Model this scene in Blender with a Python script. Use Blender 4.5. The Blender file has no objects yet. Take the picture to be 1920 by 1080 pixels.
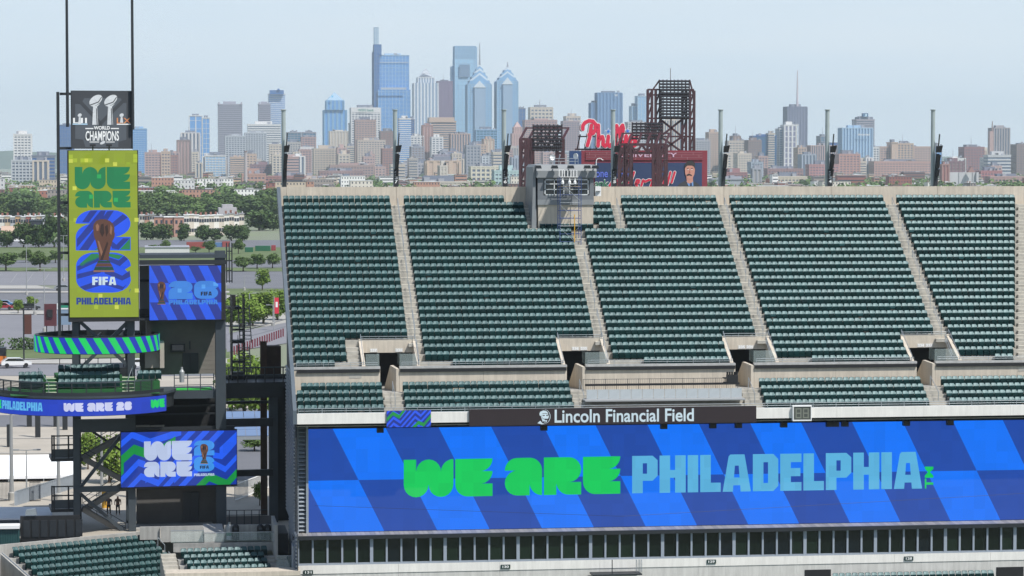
import bpy, math, random
from mathutils import Matrix, Vector
R = random.Random(7)
scene = bpy.context.scene
# ------------------------------------------------------------------ camera
CAM_H = 31.5; FPX = 5100.0; HORIZON = 305.0; YAW = math.radians(7.6)
PITCH = math.atan((540 - HORIZON) / FPX)
cd = bpy.data.cameras.new('camera'); cam = bpy.data.objects.new('camera', cd)
scene.collection.objects.link(cam); scene.camera = cam
cd.sensor_width = 36; cd.lens = FPX / 1920 * 36; cd.clip_start = 1; cd.clip_end = 60000
cam.location = (0, 0, CAM_H); cam.rotation_euler = (math.pi / 2 - PITCH, 0, -YAW)
# ------------------------------------------------------------------ world, sun, exposure
SUN_EL = math.radians(55); SUN_AZ = math.radians(140)      # azimuth from +Y, clockwise: behind the camera on its right
world = bpy.data.worlds.new('World'); scene.world = world; world.use_nodes = True
wn = world.node_tree.nodes; wl = world.node_tree.links
sky = wn.new('ShaderNodeTexSky'); sky.sky_type = 'NISHITA'; sky.sun_disc = False
sky.sun_elevation = SUN_EL; sky.sun_rotation = SUN_AZ
sky.air_density = 1.0; sky.dust_density = 0.6; sky.ozone_density = 2.5; sky.altitude = 0
bg = wn['Background']; bg.inputs[1].default_value = 0.118
# thin high veil of cloud over the whole sky, denser towards the horizon all round
tcw = wn.new('ShaderNodeTexCoord'); sx_ = wn.new('ShaderNodeSeparateXYZ'); wl.new(tcw.outputs['Generated'], sx_.inputs[0])
rmp = wn.new('ShaderNodeMapRange'); rmp.inputs[1].default_value = 0.0; rmp.inputs[2].default_value = 0.35; rmp.inputs[3].default_value = 0.94; rmp.inputs[4].default_value = 0.15
wl.new(sx_.outputs[2], rmp.inputs[0])
nzw = wn.new('ShaderNodeTexNoise'); nzw.inputs['Scale'].default_value = 5; nzw.inputs['Detail'].default_value = 6; mpw = wn.new('ShaderNodeMapping'); mpw.inputs['Scale'].default_value = (1, 1, 9); wl.new(tcw.outputs['Generated'], mpw.inputs[0]); wl.new(mpw.outputs[0], nzw.inputs[0])
vr = wn.new('ShaderNodeValToRGB'); vr.color_ramp.elements[0].position = .35; vr.color_ramp.elements[1].position = .65
vr.color_ramp.elements[0].color = (6.25, 7.35, 8.55, 1); vr.color_ramp.elements[1].color = (6.85, 7.7, 8.65, 1); wl.new(nzw.outputs[0], vr.inputs[0])
mxw = wn.new('ShaderNodeMix'); mxw.data_type = 'RGBA'; wl.new(rmp.outputs[0], mxw.inputs[0]); wl.new(sky.outputs[0], mxw.inputs[6]); wl.new(vr.outputs[0], mxw.inputs[7])
wl.new(mxw.outputs[2], bg.inputs[0])
sd = bpy.data.lights.new('sun', 'SUN'); sun = bpy.data.objects.new('sun', sd); scene.collection.objects.link(sun)
sd.energy = 4.85; sd.angle = math.radians(0.53); sd.color = (1, 0.965, 0.915)
sdir = Vector((math.sin(SUN_AZ) * math.cos(SUN_EL), math.cos(SUN_AZ) * math.cos(SUN_EL), math.sin(SUN_EL)))
sun.rotation_euler = sdir.to_track_quat('Z', 'Y').to_euler()
sun.location = (60, -60, 200)
vs = scene.view_settings
scene.display_settings.display_device = 'sRGB'
vs.view_transform = 'Standard'; vs.look = 'None'; vs.exposure = 0.0; vs.gamma = 1.0; vs.use_curve_mapping = False
scene.render.engine = 'CYCLES'
cy = scene.cycles
cy.use_denoising = True
try: cy.denoiser = 'OPENIMAGEDENOISE'
except Exception: pass
cy.max_bounces = 6; cy.diffuse_bounces = 3; cy.glossy_bounces = 3; cy.transmission_bounces = 4; cy.transparent_max_bounces = 12
cy.volume_bounces = 1; cy.caustics_reflective = False; cy.caustics_refractive = False; cy.sample_clamp_indirect = 6
cy.use_adaptive_sampling = False
# ------------------------------------------------------------------ geometry of the view: pixels of the 1920x1080 photo to points of the place
def ray(px, py):
    u = (px - 960) / FPX; w = (540 - py) / FPX
    h = math.cos(PITCH) + w * math.sin(PITCH); z = w * math.cos(PITCH) - math.sin(PITCH)
    return Vector((u * math.cos(YAW) + h * math.sin(YAW), -u * math.sin(YAW) + h * math.cos(YAW), z))
CAMP = Vector((0, 0, CAM_H))
class Frame:
    """a vertical wall plane: origin (x, y), turned by b; s along it, n behind it, z up"""
    def __init__(self, x, y, b=0.0):
        self.o = Vector((x, y, 0)); self.b = b
        self.ex = Vector((math.cos(b), math.sin(b), 0)); self.en = Vector((-math.sin(b), math.cos(b), 0))
    def w(self, s, n, z): return self.o + self.ex * s + self.en * n + Vector((0, 0, z))
    def at(self, px, py, n=0.0):
        r = ray(px, py); t = ((self.o - CAMP).dot(self.en) + n) / r.dot(self.en)
        return CAMP + r * t
    def sz(self, px, py, n=0.0):
        p = self.at(px, py, n); d = p - self.o
        return d.dot(self.ex), p.z
def onY(px, py, Y):
    r = ray(px, py); t = Y / r.y; return CAMP + r * t
def onZ(px, py, z=0.0):
    r = ray(px, py); t = (z - CAM_H) / r.z; return CAMP + r * t
def pxm(Y): return Y / FPX          # metres per pixel, about, at distance Y
# ------------------------------------------------------------------ materials
MATS = {}
def mat(name, col, rough=0.7, metal=0.0, var=0.0, scale=1.0, bump=0.0, streak=0.0, emit=None, es=1.0, alpha=1.0, trans=0.0, coat=0.0, spec=0.5, stretch=(1, 1, 1), col2=None, attr=False):
    if name in MATS: return MATS[name]
    m = bpy.data.materials.new(name); m.use_nodes = True; MATS[name] = m
    nt = m.node_tree; N = nt.nodes; L = nt.links; b = N['Principled BSDF']
    b.inputs['Roughness'].default_value = rough; b.inputs['Metallic'].default_value = metal
    b.inputs['Specular IOR Level'].default_value = spec
    if coat: b.inputs['Coat Weight'].default_value = coat
    if trans: b.inputs['Transmission Weight'].default_value = trans
    if alpha < 1: b.inputs['Alpha'].default_value = alpha
    c = tuple(col) + (1,)
    b.inputs['Base Color'].default_value = c
    if emit is not None:
        b.inputs['Emission Color'].default_value = tuple(emit) + (1,); b.inputs['Emission Strength'].default_value = es
    if var or streak or bump:
        tc = N.new('ShaderNodeTexCoord'); out = None
        if var:
            mp = N.new('ShaderNodeMapping'); L.new(tc.outputs['Object'], mp.inputs[0])
            mp.inputs['Scale'].default_value = stretch
            nz = N.new('ShaderNodeTexNoise'); nz.inputs['Scale'].default_value = scale; nz.inputs['Detail'].default_value = 6; nz.inputs['Roughness'].default_value = 0.65
            L.new(mp.outputs[0], nz.inputs['Vector'])
            rp = N.new('ShaderNodeValToRGB'); rp.color_ramp.elements[0].position = 0.3; rp.color_ramp.elements[1].position = 0.7
            c2 = col2 if col2 else tuple(min(1, v * (1 + var)) for v in col)
            rp.color_ramp.elements[0].color = tuple(v * (1 - var) for v in col) + (1,)
            rp.color_ramp.elements[1].color = tuple(c2) + (1,)
            L.new(nz.outputs[0], rp.inputs[0]); out = rp.outputs[0]
        if streak:
            mp = N.new('ShaderNodeMapping'); L.new(tc.outputs['Object'], mp.inputs[0]); mp.inputs['Scale'].default_value = (1.3, 1.3, 0.12)
            nz = N.new('ShaderNodeTexNoise'); nz.inputs['Scale'].default_value = 2.2; nz.inputs['Detail'].default_value = 8; nz.inputs['Roughness'].default_value = 0.75
            L.new(mp.outputs[0], nz.inputs['Vector'])
            rp = N.new('ShaderNodeValToRGB'); rp.color_ramp.elements[0].position = 0.35; rp.color_ramp.elements[1].position = 0.62
            rp.color_ramp.elements[0].color = (1 - streak,) * 3 + (1,); rp.color_ramp.elements[1].color = (1, 1, 1, 1)
            L.new(nz.outputs[0], rp.inputs[0])
            mx = N.new('ShaderNodeMix'); mx.data_type = 'RGBA'; mx.blend_type = 'MULTIPLY'; mx.inputs[0].default_value = 1
            if out: L.new(out, mx.inputs[6])
            else: mx.inputs[6].default_value = c
            L.new(rp.outputs[0], mx.inputs[7]); out = mx.outputs[2]
        if out: L.new(out, b.inputs['Base Color'])
        if bump:
            nz = N.new('ShaderNodeTexNoise'); nz.inputs['Scale'].default_value = scale * 6; nz.inputs['Detail'].default_value = 5
            L.new(tc.outputs['Object'], nz.inputs['Vector'])
            bp = N.new('ShaderNodeBump'); bp.inputs['Strength'].default_value = bump; bp.inputs['Distance'].default_value = 0.05
            L.new(nz.outputs[0], bp.inputs['Height']); L.new(bp.outputs[0], b.inputs['Normal'])
    if attr:      # small piece-to-piece difference of the material, stored per corner
        at = N.new('ShaderNodeAttribute'); at.attribute_name = 'tone'
        src = b.inputs['Base Color'].links[0].from_socket if b.inputs['Base Color'].links else None
        mx = N.new('ShaderNodeMix'); mx.data_type = 'RGBA'; mx.blend_type = 'MULTIPLY'; mx.inputs[0].default_value = 1
        if src: L.new(src, mx.inputs[6])
        else: mx.inputs[6].default_value = c
        L.new(at.outputs['Color'], mx.inputs[7]); L.new(mx.outputs[2], b.inputs['Base Color'])
    return m
def srgb(r, g, b):
    f = lambda v: (v / 255 / 12.92) if v <= 10.3 else ((v / 255 + 0.055) / 1.055) ** 2.4
    return (f(r), f(g), f(b))
def led(name, r, g, b, k=0.92):
    if 'led_' + name in MATS: return MATS['led_' + name]
    c = srgb(r, g, b); m = mat('led_' + name, (0.015, 0.015, 0.016), 0.55, emit=c, es=k, spec=0.25)
    N = m.node_tree.nodes; L = m.node_tree.links          # slight mismatch from module to module
    tc = N.new('ShaderNodeTexCoord'); sc = N.new('ShaderNodeVectorMath'); sc.operation = 'SCALE'; sc.inputs[3].default_value = 1.05
    fl = N.new('ShaderNodeVectorMath'); fl.operation = 'FLOOR'; wn_ = N.new('ShaderNodeTexWhiteNoise'); mr = N.new('ShaderNodeMapRange')
    mr.inputs[3].default_value = k * .935; mr.inputs[4].default_value = k * 1.035
    L.new(tc.outputs['Object'], sc.inputs[0]); L.new(sc.outputs[0], fl.inputs[0]); L.new(fl.outputs[0], wn_.inputs[0]); L.new(wn_.outputs[0], mr.inputs[0]); L.new(mr.outputs[0], N['Principled BSDF'].inputs['Emission Strength'])
    return m
# ------------------------------------------------------------------ mesh building, always in world coordinates
ROOTM = {}
def rootm(o): return ROOTM.get(o, Matrix.Identity(4))
def setprops(o, label=None, cat=None, group=None, kind=None):
    if label: o['label'] = label
    if cat: o['category'] = cat
    if group: o['group'] = group
    if kind: o['kind'] = kind
    return o
def thing(name, label, cat, loc, rz=0.0, group=None):
    o = bpy.data.objects.new(name, None); scene.collection.objects.link(o); o.empty_display_size = 0.5
    o.location = loc; o.rotation_euler = (0, 0, rz)
    ROOTM[o] = Matrix.Translation(Vector(loc)) @ Matrix.Rotation(rz, 4, 'Z')
    return setprops(o, label, cat, group)
class MB:
    def __init__(self): self.v = []; self.f = []; self.t = []; self.tone = None
    def add(self, vs, fs):
        k = len(self.v); self.v.extend([tuple(x) for x in vs])
        for f in fs:
            self.f.append(tuple(k + i for i in f)); self.t.append(self.tone)
        return self
    def hexa(self, p):       # 8 points: bottom 0-3, top 4-7
        return self.add(p, [(3, 2, 1, 0), (4, 5, 6, 7), (0, 1, 5, 4), (1, 2, 6, 5), (2, 3, 7, 6), (3, 0, 4, 7)])
    def box(self, x0, x1, y0, y1, z0, z1):
        return self.hexa([(x0, y0, z0), (x1, y0, z0), (x1, y1, z0), (x0, y1, z0), (x0, y0, z1), (x1, y0, z1), (x1, y1, z1), (x0, y1, z1)])
    def fbox(self, fr, s0, s1, n0, n1, z0, z1):
        w = fr.w
        return self.hexa([w(s0, n0, z0), w(s1, n0, z0), w(s1, n1, z0), w(s0, n1, z0), w(s0, n0, z1), w(s1, n0, z1), w(s1, n1, z1), w(s0, n1, z1)])
    def beam(self, a, b, w, h=None, up=Vector((0, 0, 1))):
        h = h or w; a = Vector(a); b = Vector(b); d = (b - a).normalized()
        x = d.cross(up)
        if x.length < 1e-4: x = d.cross(Vector((0, 1, 0)))
        x.normalize(); y = x.cross(d)
        c = [(-w / 2, -h / 2), (w / 2, -h / 2), (w / 2, h / 2), (-w / 2, h / 2)]
        return self.hexa([a + x * i + y * j for i, j in c] + [b + x * i + y * j for i, j in c])
    def tube(self, a, b, r, n=8, r2=None):
        r2 = r if r2 is None else r2
        a = Vector(a); b = Vector(b); d = (b - a).normalized(); x = d.orthogonal().normalized(); y = d.cross(x)
        ring = lambda c, q: [c + (x * math.cos(2 * math.pi * i / n) + y * math.sin(2 * math.pi * i / n)) * q for i in range(n)]
        fs = [(i, (i + 1) % n, n + (i + 1) % n, n + i) for i in range(n)] + [tuple(range(n - 1, -1, -1)), tuple(range(n, 2 * n))]
        return self.add(ring(a, r) + ring(b, r2), fs)
    def path(self, pts, r, n=6):
        for a, b in zip(pts, pts[1:]): self.tube(a, b, r, n)
        return self
    def prism(self, poly, fn, d0, d1):   # poly: list of 2D points; fn(u, v, d) -> world
        n = len(poly)
        return self.add([fn(u, v, d0) for u, v in poly] + [fn(u, v, d1) for u, v in poly],
                        [tuple(range(n)), tuple(range(2 * n - 1, n - 1, -1))] + [(i, n + i, n + (i + 1) % n, (i + 1) % n) for i in range(n)])
    def lathe(self, c, prof, n=12):      # prof: (r, z)
        k = len(prof); vs = []
        for r, z in prof: vs += [(c[0] + r * math.cos(2 * math.pi * i / n), c[1] + r * math.sin(2 * math.pi * i / n), c[2] + z) for i in range(n)]
        fs = [(j * n + i, j * n + (i + 1) % n, (j + 1) * n + (i + 1) % n, (j + 1) * n + i) for j in range(k - 1) for i in range(n)]
        fs += [tuple(range(n - 1, -1, -1)), tuple(range((k - 1) * n, k * n))]
        return self.add(vs, fs)
    def mesh(self, name, mtl, m=None, smooth=False):
        me = bpy.data.meshes.new(name)
        vs = self.v
        if m is not None:
            im = m.inverted(); vs = [im @ Vector(v) for v in vs]
        me.from_pydata([tuple(v) for v in vs], [], self.f)
        for q in (mtl if isinstance(mtl, (list, tuple)) else [mtl]): me.materials.append(q)
        if any(t is not None for t in self.t):
            at = me.attributes.new('tone', 'FLOAT_COLOR', 'CORNER'); buf = []
            for f, t in zip(self.f, self.t):
                t = t if t is not None else (1, 1, 1); buf.extend((t[0], t[1], t[2], 1.0) * len(f))
            at.data.foreach_set('color', buf)
        if smooth:
            for p in me.polygons: p.use_smooth = True
        me.update(); return me
    def build(self, name, mtl, parent=None, smooth=False, label=None, cat=None, group=None, kind=None):
        m = rootm(parent) if parent is not None else None
        base = None
        if parent is None and self.v:
            xs = [v[0] for v in self.v]; ys = [v[1] for v in self.v]; zs = [v[2] for v in self.v]
            base = Matrix.Translation(((min(xs) + max(xs)) / 2, (min(ys) + max(ys)) / 2, min(zs))); m = base
        o = bpy.data.objects.new(name, self.mesh(name, mtl, m, smooth)); scene.collection.objects.link(o)
        if parent is not None: o.parent = parent; ROOTM[o] = m
        else: o.matrix_world = base; ROOTM[o] = base
        return setprops(o, label, cat, group, kind)
def link(name, me, loc=(0, 0, 0), rz=0.0, parent=None, sc=None):
    o = bpy.data.objects.new(name, me); scene.collection.objects.link(o); o.location = loc; o.rotation_euler = (0, 0, rz)
    if sc is not None: o.scale = sc
    if parent is not None: o.parent = parent
    return o
# ------------------------------------------------------------------ flat lettering and marks
_tc = {}
def text2d(s, bold=0.0, shear=0.0):
    k = (s, bold, shear)
    if k in _tc: return _tc[k]
    c = bpy.data.curves.new('t', 'FONT'); c.body = s; c.offset = bold; c.shear = shear; c.resolution_u = 4; c.fill_mode = 'FRONT'
    o = bpy.data.objects.new('t', c); scene.collection.objects.link(o)
    bpy.context.view_layer.update()
    me = bpy.data.meshes.new_from_object(o.evaluated_get(bpy.context.evaluated_depsgraph_get()))
    vs = [(v.co.x, v.co.y) for v in me.vertices]; fs = [tuple(p.vertices) for p in me.polygons]
    bpy.data.objects.remove(o); bpy.data.curves.remove(c); bpy.data.meshes.remove(me)
    x0 = min(v[0] for v in vs); x1 = max(v[0] for v in vs); y0 = min(v[1] for v in vs); y1 = max(v[1] for v in vs)
    vs = [((v[0] - x0) / (x1 - x0), (v[1] - y0) / (y1 - y0)) for v in vs]
    _tc[k] = (vs, fs); return _tc[k]
def arc(cx, cy, r, a0, a1, n=10):
    return [(cx + r * math.cos(math.radians(a0 + (a1 - a0) * i / n)), cy + r * math.sin(math.radians(a0 + (a1 - a0) * i / n))) for i in range(n + 1)]
T3 = 1 / 3.
FAT = {   # the rounded heavy letters: width, outline
    'W': (4 * T3, [(0, 1), (T3, 1), (T3, .70)] + arc(2 * T3, 2 * T3, T3, 175, 0) + arc(4 * T3, 2 * T3, T3, 180, 90) + arc(1, T3, T3, 0, -180) + arc(T3, T3, T3, 0, -180)),
    'E': (1, [(0, 1)] + arc(2 * T3, 1, T3, 0, -85) + [(1, 2 * T3)] + arc(2 * T3, 2 * T3, T3, 0, -85) + [(1, T3), (1, 0)] + arc(T3, T3, T3, -90, -180)),
    'A': (1, arc(T3, 2 * T3, T3, 180, 90) + arc(2 * T3, 2 * T3, T3, 90, 0) + arc(1, T3, T3, -90, -175) + [(2 * T3, 0)] + arc(T3, T3, T3, -90, -265)),
    'R': (1, [(0, 0), (0, 1)] + arc(2 * T3, 2 * T3, T3, 90, -85) + [(1, T3), (1, 0)] + arc(2 * T3, T3, T3, -90, -175) + [(T3, 0)]),
    '2': (1, arc(T3, 2 * T3, T3, 180, 90) + arc(2 * T3, 2 * T3, T3, 90, -80) + [(1, T3), (1, 0), (0, 0)] + arc(T3, T3, T3, 180, 97)),
    '6': (1, arc(T3, 2 * T3, T3, 180, 90) + arc(2 * T3, 2 * T3, T3, 90, 0) + [(.72, .655)] + arc(2 * T3, T3, T3, 82, -90) + arc(T3, T3, T3, -90, -180)),
}
BLK = {   # the heavy narrow capitals, as pieces without overlap
    'P': (.72, [[(0, 0), (.3, 0), (.3, 1), (0, 1)], [(.3, .33), (.58, .33), (.72, .46), (.72, .52), (.3, .52)], [(.42, .52), (.72, .52), (.72, .80), (.42, .80)], [(.3, .80), (.72, .80), (.72, .88), (.58, 1), (.3, 1)]]),
    'H': (.74, [[(0, 0), (.3, 0), (.3, 1), (0, 1)], [(.44, 0), (.74, 0), (.74, 1), (.44, 1)], [(.3, .40), (.44, .40), (.44, .61), (.3, .61)]]),
    'I': (.3, [[(0, 0), (.3, 0), (.3, 1), (0, 1)]]),
    'L': (.58, [[(0, 0), (.3, 0), (.3, 1), (0, 1)], [(.3, 0), (.58, 0), (.58, .25), (.3, .25)]]),
    'A': (.80, [[(0, 0), (.29, 0), (.37, 1), (.22, 1), (.17, .95)], [(.51, 0), (.80, 0), (.62, 1), (.43, 1)], [(.304, .17), (.496, .17), (.478, .38), (.32, .38)], [(.345, .70), (.454, .70), (.43, 1), (.37, 1)]]),
    'D': (.72, [[(0, 0), (.3, 0), (.3, 1), (0, 1)], [(.3, 0), (.58, 0), (.72, .14), (.72, .22), (.3, .22)], [(.43, .22), (.72, .22), (.72, .78), (.43, .78)], [(.3, .78), (.72, .78), (.72, .86), (.58, 1), (.3, 1)]]),
    'E': (.60, [[(0, 0), (.3, 0), (.3, 1), (0, 1)], [(.3, 0), (.60, 0), (.60, .23), (.3, .23)], [(.3, .39), (.57, .39), (.57, .61), (.3, .61)], [(.3, .77), (.60, .77), (.60, 1), (.3, 1)]]),
    'F': (.60, [[(0, 0), (.3, 0), (.3, 1), (0, 1)], [(.3, .36), (.57, .36), (.57, .58), (.3, .58)], [(.3, .77), (.60, .77), (.60, 1), (.3, 1)]]),
}
def word(s, font, gap=0.06, space=0.5):
    """polygons of a word in a box of 1 x 1"""
    out = []; x = 0
    for ch in s:
        if ch == ' ': x += space; continue
        w, ps = font[ch]
        if font is FAT: ps = [ps]
        for p in ps: out.append([(x + u, v) for u, v in p])
        x += w + gap
    W = x - gap
    return [[(u / W, v) for u, v in p] for p in out]
class Art:
    """flat marks on a plane; coordinates are photo pixels laid onto that plane"""
    def __init__(self, fr, n=0.0): self.fr = fr; self.n = n; self.m = {}; self.k = 0
    def _mb(self, key): return self.m.setdefault(key, MB())
    def poly(self, key, pts, lift):
        self._mb(key).add([self.fr.at(x, y, self.n - lift) for x, y in pts], [tuple(range(len(pts)))])
    def quadmap(self, q):   # q: bl, br, tr, tl in px
        return lambda u, v: tuple(q[0][i] * (1 - u) * (1 - v) + q[1][i] * u * (1 - v) + q[2][i] * u * v + q[3][i] * (1 - u) * v for i in (0, 1))
    def word(self, key, s, font, q, lift, gap=0.06, space=0.5):
        f = self.quadmap(q)
        for p in word(s, font, gap, space): self.poly(key, [f(u, v) for u, v in p], lift)
    def text(self, key, s, q, lift, bold=0.02, shear=0.0):
        f = self.quadmap(q); vs, fs = text2d(s, bold, shear)
        self._mb(key).add([self.fr.at(*f(u, v), self.n - lift) for u, v in vs], fs)
    def build(self, parent, mats, names):
        for key, mb in self.m.items(): mb.build(names.get(key, key), mats[key], parent)
def rectq(x0, y0, x1, y1, sl=0.0):   # px box, top y0, bottom y1; sl: rise in px from left to right
    return [(x0, y1), (x1, y1 - sl), (x1, y0 - sl), (x0, y0)]
def clip(poly, win):   # convex window, counter-clockwise or clockwise in px
    def area(p): return sum(a[0] * b[1] - b[0] * a[1] for a, b in zip(p, p[1:] + p[:1]))
    if area(win) < 0: win = win[::-1]
    for a, b in zip(win, win[1:] + win[:1]):
        if not poly: return []
        out = []
        ins = lambda p: (b[0] - a[0]) * (p[1] - a[1]) - (b[1] - a[1]) * (p[0] - a[0]) >= -1e-9
        for p, q in zip(poly, poly[1:] + poly[:1]):
            ip, iq = ins(p), ins(q)
            if ip != iq:
                d1 = (b[0] - a[0]) * (p[1] - a[1]) - (b[1] - a[1]) * (p[0] - a[0]); d2 = (b[0] - a[0]) * (q[1] - a[1]) - (b[1] - a[1]) * (q[0] - a[0])
                t = d1 / (d1 - d2); x = (p[0] + (q[0] - p[0]) * t, p[1] + (q[1] - p[1]) * t)
                if ip: out.append(p)
                out.append(x)
            elif ip: out.append(p)
        poly = out
    return poly
# ------------------------------------------------------------------ shared materials
CONC = mat('concrete_beige', srgb(203, 192, 175), 0.85, var=0.09, scale=0.5, bump=0.1, streak=0.22)
CONC_L = mat('concrete_white', srgb(232, 229, 222), 0.8, var=0.05, scale=0.7, bump=0.08, streak=0.13)
CONC_G = mat('concrete_grey', srgb(170, 168, 162), 0.85, var=0.10, scale=0.9, bump=0.1, streak=0.25)
STEP = mat('concrete_step', srgb(174, 169, 158), 0.9, var=0.2, scale=1.6, bump=0.1)
STEEL = mat('steel_charcoal', srgb(58, 66, 72), 0.5, var=0.12, scale=0.8)
STEEL_D = mat('steel_dark', srgb(36, 40, 44), 0.5, var=0.15, scale=1.0)
BLACK = mat('black_paint', (0.012, 0.012, 0.013), 0.55)
GALV = mat('galvanised', srgb(165, 172, 176), 0.4, metal=0.6, var=0.1, scale=3)
ALU = mat('grey_aluminium', srgb(150, 158, 166), 0.5, var=0.08, scale=1.5)
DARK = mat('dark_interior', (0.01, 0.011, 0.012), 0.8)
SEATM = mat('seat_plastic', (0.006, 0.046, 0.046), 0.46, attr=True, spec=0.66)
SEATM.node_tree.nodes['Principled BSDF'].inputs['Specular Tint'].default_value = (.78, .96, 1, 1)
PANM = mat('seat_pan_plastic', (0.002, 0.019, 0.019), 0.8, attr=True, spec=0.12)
WHITE = mat('white_paint', (0.78, 0.78, 0.76), 0.6)
PANE = mat('dark_glass', (0.006, 0.011, 0.009), 0.06, spec=0.6)
CLEAR = mat('clear_glass', (0.72, 0.86, 0.82), 0.03, alpha=0.12, spec=0.6)
# ================================================================== THE GRANDSTAND
FS = Frame(0, 215.0)                       # front plane of the stand
XL = onY(557, 780, 215).x; XR = 86.0
GS = thing('grandstand', 'long two-level concrete grandstand with dark green seats and vertical aisles', 'grandstand', (XL, 215, -10))
UY, UZ, UD, UR = 219.9, 14.62, 0.84, 0.57          # upper tier: first row, going, rise
LY, LZ, LR = 215.5, 11.36, 0.52
NU = 24
def rowy(k): return UY + UD * k
def rowz(k): return UZ + UR * k
AISW = 1.2
aX = {}
def axat(px, py, k): return onY(px, py, rowy(k)).x
a1 = axat(745, 372, 23); a2 = axat(1086, 440, 18); a3 = axat(994, 380, 22); a4 = axat(1158, 380, 22)
a5 = axat(1357, 372, 23); a6 = axat(1671, 372, 23)
voms = []
for (pl, pr, g0, g1, nums) in ((679, 774, 713, 749, ('237', '236')), (1048, 1125, 1063, 1098, ('236', '235')), (1359, 1437, 1379, 1414, ('235', '234')), (1693, 1775, 1719, 1754, ('234', '233'))):
    voms.append((onY(pl, 640, rowy(4)).x, onY(pr, 640, rowy(4)).x, onY(g0, 690, 219.5).x, onY(g1, 690, 219.5).x, nums))
PBX0 = onY(1003, 400, rowy(19)).x; PBX1 = onY(1114, 400, rowy(19)).x     # the small booth
def a7(k):                                   # skewed aisle of the corner
    return onY(1911, 372 + (23 - k) * 13.1, rowy(k)).x + .5
def cut_struct(k):
    c = []
    if k < 4: c += [(v[0] - .3, v[1] + .3) for v in voms]
    if k >= 20: c.append((PBX0, PBX1))
    return sorted(c)
def aisles(k):
    c = [(a1, AISW), (a5, AISW), (a6, AISW), (a7(k), 1.5)]
    if k < 19: c.append((a2, AISW))
    elif k >= 19: c += [(a3, 1.0), (a4, 1.0)]
    return c
def gaps(cuts, x0, x1):
    out = []; x = x0
    for a, b in sorted(cuts):
        if a > x: out.append((x, min(a, x1)))
        x = max(x, b)
        if x >= x1: break
    if x < x1: out.append((x, x1))
    return out
m = MB(); st = MB(); nos = MB()
for k in range(NU):
    for a, b in gaps(cut_struct(k), XL, XR):
        m.box(a, b, rowy(k), rowy(k) + UD + .05, rowz(k) - UR - .25, rowz(k))
    for c, w in aisles(k):      # half steps of the aisle stairs
        if any(a < c < b for a, b in cut_struct(k)): continue
        st.box(c - w / 2 + .04, c + w / 2 - .04, rowy(k) - UD * .5, rowy(k) + .01, rowz(k) - UR + .01, rowz(k) - UR / 2)
        nos.box(c - w / 2 + .06, c + w / 2 - .06, rowy(k) - .012, rowy(k) + .11, rowz(k) - .03, rowz(k) + .006); nos.box(c - w / 2 + .06, c + w / 2 - .06, rowy(k) - UD * .5 - .012, rowy(k) - UD * .5 + .1, rowz(k) - UR / 2 - .03, rowz(k) - UR / 2 + .006)
    if k < 4:
        v = voms[0]; c = v[0] - .3 - .55
        st.box(c - .5, c + .5, rowy(k) - UD * .5, rowy(k) + .01, rowz(k) - UR + .01, rowz(k) - UR / 2)
for a, b in gaps([(v[0] - .3, v[1] + .3) for v in voms], XL, XR): m.box(a, b, 219.81, 219.9, UZ - .9, UZ - .02)
nos.build('step_edges', mat('nosing_sunlit', srgb(222, 216, 200), .8, var=.08, scale=3), GS, kind='stuff'); m.build('upper_tier', STEP, GS); st.build('aisle_steps', mat('concrete_aisle', srgb(172, 168, 158), 0.9, var=0.22, scale=1.2, bump=.1), GS, kind='stuff')  # pale edge strips added so the treads look sunlit against the risers
# lower tier
m = MB(); st = MB()
for k in range(4):
    m.box(XL, XR, LY + UD * k, LY + UD * (k + 1) + (.8 if k == 3 else .02), LZ + LR * (k - 1) - .3, LZ + LR * k)
    for v in voms:
        c = (v[2] + v[3]) / 2 + .12 - .12 * (3 - k) * 0
        if k: st.box(c - .72, c + .72, LY + UD * (k - .5), LY + UD * k + .01, LZ + LR * (k - 1) + .01, LZ + LR * (k - .5))
m.build('lower_tier', STEP, GS); st.build('aisle_steps', MATS['concrete_aisle'], GS, kind='stuff')
# wall between the tiers, broken by the four openings
xs = [XL] + [x for v in voms for x in (v[2], v[3])] + [XR]
for i in range(0, len(xs), 2):
    a, b = xs[i], xs[i + 1]
    n = max(1, round((b - a) / 6.5)); m = MB(); j = MB(); cop = MB()
    for q in range(n):
        p0 = a + (b - a) * q / n + .008; p1 = a + (b - a) * (q + 1) / n - .008
        m = MB(); m.box(p0, p1, 219.5, 219.8, LZ + 3 * LR - .05, 14.78); m.build('wall_panel', CONC, GS)
    MB().box(a, b, 219.44, 219.95, 14.80, 14.98).build('coping', mat('coping_metal', srgb(186, 184, 180), 0.5, metal=.3, var=.2, scale=2), GS)
    MB().box(a + (.25 if i == 0 else .05), b - .05, 219.34, 219.46, 14.52, 14.77).build('rail_channel', BLACK, GS)
    m = MB(); rl = a + .2; rr = b - .2
    for z in (15.16, 15.32): m.tube((rl, 219.6, z), (rr, 219.6, z), .022, 6)
    q = rl
    while q < rr: m.tube((q, 219.6, 14.98), (q, 219.6, 15.33), .022, 6); q += 2.2
    m.build('guard_rail', GALV, GS)
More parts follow.
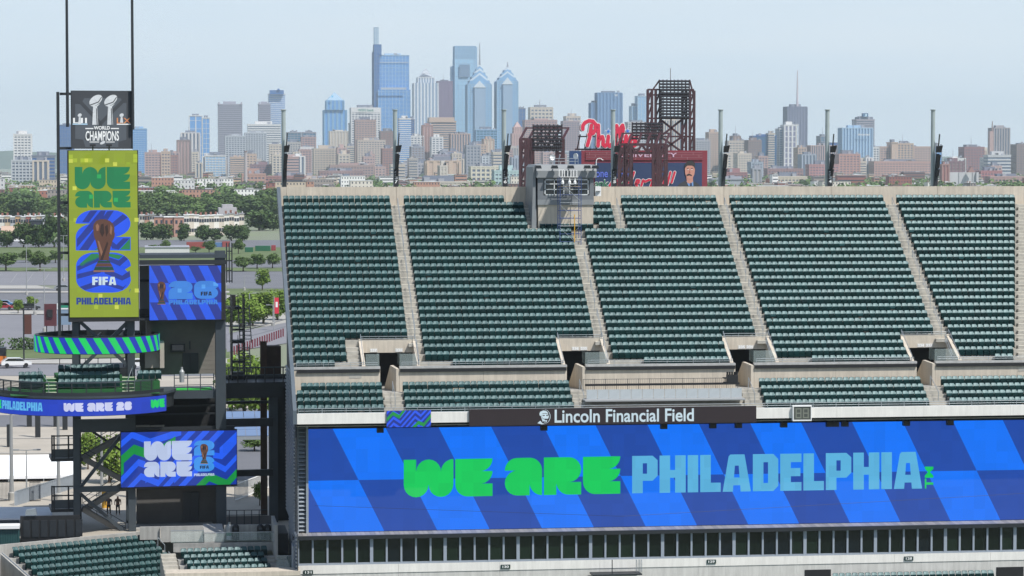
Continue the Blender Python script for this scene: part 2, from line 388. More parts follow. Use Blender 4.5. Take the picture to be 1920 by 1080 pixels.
# the four openings through the tier
for vi, (x0, x1, g0, g1, nums) in enumerate(voms):
    yb = rowy(4); zt = rowz(4) - .06; m = MB()
    m.box(x0, x1, yb - .02, yb + .26, 15.85, zt)                              # panel above the doorway
    m.build('vomitory_wall', CONC, GS)
    for s, x in ((-1, x0), (1, x1)):
        m = MB(); xa, xb = (x - .28, x) if s < 0 else (x, x + .28)
        zlo = 13.0
        m.prism([(219.82, zlo), (yb + .25, zlo), (yb + .25, zt + .12), (219.82, 15.02)], lambda u, v, d: (d, u, v), xa, xb)
        m.build('vomitory_wing', CONC, GS)
        m = MB(); xm = (xa + xb) / 2
        m.path([(xm, 219.95, 15.05), (xm, 219.95, 15.45), (xm, yb, zt + .55), (xm, yb, zt + .1)], .025, 6); m.build('handrail', GALV, GS)
    m = MB()
    for z in (.16, .34): m.tube((x0 - .1, yb + .12, zt + z), (x1 + .1, yb + .12, zt + z), .022, 6)
    q = x0
    while q <= x1 + .01: m.tube((q, yb + .12, zt - .02), (q, yb + .12, zt + .35), .02, 6); q += (x1 - x0) / 3
    m.build('guard_rail', GALV, GS)
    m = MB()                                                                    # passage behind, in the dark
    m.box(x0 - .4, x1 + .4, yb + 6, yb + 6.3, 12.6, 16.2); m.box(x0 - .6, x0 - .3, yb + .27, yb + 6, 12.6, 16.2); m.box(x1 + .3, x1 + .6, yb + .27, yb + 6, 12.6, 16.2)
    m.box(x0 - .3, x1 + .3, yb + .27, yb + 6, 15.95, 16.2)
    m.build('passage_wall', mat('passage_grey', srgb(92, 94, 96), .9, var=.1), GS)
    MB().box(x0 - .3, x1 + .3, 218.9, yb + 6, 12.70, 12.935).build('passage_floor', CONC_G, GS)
    m = MB(); m.prism([(219.5, 12.95), (222.9, 12.95), (221.2, 14.96), (219.5, 14.78)], lambda u, v, d: (g1 - (u - 219.5) * .2 + d, u, v), -.27, -.012)
    m.build('return_wall', CONC, GS)
    if g0 - x0 > .4: MB().box(x0, g0 - .02, 219.82, 220.1, 12.95, 14.75).build('return_wall', CONC, GS)
    gx0 = (g1 + .05); gl = [(gx0, x1 - .02, 219.9, 219.93, 15.0, 15.98), (gx0, gx0 + .03, 219.95, 221.6, 15.0, 15.98)]
    if vi == 0: gl += [(x0 + .02, g0 - .05, 219.9, 219.93, 15.0, 15.98), (g0 - .08, g0 - .05, 219.95, 221.6, 15.0, 15.98)]
    for q_ in gl: MB().box(*q_).build('glass_panel', CLEAR, GS)
    # number plates above the doorway
    F = Frame(0, yb - .05); pw = .62
    cx = (x0 + x1) / 2
    cs = (cx - 1.15, cx + .95) if vi == 0 else (cx - .35, cx + .35)
    for c, s in zip(cs, nums):
        p = MB(); p.box(c - .31, c + .31, yb - .05, yb - .02, 15.9, 16.2); po = p.build('number_plate', mat('plate_pale', srgb(206, 204, 198), .5), GS)
        t = MB(); vsx, fsx = text2d(s, .03); t.add([(c - .26 + .52 * u, yb - .058, 15.94 + .22 * v) for u, v in vsx], fsx); t.build('lettering', mat('plate_white', srgb(240, 240, 236), .5), po)
    # steps handrail of the lower aisle
    c = (g0 + g1) / 2 + .15; m = MB()
    m.path([(c, LY + .9, LZ + .5), (c, LY + .9, LZ + 1.35), (c, LY + 3.3, LZ + 3 * LR + .9), (c, LY + 3.3, LZ + 3 * LR)], .03, 6); m.build('handrail', GALV, GS)
# handrails in the upper aisles
for c, k0, k1 in ((a1, 0, 23), (a2, 0, 17), (a5, 0, 23), (a6, 0, 23), (a3, 20, 23), (a4, 20, 23)):
    k = k0
    while k < k1 - 1:
        e = min(k + 3, k1); m = MB()
        m.path([(c, rowy(k), rowz(k) - .2), (c, rowy(k), rowz(k) + .85), (c, rowy(e) - .3, rowz(e) + .65), (c, rowy(e) - .3, rowz(e))], .026, 6)
        m.path([(c, rowy(k), rowz(k) + .45), (c, rowy(e) - .3, rowz(e) + .25)], .02, 6)
        m.build('handrail', GALV, GS); k += 4
# back wall behind the last row, in panels
bx = [XL] + [onY(p, 350, 241).x for p in (537, 743, 947, 1153, 1357, 1558, 1757)] + [XR]
for a, b in zip(bx, bx[1:]):
    if b - a < .2: continue
    MB().box(a + .012, b - .012, 240.9, 241.2, 27.6, 29.35).build('back_wall_panel', CONC, GS)
MB().box(XL, XR, 240.1, 240.95, 27.4, 27.72).build('back_walk', STEP, GS)
# left flank: raked edge, ribbed metal siding with openings
m = MB(); m.prism([(215.0, 10.8), (215.0, 11.9), (219.3, 15.1), (220.2, 15.5), (240.9, 29.35), (241.2, 29.35), (241.2, 28.5), (220.2, 14.75)], lambda u, v, d: (d, u, v), XL - .32, XL - .02)
m.build('flank_parapet', mat('flank_metal', srgb(88, 98, 106), .5, var=.1, scale=.8), GS)
m = MB(); z = -0.6
RIB = mat('ribbed_siding', srgb(104, 110, 116), .45, metal=.3, var=.08, scale=.6)
back = MB()
back.prism([(215.6, 2.2), (215.6, 10.9), (220, 13.9), (229, 19.8), (229, 8.5), (226, 2.2)], lambda u, v, d: (d, u, v), XL - .1, XL - .02)
back.prism([(213.6, -10), (213.6, 2.19), (224.5, 2.19), (224.5, -10)], lambda u, v, d: (d, u, v), XL - .1, XL - .02)
back.build('flank_wall', mat('flank_dark', srgb(60, 64, 70), .6), GS)
z = -1.0
while z < 14.5:
    y1 = 224.5 if z < 2.2 else 229
    y0 = 213.6 if z < 2.2 else (215.7 if z < 10.7 else 215.7 + (z - 10.7) * 1.45)
    m.prism([(XL - .12, z), (XL - .24, z + .06), (XL - .24, z + .14), (XL - .12, z + .2)], lambda u, v, d: (u, d, v), y0, y1); z += .3
m.build('siding_ribs', RIB, GS)
# ------------------------------------------------------------------ fascia, soffit, suites below
zf0, zf1 = 10.80, 11.62
q = XL
while q < XR - .5:
    MB().box(q + .006, min(q + 7.3, XR) - .006, 215.0, 215.35, zf0, zf1).build('fascia_panel', CONC_L, GS); q += 7.3
MB().box(XL, XR, 215.36, 219.4, 10.62, 10.78).build('soffit', DARK, GS)
MB().box(XL, XR, 218.9, 219.2, -1.0, 10.6).build('screen_backing', STEEL_D, GS)
m = MB()
for z in (LZ + .28, LZ + .46, LZ + .64): m.tube((XL + .1, 215.25, z), (XR, 215.25, z), .024, 6)
q = XL + .1
while q < XR: m.tube((q, 215.25, zf1), (q, 215.25, LZ + .65), .024, 6); q += 1.9
m.build('guard_rail', GALV, GS)
FX = MB().box(-.28, .28, 0, .5, 0, .18).mesh('soffit_fixture', STEEL_D)      # fixtures hanging in the dark gap under the fascia
for i, px in enumerate(list(range(590, 1900, 46))):
    x = onY(px, 800, 216.2).x
    link('soffit_fixture', FX, Vector((x, 216, 10.42)) - Vector((XL, 215, -10)), 0, GS)
for px, py in ((713, 796), (1020, 797), (1245, 795), (1337, 793), (1385, 792), (1470, 790), (1556, 786), (1567, 783), (1585, 783), (1700, 783), (1782, 784)):
    x = onY(px, py, 217).x; m = MB(); m.box(x - .27, x + .27, 216.9, 217.4, 9.85, 10.25); m.beam((x - .2, 217.1, 10.2), (x - .2, 217.1, 10.8), .06); m.beam((x + .2, 217.1, 10.2), (x + .2, 217.1, 10.8), .06)
    m.build('loudspeaker', BLACK, None, label='small black loudspeaker hanging under the white fascia above the long screen', cat='loudspeaker', group='loudspeakers under the fascia')
# louvre strip beside the long screen
x0 = onY(560, 900, 218).x; x1 = onY(573, 900, 218).x; m = MB(); z = 1.9
while z < 10.3: m.hexa([(x0, 217.85, z), (x1, 217.85, z), (x1, 218.3, z + .1), (x0, 218.3, z + .1), (x0, 217.85, z + .05), (x1, 217.85, z + .05), (x1, 218.3, z + .3), (x0, 218.3, z + .3)]); z += .33
m.build('louvre', ALU, GS)
MB().box(x0 - .1, x0 - .02, 217.8, 218.8, 1.6, 10.6).build('louvre_frame', ALU, GS)
MB().box(x1 + .02, onY(578, 900, 218).x, 217.7, 218.4, 1.5, 10.6).build('louvre_frame', ALU, GS)
# sloped apron below the screen: single plates
YW = 217.0
wz1 = onY(600, 1012, YW).z; wz0 = onY(600, 1056, YW).z; wzp = onY(600, 1076, YW - .2).z; zg = onY(600, 1005.5, 216.7).z; zs = onY(600, 999, 217.95).z
SH = [mat('apron_plate_%d' % i, srgb(*c), .5, metal=.2) for i, c in enumerate(((150, 148, 146), (140, 139, 138), (160, 157, 153)))]
sheet = []; dz = zs - zg - .02
for mm in SH:
    t = MB(); t.hexa([(.012, 0, 0), (.378, 0, 0), (.33, 1.2, dz), (-.036, 1.2, dz), (.012, 0, .04), (.378, 0, .04), (.33, 1.2, dz + .04), (-.036, 1.2, dz + .04)]); sheet.append(t.mesh('apron_plate', mm))
AP = MB().hexa([(XL - .3, 216.72, zg - .04), (XR, 216.72, zg - .04), (XR, 217.95, zs - .06), (XL - .3, 217.95, zs - .06), (XL - .3, 216.72, zg - .01), (XR, 216.72, zg - .01), (XR, 217.95, zs - .03), (XL - .3, 217.95, zs - .03)]).build('apron', STEEL_D, GS)
q = XL - .25; i = 0
while q < XR - .4:
    o = link('apron_plate', sheet[i % 3 if R.random() < .8 else 2], Vector((q, 216.74, zg)) - Vector((XL, 215, -10)), 0, AP); q += .39; i += 1
MB().box(XL - .32, XR, 216.5, 216.72, zg - .27, zg + .03).build('gutter', STEEL_D, GS)
MB().box(XL, XR, 216.73, 218.0, wz1 + .02, wz1 + .07).build('eave_soffit', STEEL, GS)
# suite windows: panes and mullions one by one
panes = [MB().box(0, 1.0, 0, .04, wz0 + .02, wz1).mesh('window_pane', g_) for g_ in (PANE, mat('dark_glass_green', (.010, .020, .013), .12, spec=.6), mat('dark_glass_blue', (.006, .010, .014), .05, spec=.7))]
MULL = mat('mullion_alu', srgb(152, 161, 172), .5, metal=.1, var=.06)
mul = MB().box(-.075, .075, -.12, .1, wz0, wz1).mesh('mullion', MULL)
mulw = MB().box(-.13, .13, -.12, .1, wz0, wz1).mesh('mullion', MULL)
WB = thing('suite_window_band', 'band of dark suite windows with grey mullions below the long screen', 'window band', (XL, YW, wz0))
q = XL + .1; i = 0; ob = Vector((XL, YW, wz0))
while q < XR - 1:
    wide = i % 5 == 0
    link('mullion', mulw if wide else mul, Vector((q, YW, 0)) - ob, 0, WB)
    link('window_pane', panes[R.choice((0, 0, 1, 1, 2))], Vector((q + .1, YW + .02, 0)) - ob, 0, WB); q += 1.18 if not wide else 1.22; i += 1
MB().box(XL, XR, YW - .16, YW + .12, wz0 - .14, wz0 - .005).build('window_sill', MULL, WB)
MB().box(XL, XR, 221, 221.2, wz0, wz1).build('suite_back', mat('suite_wall', srgb(70, 84, 74), .8), WB)
# lower white parapet and bowl wall
q = XL
while q < XR - .5:
    e = min(q + 8.2, XR); MB().box(q + .008, e - .008, YW - .2, YW + .2, wzp, wz0 - .15).build('parapet_panel', CONC_L, GS)
    MB().box(q + .006, e - .006, YW - .15, YW + .2, -10, wzp - .01).build('bowl_wall_panel', mat('bowl_wall', srgb(206, 204, 198), .85, var=.06, scale=.6, streak=.22, bump=.1), GS); q = e
for px0, px1, py in ((1508, 1557, 1068), (1867, 1918, 1063)):
    a = onY(px0, py, YW).x; b = onY(px1, py, YW).x; z = onY(px0, py, YW).z
    MB().box(a, b, YW - .19, YW - .12, -6, z).build('doorway', DARK, GS)
# corner end post
MB().box(XL - .35, XL - .02, 215.6, 217.4, -10, 1.0).build('corner_post', mat('post_grey', srgb(150, 156, 164), .6, var=.1), GS)
# section numbers on the parapet
for px, py, s_, wh in ((578, 1073, '131', 'beside the corner post'), (948, 1062.5, '130', 'under the green lettering'), (1334, 1053, '129', 'beside the ladder platform'), (1704, 1047, '128', 'above the short row of seats')):
    c = Frame(0, YW - .25).at(px, py)
    g = MB().box(c.x - .38, c.x + .38, YW - .28, YW - .21, c.z - .16, c.z + .16).build('section_sign', mat('sign_green', srgb(14, 48, 42), .5), None, label='small dark green number sign %s on the white parapet, %s' % (s_, wh), cat='sign')
    vsx, fsx = text2d(s_, .03); t = MB(); t.add([(c.x - .26 + .52 * u, YW - .29, c.z - .1 + .2 * v) for u, v in vsx], fsx); t.build('lettering', WHITE, g)
# ------------------------------------------------------------------ seats
def seat_template():
    P = [(.10, .34), (.105, .60), (.12, .645), (.19, .76), (.25, .855), (.29, .875)]
    U = (-1, -.7, 0, .7, 1); bk = MB()
    g = []; W = .243
    for j, (y, z) in enumerate(P):
        for u in U:
            drop = (.06 if abs(u) == 1 else 0.0) * (1 if j >= 4 else .4 if j == 3 else 0)
            w = W * (.93 if j >= 4 and abs(u) == 1 else 1)
            g.append((u * w, y - .018 * abs(u) ** 2 * (1 if j < 4 else .6), z - drop))
    n = len(U); k = len(P)
    fs = [(j * n + i, j * n + i + 1, (j + 1) * n + i + 1, (j + 1) * n + i) for j in range(k - 1) for i in range(n - 1)]
    bv = [(x, y + .03, z - .01) for x, y, z in g]; o = len(g)
    fs2 = [tuple(o + i for i in reversed(f)) for f in fs]
    edge = [i for i in range(n)] + [j * n + n - 1 for j in range(1, k)] + [(k - 1) * n + i for i in range(n - 2, -1, -1)] + [j * n for j in range(k - 2, 0, -1)]
    side = [(edge[(i + 1) % len(edge)], edge[i], o + edge[i], o + edge[(i + 1) % len(edge)]) for i in range(len(edge))]
    bk.add(g + bv, fs + fs2 + side)
    pan = MB()
    pan.prism([(-.06, .16), (.04, .13), (.085, .30), (.075, .59), (-.005, .60), (-.05, .42)], lambda u, v, d: (d, u, v), -.218, .218)
    pan.box(-.25, -.222, 0, .12, .05, .54); pan.box(.222, .25, 0, .12, .05, .54)
    return bk, pan
SB, SP = seat_template()
SD = MB(); SD.prism([(-.34, .40), (.08, .37), (.085, .43), (-.34, .46)], lambda u, v, d: (d, u, v), -.215, .215); SD.box(-.25, -.222, 0, .12, .05, .54); SD.box(.222, .25, 0, .12, .05, .54)      # a seat left folded down
def tone(r): 
    k = 1 + (r.random() - .5) * .5
    return (k * (1 + .25 * r.random()), k, k)
seat_spots = []      # the mass: position, rotation
rr = random.Random(3)
for k in range(NU):
    cuts = [(c - w / 2, c + w / 2) for c, w in aisles(k)] + cut_struct(k)
    if k == 19: cuts.append((PBX1 + .1, PBX1 + .5))
    if k >= 20: cuts += [(a3, PBX0)]
    if k < 4: cuts.append((voms[0][0] - 1.4, voms[0][0]))
    if k == 0: cuts += [(v[0] - .3, v[1] + 3.2) for v in voms[1:]] + [(voms[0][0] - 2.4, voms[0][1] + 3)]
    if k == 23: cuts.append((PBX0 - 2.2, PBX1 + 2.0))
    for a, b in gaps(cuts, XL + .15, XR - .2):
        n = int((b - a) / .5)
        if n < 1: continue
        p = (b - a) / n; p = min(p, .53); o = (b - a - p * n) / 2
        for i in range(n): seat_spots.append((a + o + p * (i + .5), rowy(k) + .36, rowz(k), 0))
PX0 = onY(1103, 750, 216).x; PX1 = onY(1396, 750, 216).x
for k in range(4):
    cuts = [((v[2] + v[3]) / 2 - .75, (v[2] + v[3]) / 2 + .95) for v in voms] + [(PX0 - .6, PX1 + .2)]
    for a, b in gaps(cuts, XL + (.5 if k == 3 else .1), XR - .2):
        n = int((b - a) / .5)
        if n < 1: continue
        p = (b - a) / n
        for i in range(n):
            if k == 3 and a > XL + 2 and i % 11 in (2, ): pass
            seat_spots.append((a + p * (i + .5), LY + UD * k + .36, LZ + LR * k, 0))
def seat_mass(spots, name):
    mb = MB(); r = random.Random(11); idx = []
    for x, y, z, rz in spots:
        mb.tone = tone(r); jx = (r.random() - .5) * .03
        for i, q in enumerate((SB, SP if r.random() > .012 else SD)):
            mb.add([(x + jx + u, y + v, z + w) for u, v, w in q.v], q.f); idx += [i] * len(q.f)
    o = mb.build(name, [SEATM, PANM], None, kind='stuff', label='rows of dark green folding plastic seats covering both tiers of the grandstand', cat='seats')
    o.data.polygons.foreach_set('material_index', idx); return o
seat_mass(seat_spots, 'stadium_seats')
seat_meshes = []
for i in range(4):
    t = tone(rr); SB.t = [t] * len(SB.f); SP.t = [t] * len(SP.f)
    seat_meshes.append((SB.mesh('seat_back', SEATM), SP.mesh('seat_pan', PANM)))
def seat(loc, rz, label, group):
    o = bpy.data.objects.new('stadium_chair', None); scene.collection.objects.link(o); o.location = loc; o.rotation_euler = (0, 0, rz); o.empty_display_size = .2
    setprops(o, label, 'stadium chair', group); a, b = seat_meshes[rr.randrange(4)]
    link('seat_back', a, parent=o); link('seat_pan', b, parent=o); return o
# ------------------------------------------------------------------ grey panel barrier and rail on the lower tier
BR = thing('panel_barrier', 'pale grey panel barrier with wire rail on the lower tier', 'barrier', (PX0, 217.3, LZ))
n = 14; w = (PX1 - PX0) / n
pn = MB().box(.02, w - .02, 0, .05, 0, .82).mesh('barrier_panel', mat('panel_pale', srgb(172, 178, 180), .5, var=.08))
for i in range(n): link('barrier_panel', pn, (w * i, -.35, .95), 0, BR)
MB().box(PX0 - .3, PX1, 215.6, 219.3, LZ + .9, LZ + 1.0).build('platform_deck', mat('deck_grey', srgb(150, 152, 152), .7), BR)
m = MB()
for i in range(n + 1):
    x = PX0 + w * i; m.beam((x, 218.6, LZ + 1), (x, 218.6, LZ + 2.5), .04)
    for j in range(1, 6):
        if i < n: m.beam((x + w * j / 6, 218.6, LZ + 1), (x + w * j / 6, 218.6, LZ + 2.45), .016)
m.beam((PX0, 218.6, LZ + 2.47), (PX1, 218.6, LZ + 2.47), .035); m.build('wire_rail', STEEL, BR)
MB().box(PX0 + .1, PX1, 217.9, 218.2, LZ + 1.98, LZ + 2.14).build('top_beam', BLACK, BR)
g = MB(); g.box(PX1 - 1.0, PX1 - .1, 218.0, 218.5, LZ + 2.15, LZ + 2.75)
for i in range(5): g.tube((PX1 - .95 + i * .2, 218.25, LZ + 2.75), (PX1 - .95 + i * .2, 218.25, LZ + 3.0), .08, 6)
g.build('equipment_case', BLACK, None, label='black equipment case standing at the end of the pale panel barrier', cat='case')
g = MB(); x = onY(1360, 716, 218).x; g.lathe((x, 218.1, LZ + 2.15), [(.16, 0), (.16, .05), (.04, .06), (.04, .3), (.22, .34), (.22, .42)], 10)
g.build('stool', STEEL_D, None, label='small dark round stool on the black beam of the panel barrier', cat='stool')
for k in (0,):
    pass
# ================================================================== BOARDS AND BOOTH ON THE STAND
def panel_box(fr, pl, pr, pt, pb, n0, n1, mtl, name, label, cat, group=None, pad=0.0):
    """a board: px left/right/top/bottom on the plane fr (offset n0 front, n1 back)"""
    s0, _ = fr.sz(pl, (pt + pb) / 2, n0); s1, _ = fr.sz(pr, (pt + pb) / 2, n0)
    c = (pl + pr) / 2; z1 = fr.sz(c, pt, n0)[1]; z0 = fr.sz(c, pb, n0)[1]
    o = thing(name, label, cat, fr.w((s0 + s1) / 2, n0, z0), fr.b, group)
    MB().fbox(fr, s0 - pad, s1 + pad, n0, n1, z0 - pad, z1 + pad).build('cabinet', mtl, o)
    return o, s0, s1, z0, z1
class SArt:
    """flat marks on a plane in plane metres (s, z)"""
    def __init__(self, fr, n=0.0): self.fr = fr; self.n = n; self.m = {}
    def poly(self, key, pts, lift): self.m.setdefault(key, MB()).add([self.fr.w(s, self.n - lift, z) for s, z in pts], [tuple(range(len(pts)))])
    def word(self, key, s, font, x0, x1, z0, z1, lift, gap=.06, space=.5):
        for p in word(s, font, gap, space): self.poly(key, [(x0 + (x1 - x0) * u, z0 + (z1 - z0) * v) for u, v in p], lift)
    def text(self, key, s, x0, x1, z0, z1, lift, bold=.02, shear=0.0):
        vs_, fs_ = text2d(s, bold, shear)
        self.m.setdefault(key, MB()).add([self.fr.w(x0 + (x1 - x0) * u, self.n - lift, z0 + (z1 - z0) * v) for u, v in vs_], fs_)
    def build(self, parent, mats, names):
        for key, mb in self.m.items(): mb.build(names.get(key, key), mats[key], parent)
# ---- long screen
FB = Frame(0, 218.0)
s0 = FB.sz(578, 900)[0]; s1 = XR - 1
zt = FB.sz(580, 804.5)[1]; zb = FB.sz(580, 998)[1]
BS = thing('long_screen', 'very long blue video screen with diagonal stripes and large green and pale blue lettering', 'screen', FB.w((s0 + s1) / 2, 0, zb))
MB().fbox(FB, s0 - .04, s1 + .04, .03, .5, zb - .04, zt + .04).build('cabinet', BLACK, BS)
LBR = led('bright_blue', 4, 118, 255); LDK = led('deep_blue', 26, 74, 172)
win = [(s0, zb), (s1, zb), (s1, zt), (s0, zt)]
zm = FB.sz(580, 901.5)[1]
sa = FB.sz(623.6, 804)[0]; sb = FB.sz(1786.4, 788)[0]; ds = (sb - sa) / 12; sh = FB.sz(720.5, 995)[0] - sa
A = SArt(FB)
xat = lambda i, z: sa + ds * i + sh * (zt - z) / (zt - zb)
for i in range(-4, 17):
    for (za, zc, par) in ((zm, zt, 0), (zb, zm, 1)):
        q = clip([(xat(i, za), za), (xat(i + 1, za), za), (xat(i + 1, zc), zc), (xat(i, zc), zc)], win)
        if len(q) > 2: A.poly('b' if (i + par) % 2 == 0 else 'd', q, 0)
A.build(BS, {'b': LBR, 'd': LDK}, {'b': 'bright_stripes', 'd': 'dark_stripes'})
A = Art(FB)
A.word('g', 'WE ARE', FAT, [(757, 933), (1163, 925.6), (1163, 855.5), (757, 862.3)], .02, .05, .28)
A.word('p', 'PHILADELPHIA', BLK, [(1185.3, 925), (1729, 916), (1729, 847), (1185.3, 855)], .02, .055)
A.text('t', 'TM', [(1750, 916), (1750, 875), (1734, 875), (1734, 916)], .02, .02)
A.build(BS, {'g': led('green', 10, 208, 92), 'p': led('pale_blue', 92, 182, 228), 't': MATS['led_green']}, {'g': 'green_lettering', 'p': 'pale_lettering', 't': 'small_lettering'})
# ---- zigzag board
def zigzag(fr, n, q, parent, base, cols, tag):
    """chevron bands across a board q = (s0, s1, z0, z1)"""
    s0, s1, z0, z1 = q; W = s1 - s0; Hh = z1 - z0; A = SArt(fr, n); wn_ = [(s0, z0), (s1, z0), (s1, z1), (s0, z1)]
    A.poly('base', wn_, 0)
    bw = Hh * .145
    prof = [(-.3, -.62), (.10, .0), (.24, -.22), (.80, .80), (.94, .52), (1.4, 1.25)]   # broken line rising to the right, in board heights
    for k, col in cols:
        for (u0, v0), (u1, v1) in zip(prof, prof[1:]):
            o = k * .275
            pl = [(s0 + W * u0, z0 + Hh * (v0 + o)), (s0 + W * u1, z0 + Hh * (v1 + o)), (s0 + W * u1, z0 + Hh * (v1 + o) - bw), (s0 + W * u0, z0 + Hh * (v0 + o) - bw)]
            c = clip(pl, wn_)
            if len(c) > 2: A.poly(col, c, .012)
    return A
LNV = led('navy', 22, 48, 150); LRB = led('royal', 38, 92, 250); LGR = led('mid_green', 20, 152, 66)
FZ = Frame(0, 214.85)
o, s0, s1, z0, z1 = panel_box(FZ, 725, 808, 770.5, 800.5, .02, .3, BLACK, 'zigzag_board', 'small blue and green zigzag video board hanging on the white fascia', 'screen')
wz_ = [(725, 801.5), (808, 800), (808, 769), (725, 770.5)]; A = Art(FZ, 0); A.poly('n', wz_, 0)
zz_ = lambda x, y: (510 + x / 4.694, 600 + y / 4.694)
def zband(key, pts, w, lift=.012):
    for (xa, ya), (xb, yb) in zip(pts, pts[1:]):
        c = clip([zz_(xa, ya), zz_(xb, yb), zz_(xb, yb + w), zz_(xa, ya + w)], wz_)
        if len(c) > 2: A.poly(key, c, lift)
for i in range(9):
    y = 640 + i * 52; zband('r', [(960, y + 120), (1070, y), (1130, y + 40), (1260, y - 110), (1310, y - 70), (1420, y - 190)], 26)
zband('g', [(990, 880), (1065, 805), (1120, 835), (1170, 770)], 34, .02); zband('g', [(1225, 950), (1290, 885), (1335, 905), (1420, 800)], 34, .02)
A.build(o, {'n': LNV, 'r': LRB, 'g': LGR}, {'n': 'screen_face', 'r': 'blue_bands', 'g': 'green_bands'})
# ---- dark board with the stadium's name
FL = Frame(0, 214.8)
o, s0, s1, z0, z1 = panel_box(FL, 880, 1418, 764.5, 795.5, .02, .3, BLACK, 'name_board', 'long dark brown board with pale lettering and a bearded head emblem on the fascia', 'sign')
A = SArt(FL); A.poly('f', [(s0, z0), (s1, z0), (s1, z1), (s0, z1)], 0); A.build(o, {'f': led('brown', 44, 32, 35, .8)}, {'f': 'screen_face'})
A = Art(FL); A.text('t', 'Lincoln Financial Field', [(1040, 793), (1301, 790), (1301, 765.5), (1040, 768)], .015, .018)
PALE = led('pale', 205, 226, 236)
hd = lambda pts: [(1004 + x * .3, 766 + y * .3) for x, y in pts]
A.poly('e', hd([(30, 20), (48, 12), (66, 14), (78, 26), (80, 34), (60, 28), (44, 32), (38, 46), (28, 46), (24, 34)]), .014)         # hair
A.poly('e', hd([(40, 36), (60, 31), (80, 38), (84, 52), (78, 64), (50, 64), (40, 52)]), .014)      # brow and cheeks
A.poly('e', hd([(34, 48), (39, 48), (46, 66), (74, 68), (70, 84), (58, 90), (44, 80)]), .015)   # beard line
A.poly('e', hd([(12, 92), (30, 76), (44, 92), (60, 96), (40, 99)]), .014)
A.poly('k', hd([(44, 42), (58, 40), (58, 46), (46, 47)]), .020); A.poly('k', hd([(66, 40), (80, 42), (79, 47), (67, 46)]), .020); A.poly('k', hd([(56, 68), (74, 66), (72, 73), (58, 74)]), .020); A.poly('k', hd([(48, 76), (58, 82), (68, 78), (60, 88), (50, 84)]), .022)
ring = [(52 + 42 * math.cos(t / 24 * 2 * math.pi), 50 + 46 * math.sin(t / 24 * 2 * math.pi)) for t in range(-7, 8)]
for (xa, ya), (xb, yb) in zip(ring, ring[1:]): A.poly('e', hd([(xa, ya), (xb, yb), (xb - 3.2, yb), (xa - 3.2, ya)]), .014)
A.build(o, {'t': PALE, 'e': PALE, 'k': MATS['led_brown']}, {'t': 'lettering', 'e': 'head_emblem', 'k': 'emblem_detail'})
# ---- play clock
FC = Frame(0, 214.7)
o, s0, s1, z0, z1 = panel_box(FC, 1488, 1520, 762.5, 787, .05, .4, mat('dull_panel', srgb(74, 78, 72), .6), 'play_clock', 'small unlit two-digit clock in a white frame on the fascia', 'clock')
m = MB()
for a, b, c, d in ((s0 - .08, s1 + .08, z1, z1 + .1), (s0 - .08, s1 + .08, z0 - .1, z0), (s0 - .08, s0, z0, z1), (s1, s1 + .08, z0, z1)): m.fbox(FC, a, b, 0, .35, c, d)
m.build('frame', WHITE, o); A = SArt(FC, .05)
def seg7(A, key, x0, x1, z0, z1, t, lift):
    zm = (z0 + z1) / 2
    for r in ((x0 + t, x1 - t, z1 - t, z1), (x0 + t, x1 - t, zm - t / 2, zm + t / 2), (x0 + t, x1 - t, z0, z0 + t), (x0, x0 + t, zm, z1), (x1 - t, x1, zm, z1), (x0, x0 + t, z0, zm), (x1 - t, x1, z0, zm)):
        A.poly(key, [(r[0], r[2]), (r[1], r[2]), (r[1], r[3]), (r[0], r[3])], lift)
c = (s0 + s1) / 2; seg7(A, 'd', s0 + .16, c - .06, z0 + .12, z1 - .12, .1, .015); seg7(A, 'd', c + .06, s1 - .16, z0 + .12, z1 - .12, .1, .015)
A.build(o, {'d': mat('digit_dull', srgb(120, 124, 112), .6)}, {'d': 'digits'})
# ---- booth on the top rows
PY = rowy(19) + .5
FP_ = Frame(0, PY); zA = FP_.sz(1060, 419)[1]; 
BO = thing('press_booth', 'small grey metal-clad booth with sloped roof and wide windows on the top rows', 'booth', ((PBX0 + PBX1) / 2, PY, zA - 2))
zr = FP_.sz(1060, 309)[1]; ze = FP_.sz(1060, 333)[1]; zs_ = FP_.sz(1060, 384)[1]; zw0 = FP_.sz(1060, 366)[1]; zw1 = FP_.sz(1060, 336)[1]
CL = mat('booth_cladding', srgb(132, 136, 138), .55, var=.08, scale=.8); CLD = mat('booth_dark', srgb(112, 116, 120), .5, var=.08)
x0, x1 = PBX0, PBX1
MB().box(x0 + .35, x1, PY, PY + 4.5, zA - 2, zs_).build('base_wall', CONC, BO)
MB().prism([(PY - .12, zs_), (PY + 5, zs_), (PY + 5, zs_ + .45), (PY - .12, zs_ + .45)], lambda u, v, d: (d, u, v), x0 + .3, x1 + .05).build('spandrel', CL, BO)
m = MB(); xa = FP_.sz(1019, 350)[0]; xb = FP_.sz(1105, 350)[0]
m.box(x0 + .3, xa, PY - .1, PY + 4.9, zs_ + .45, ze); m.box(xb, x1 + .03, PY - .1, PY + 4.9, zs_ + .45, ze); m.box(xa, xb, PY - .1, PY + .2, zw1, ze)
m.box(xa, xb, PY - .1, PY + .2, zs_ + .45, zw0); m.build('front_wall', CLD, BO)
MB().prism([(PY - .35, ze), (PY + 5, ze), (PY + 5, zr + .05), (PY + .1, zr), (PY - .35, ze + .6)], lambda u, v, d: (d, u, v), x0 + .15, x1 + .25).build('roof', CL, BO)
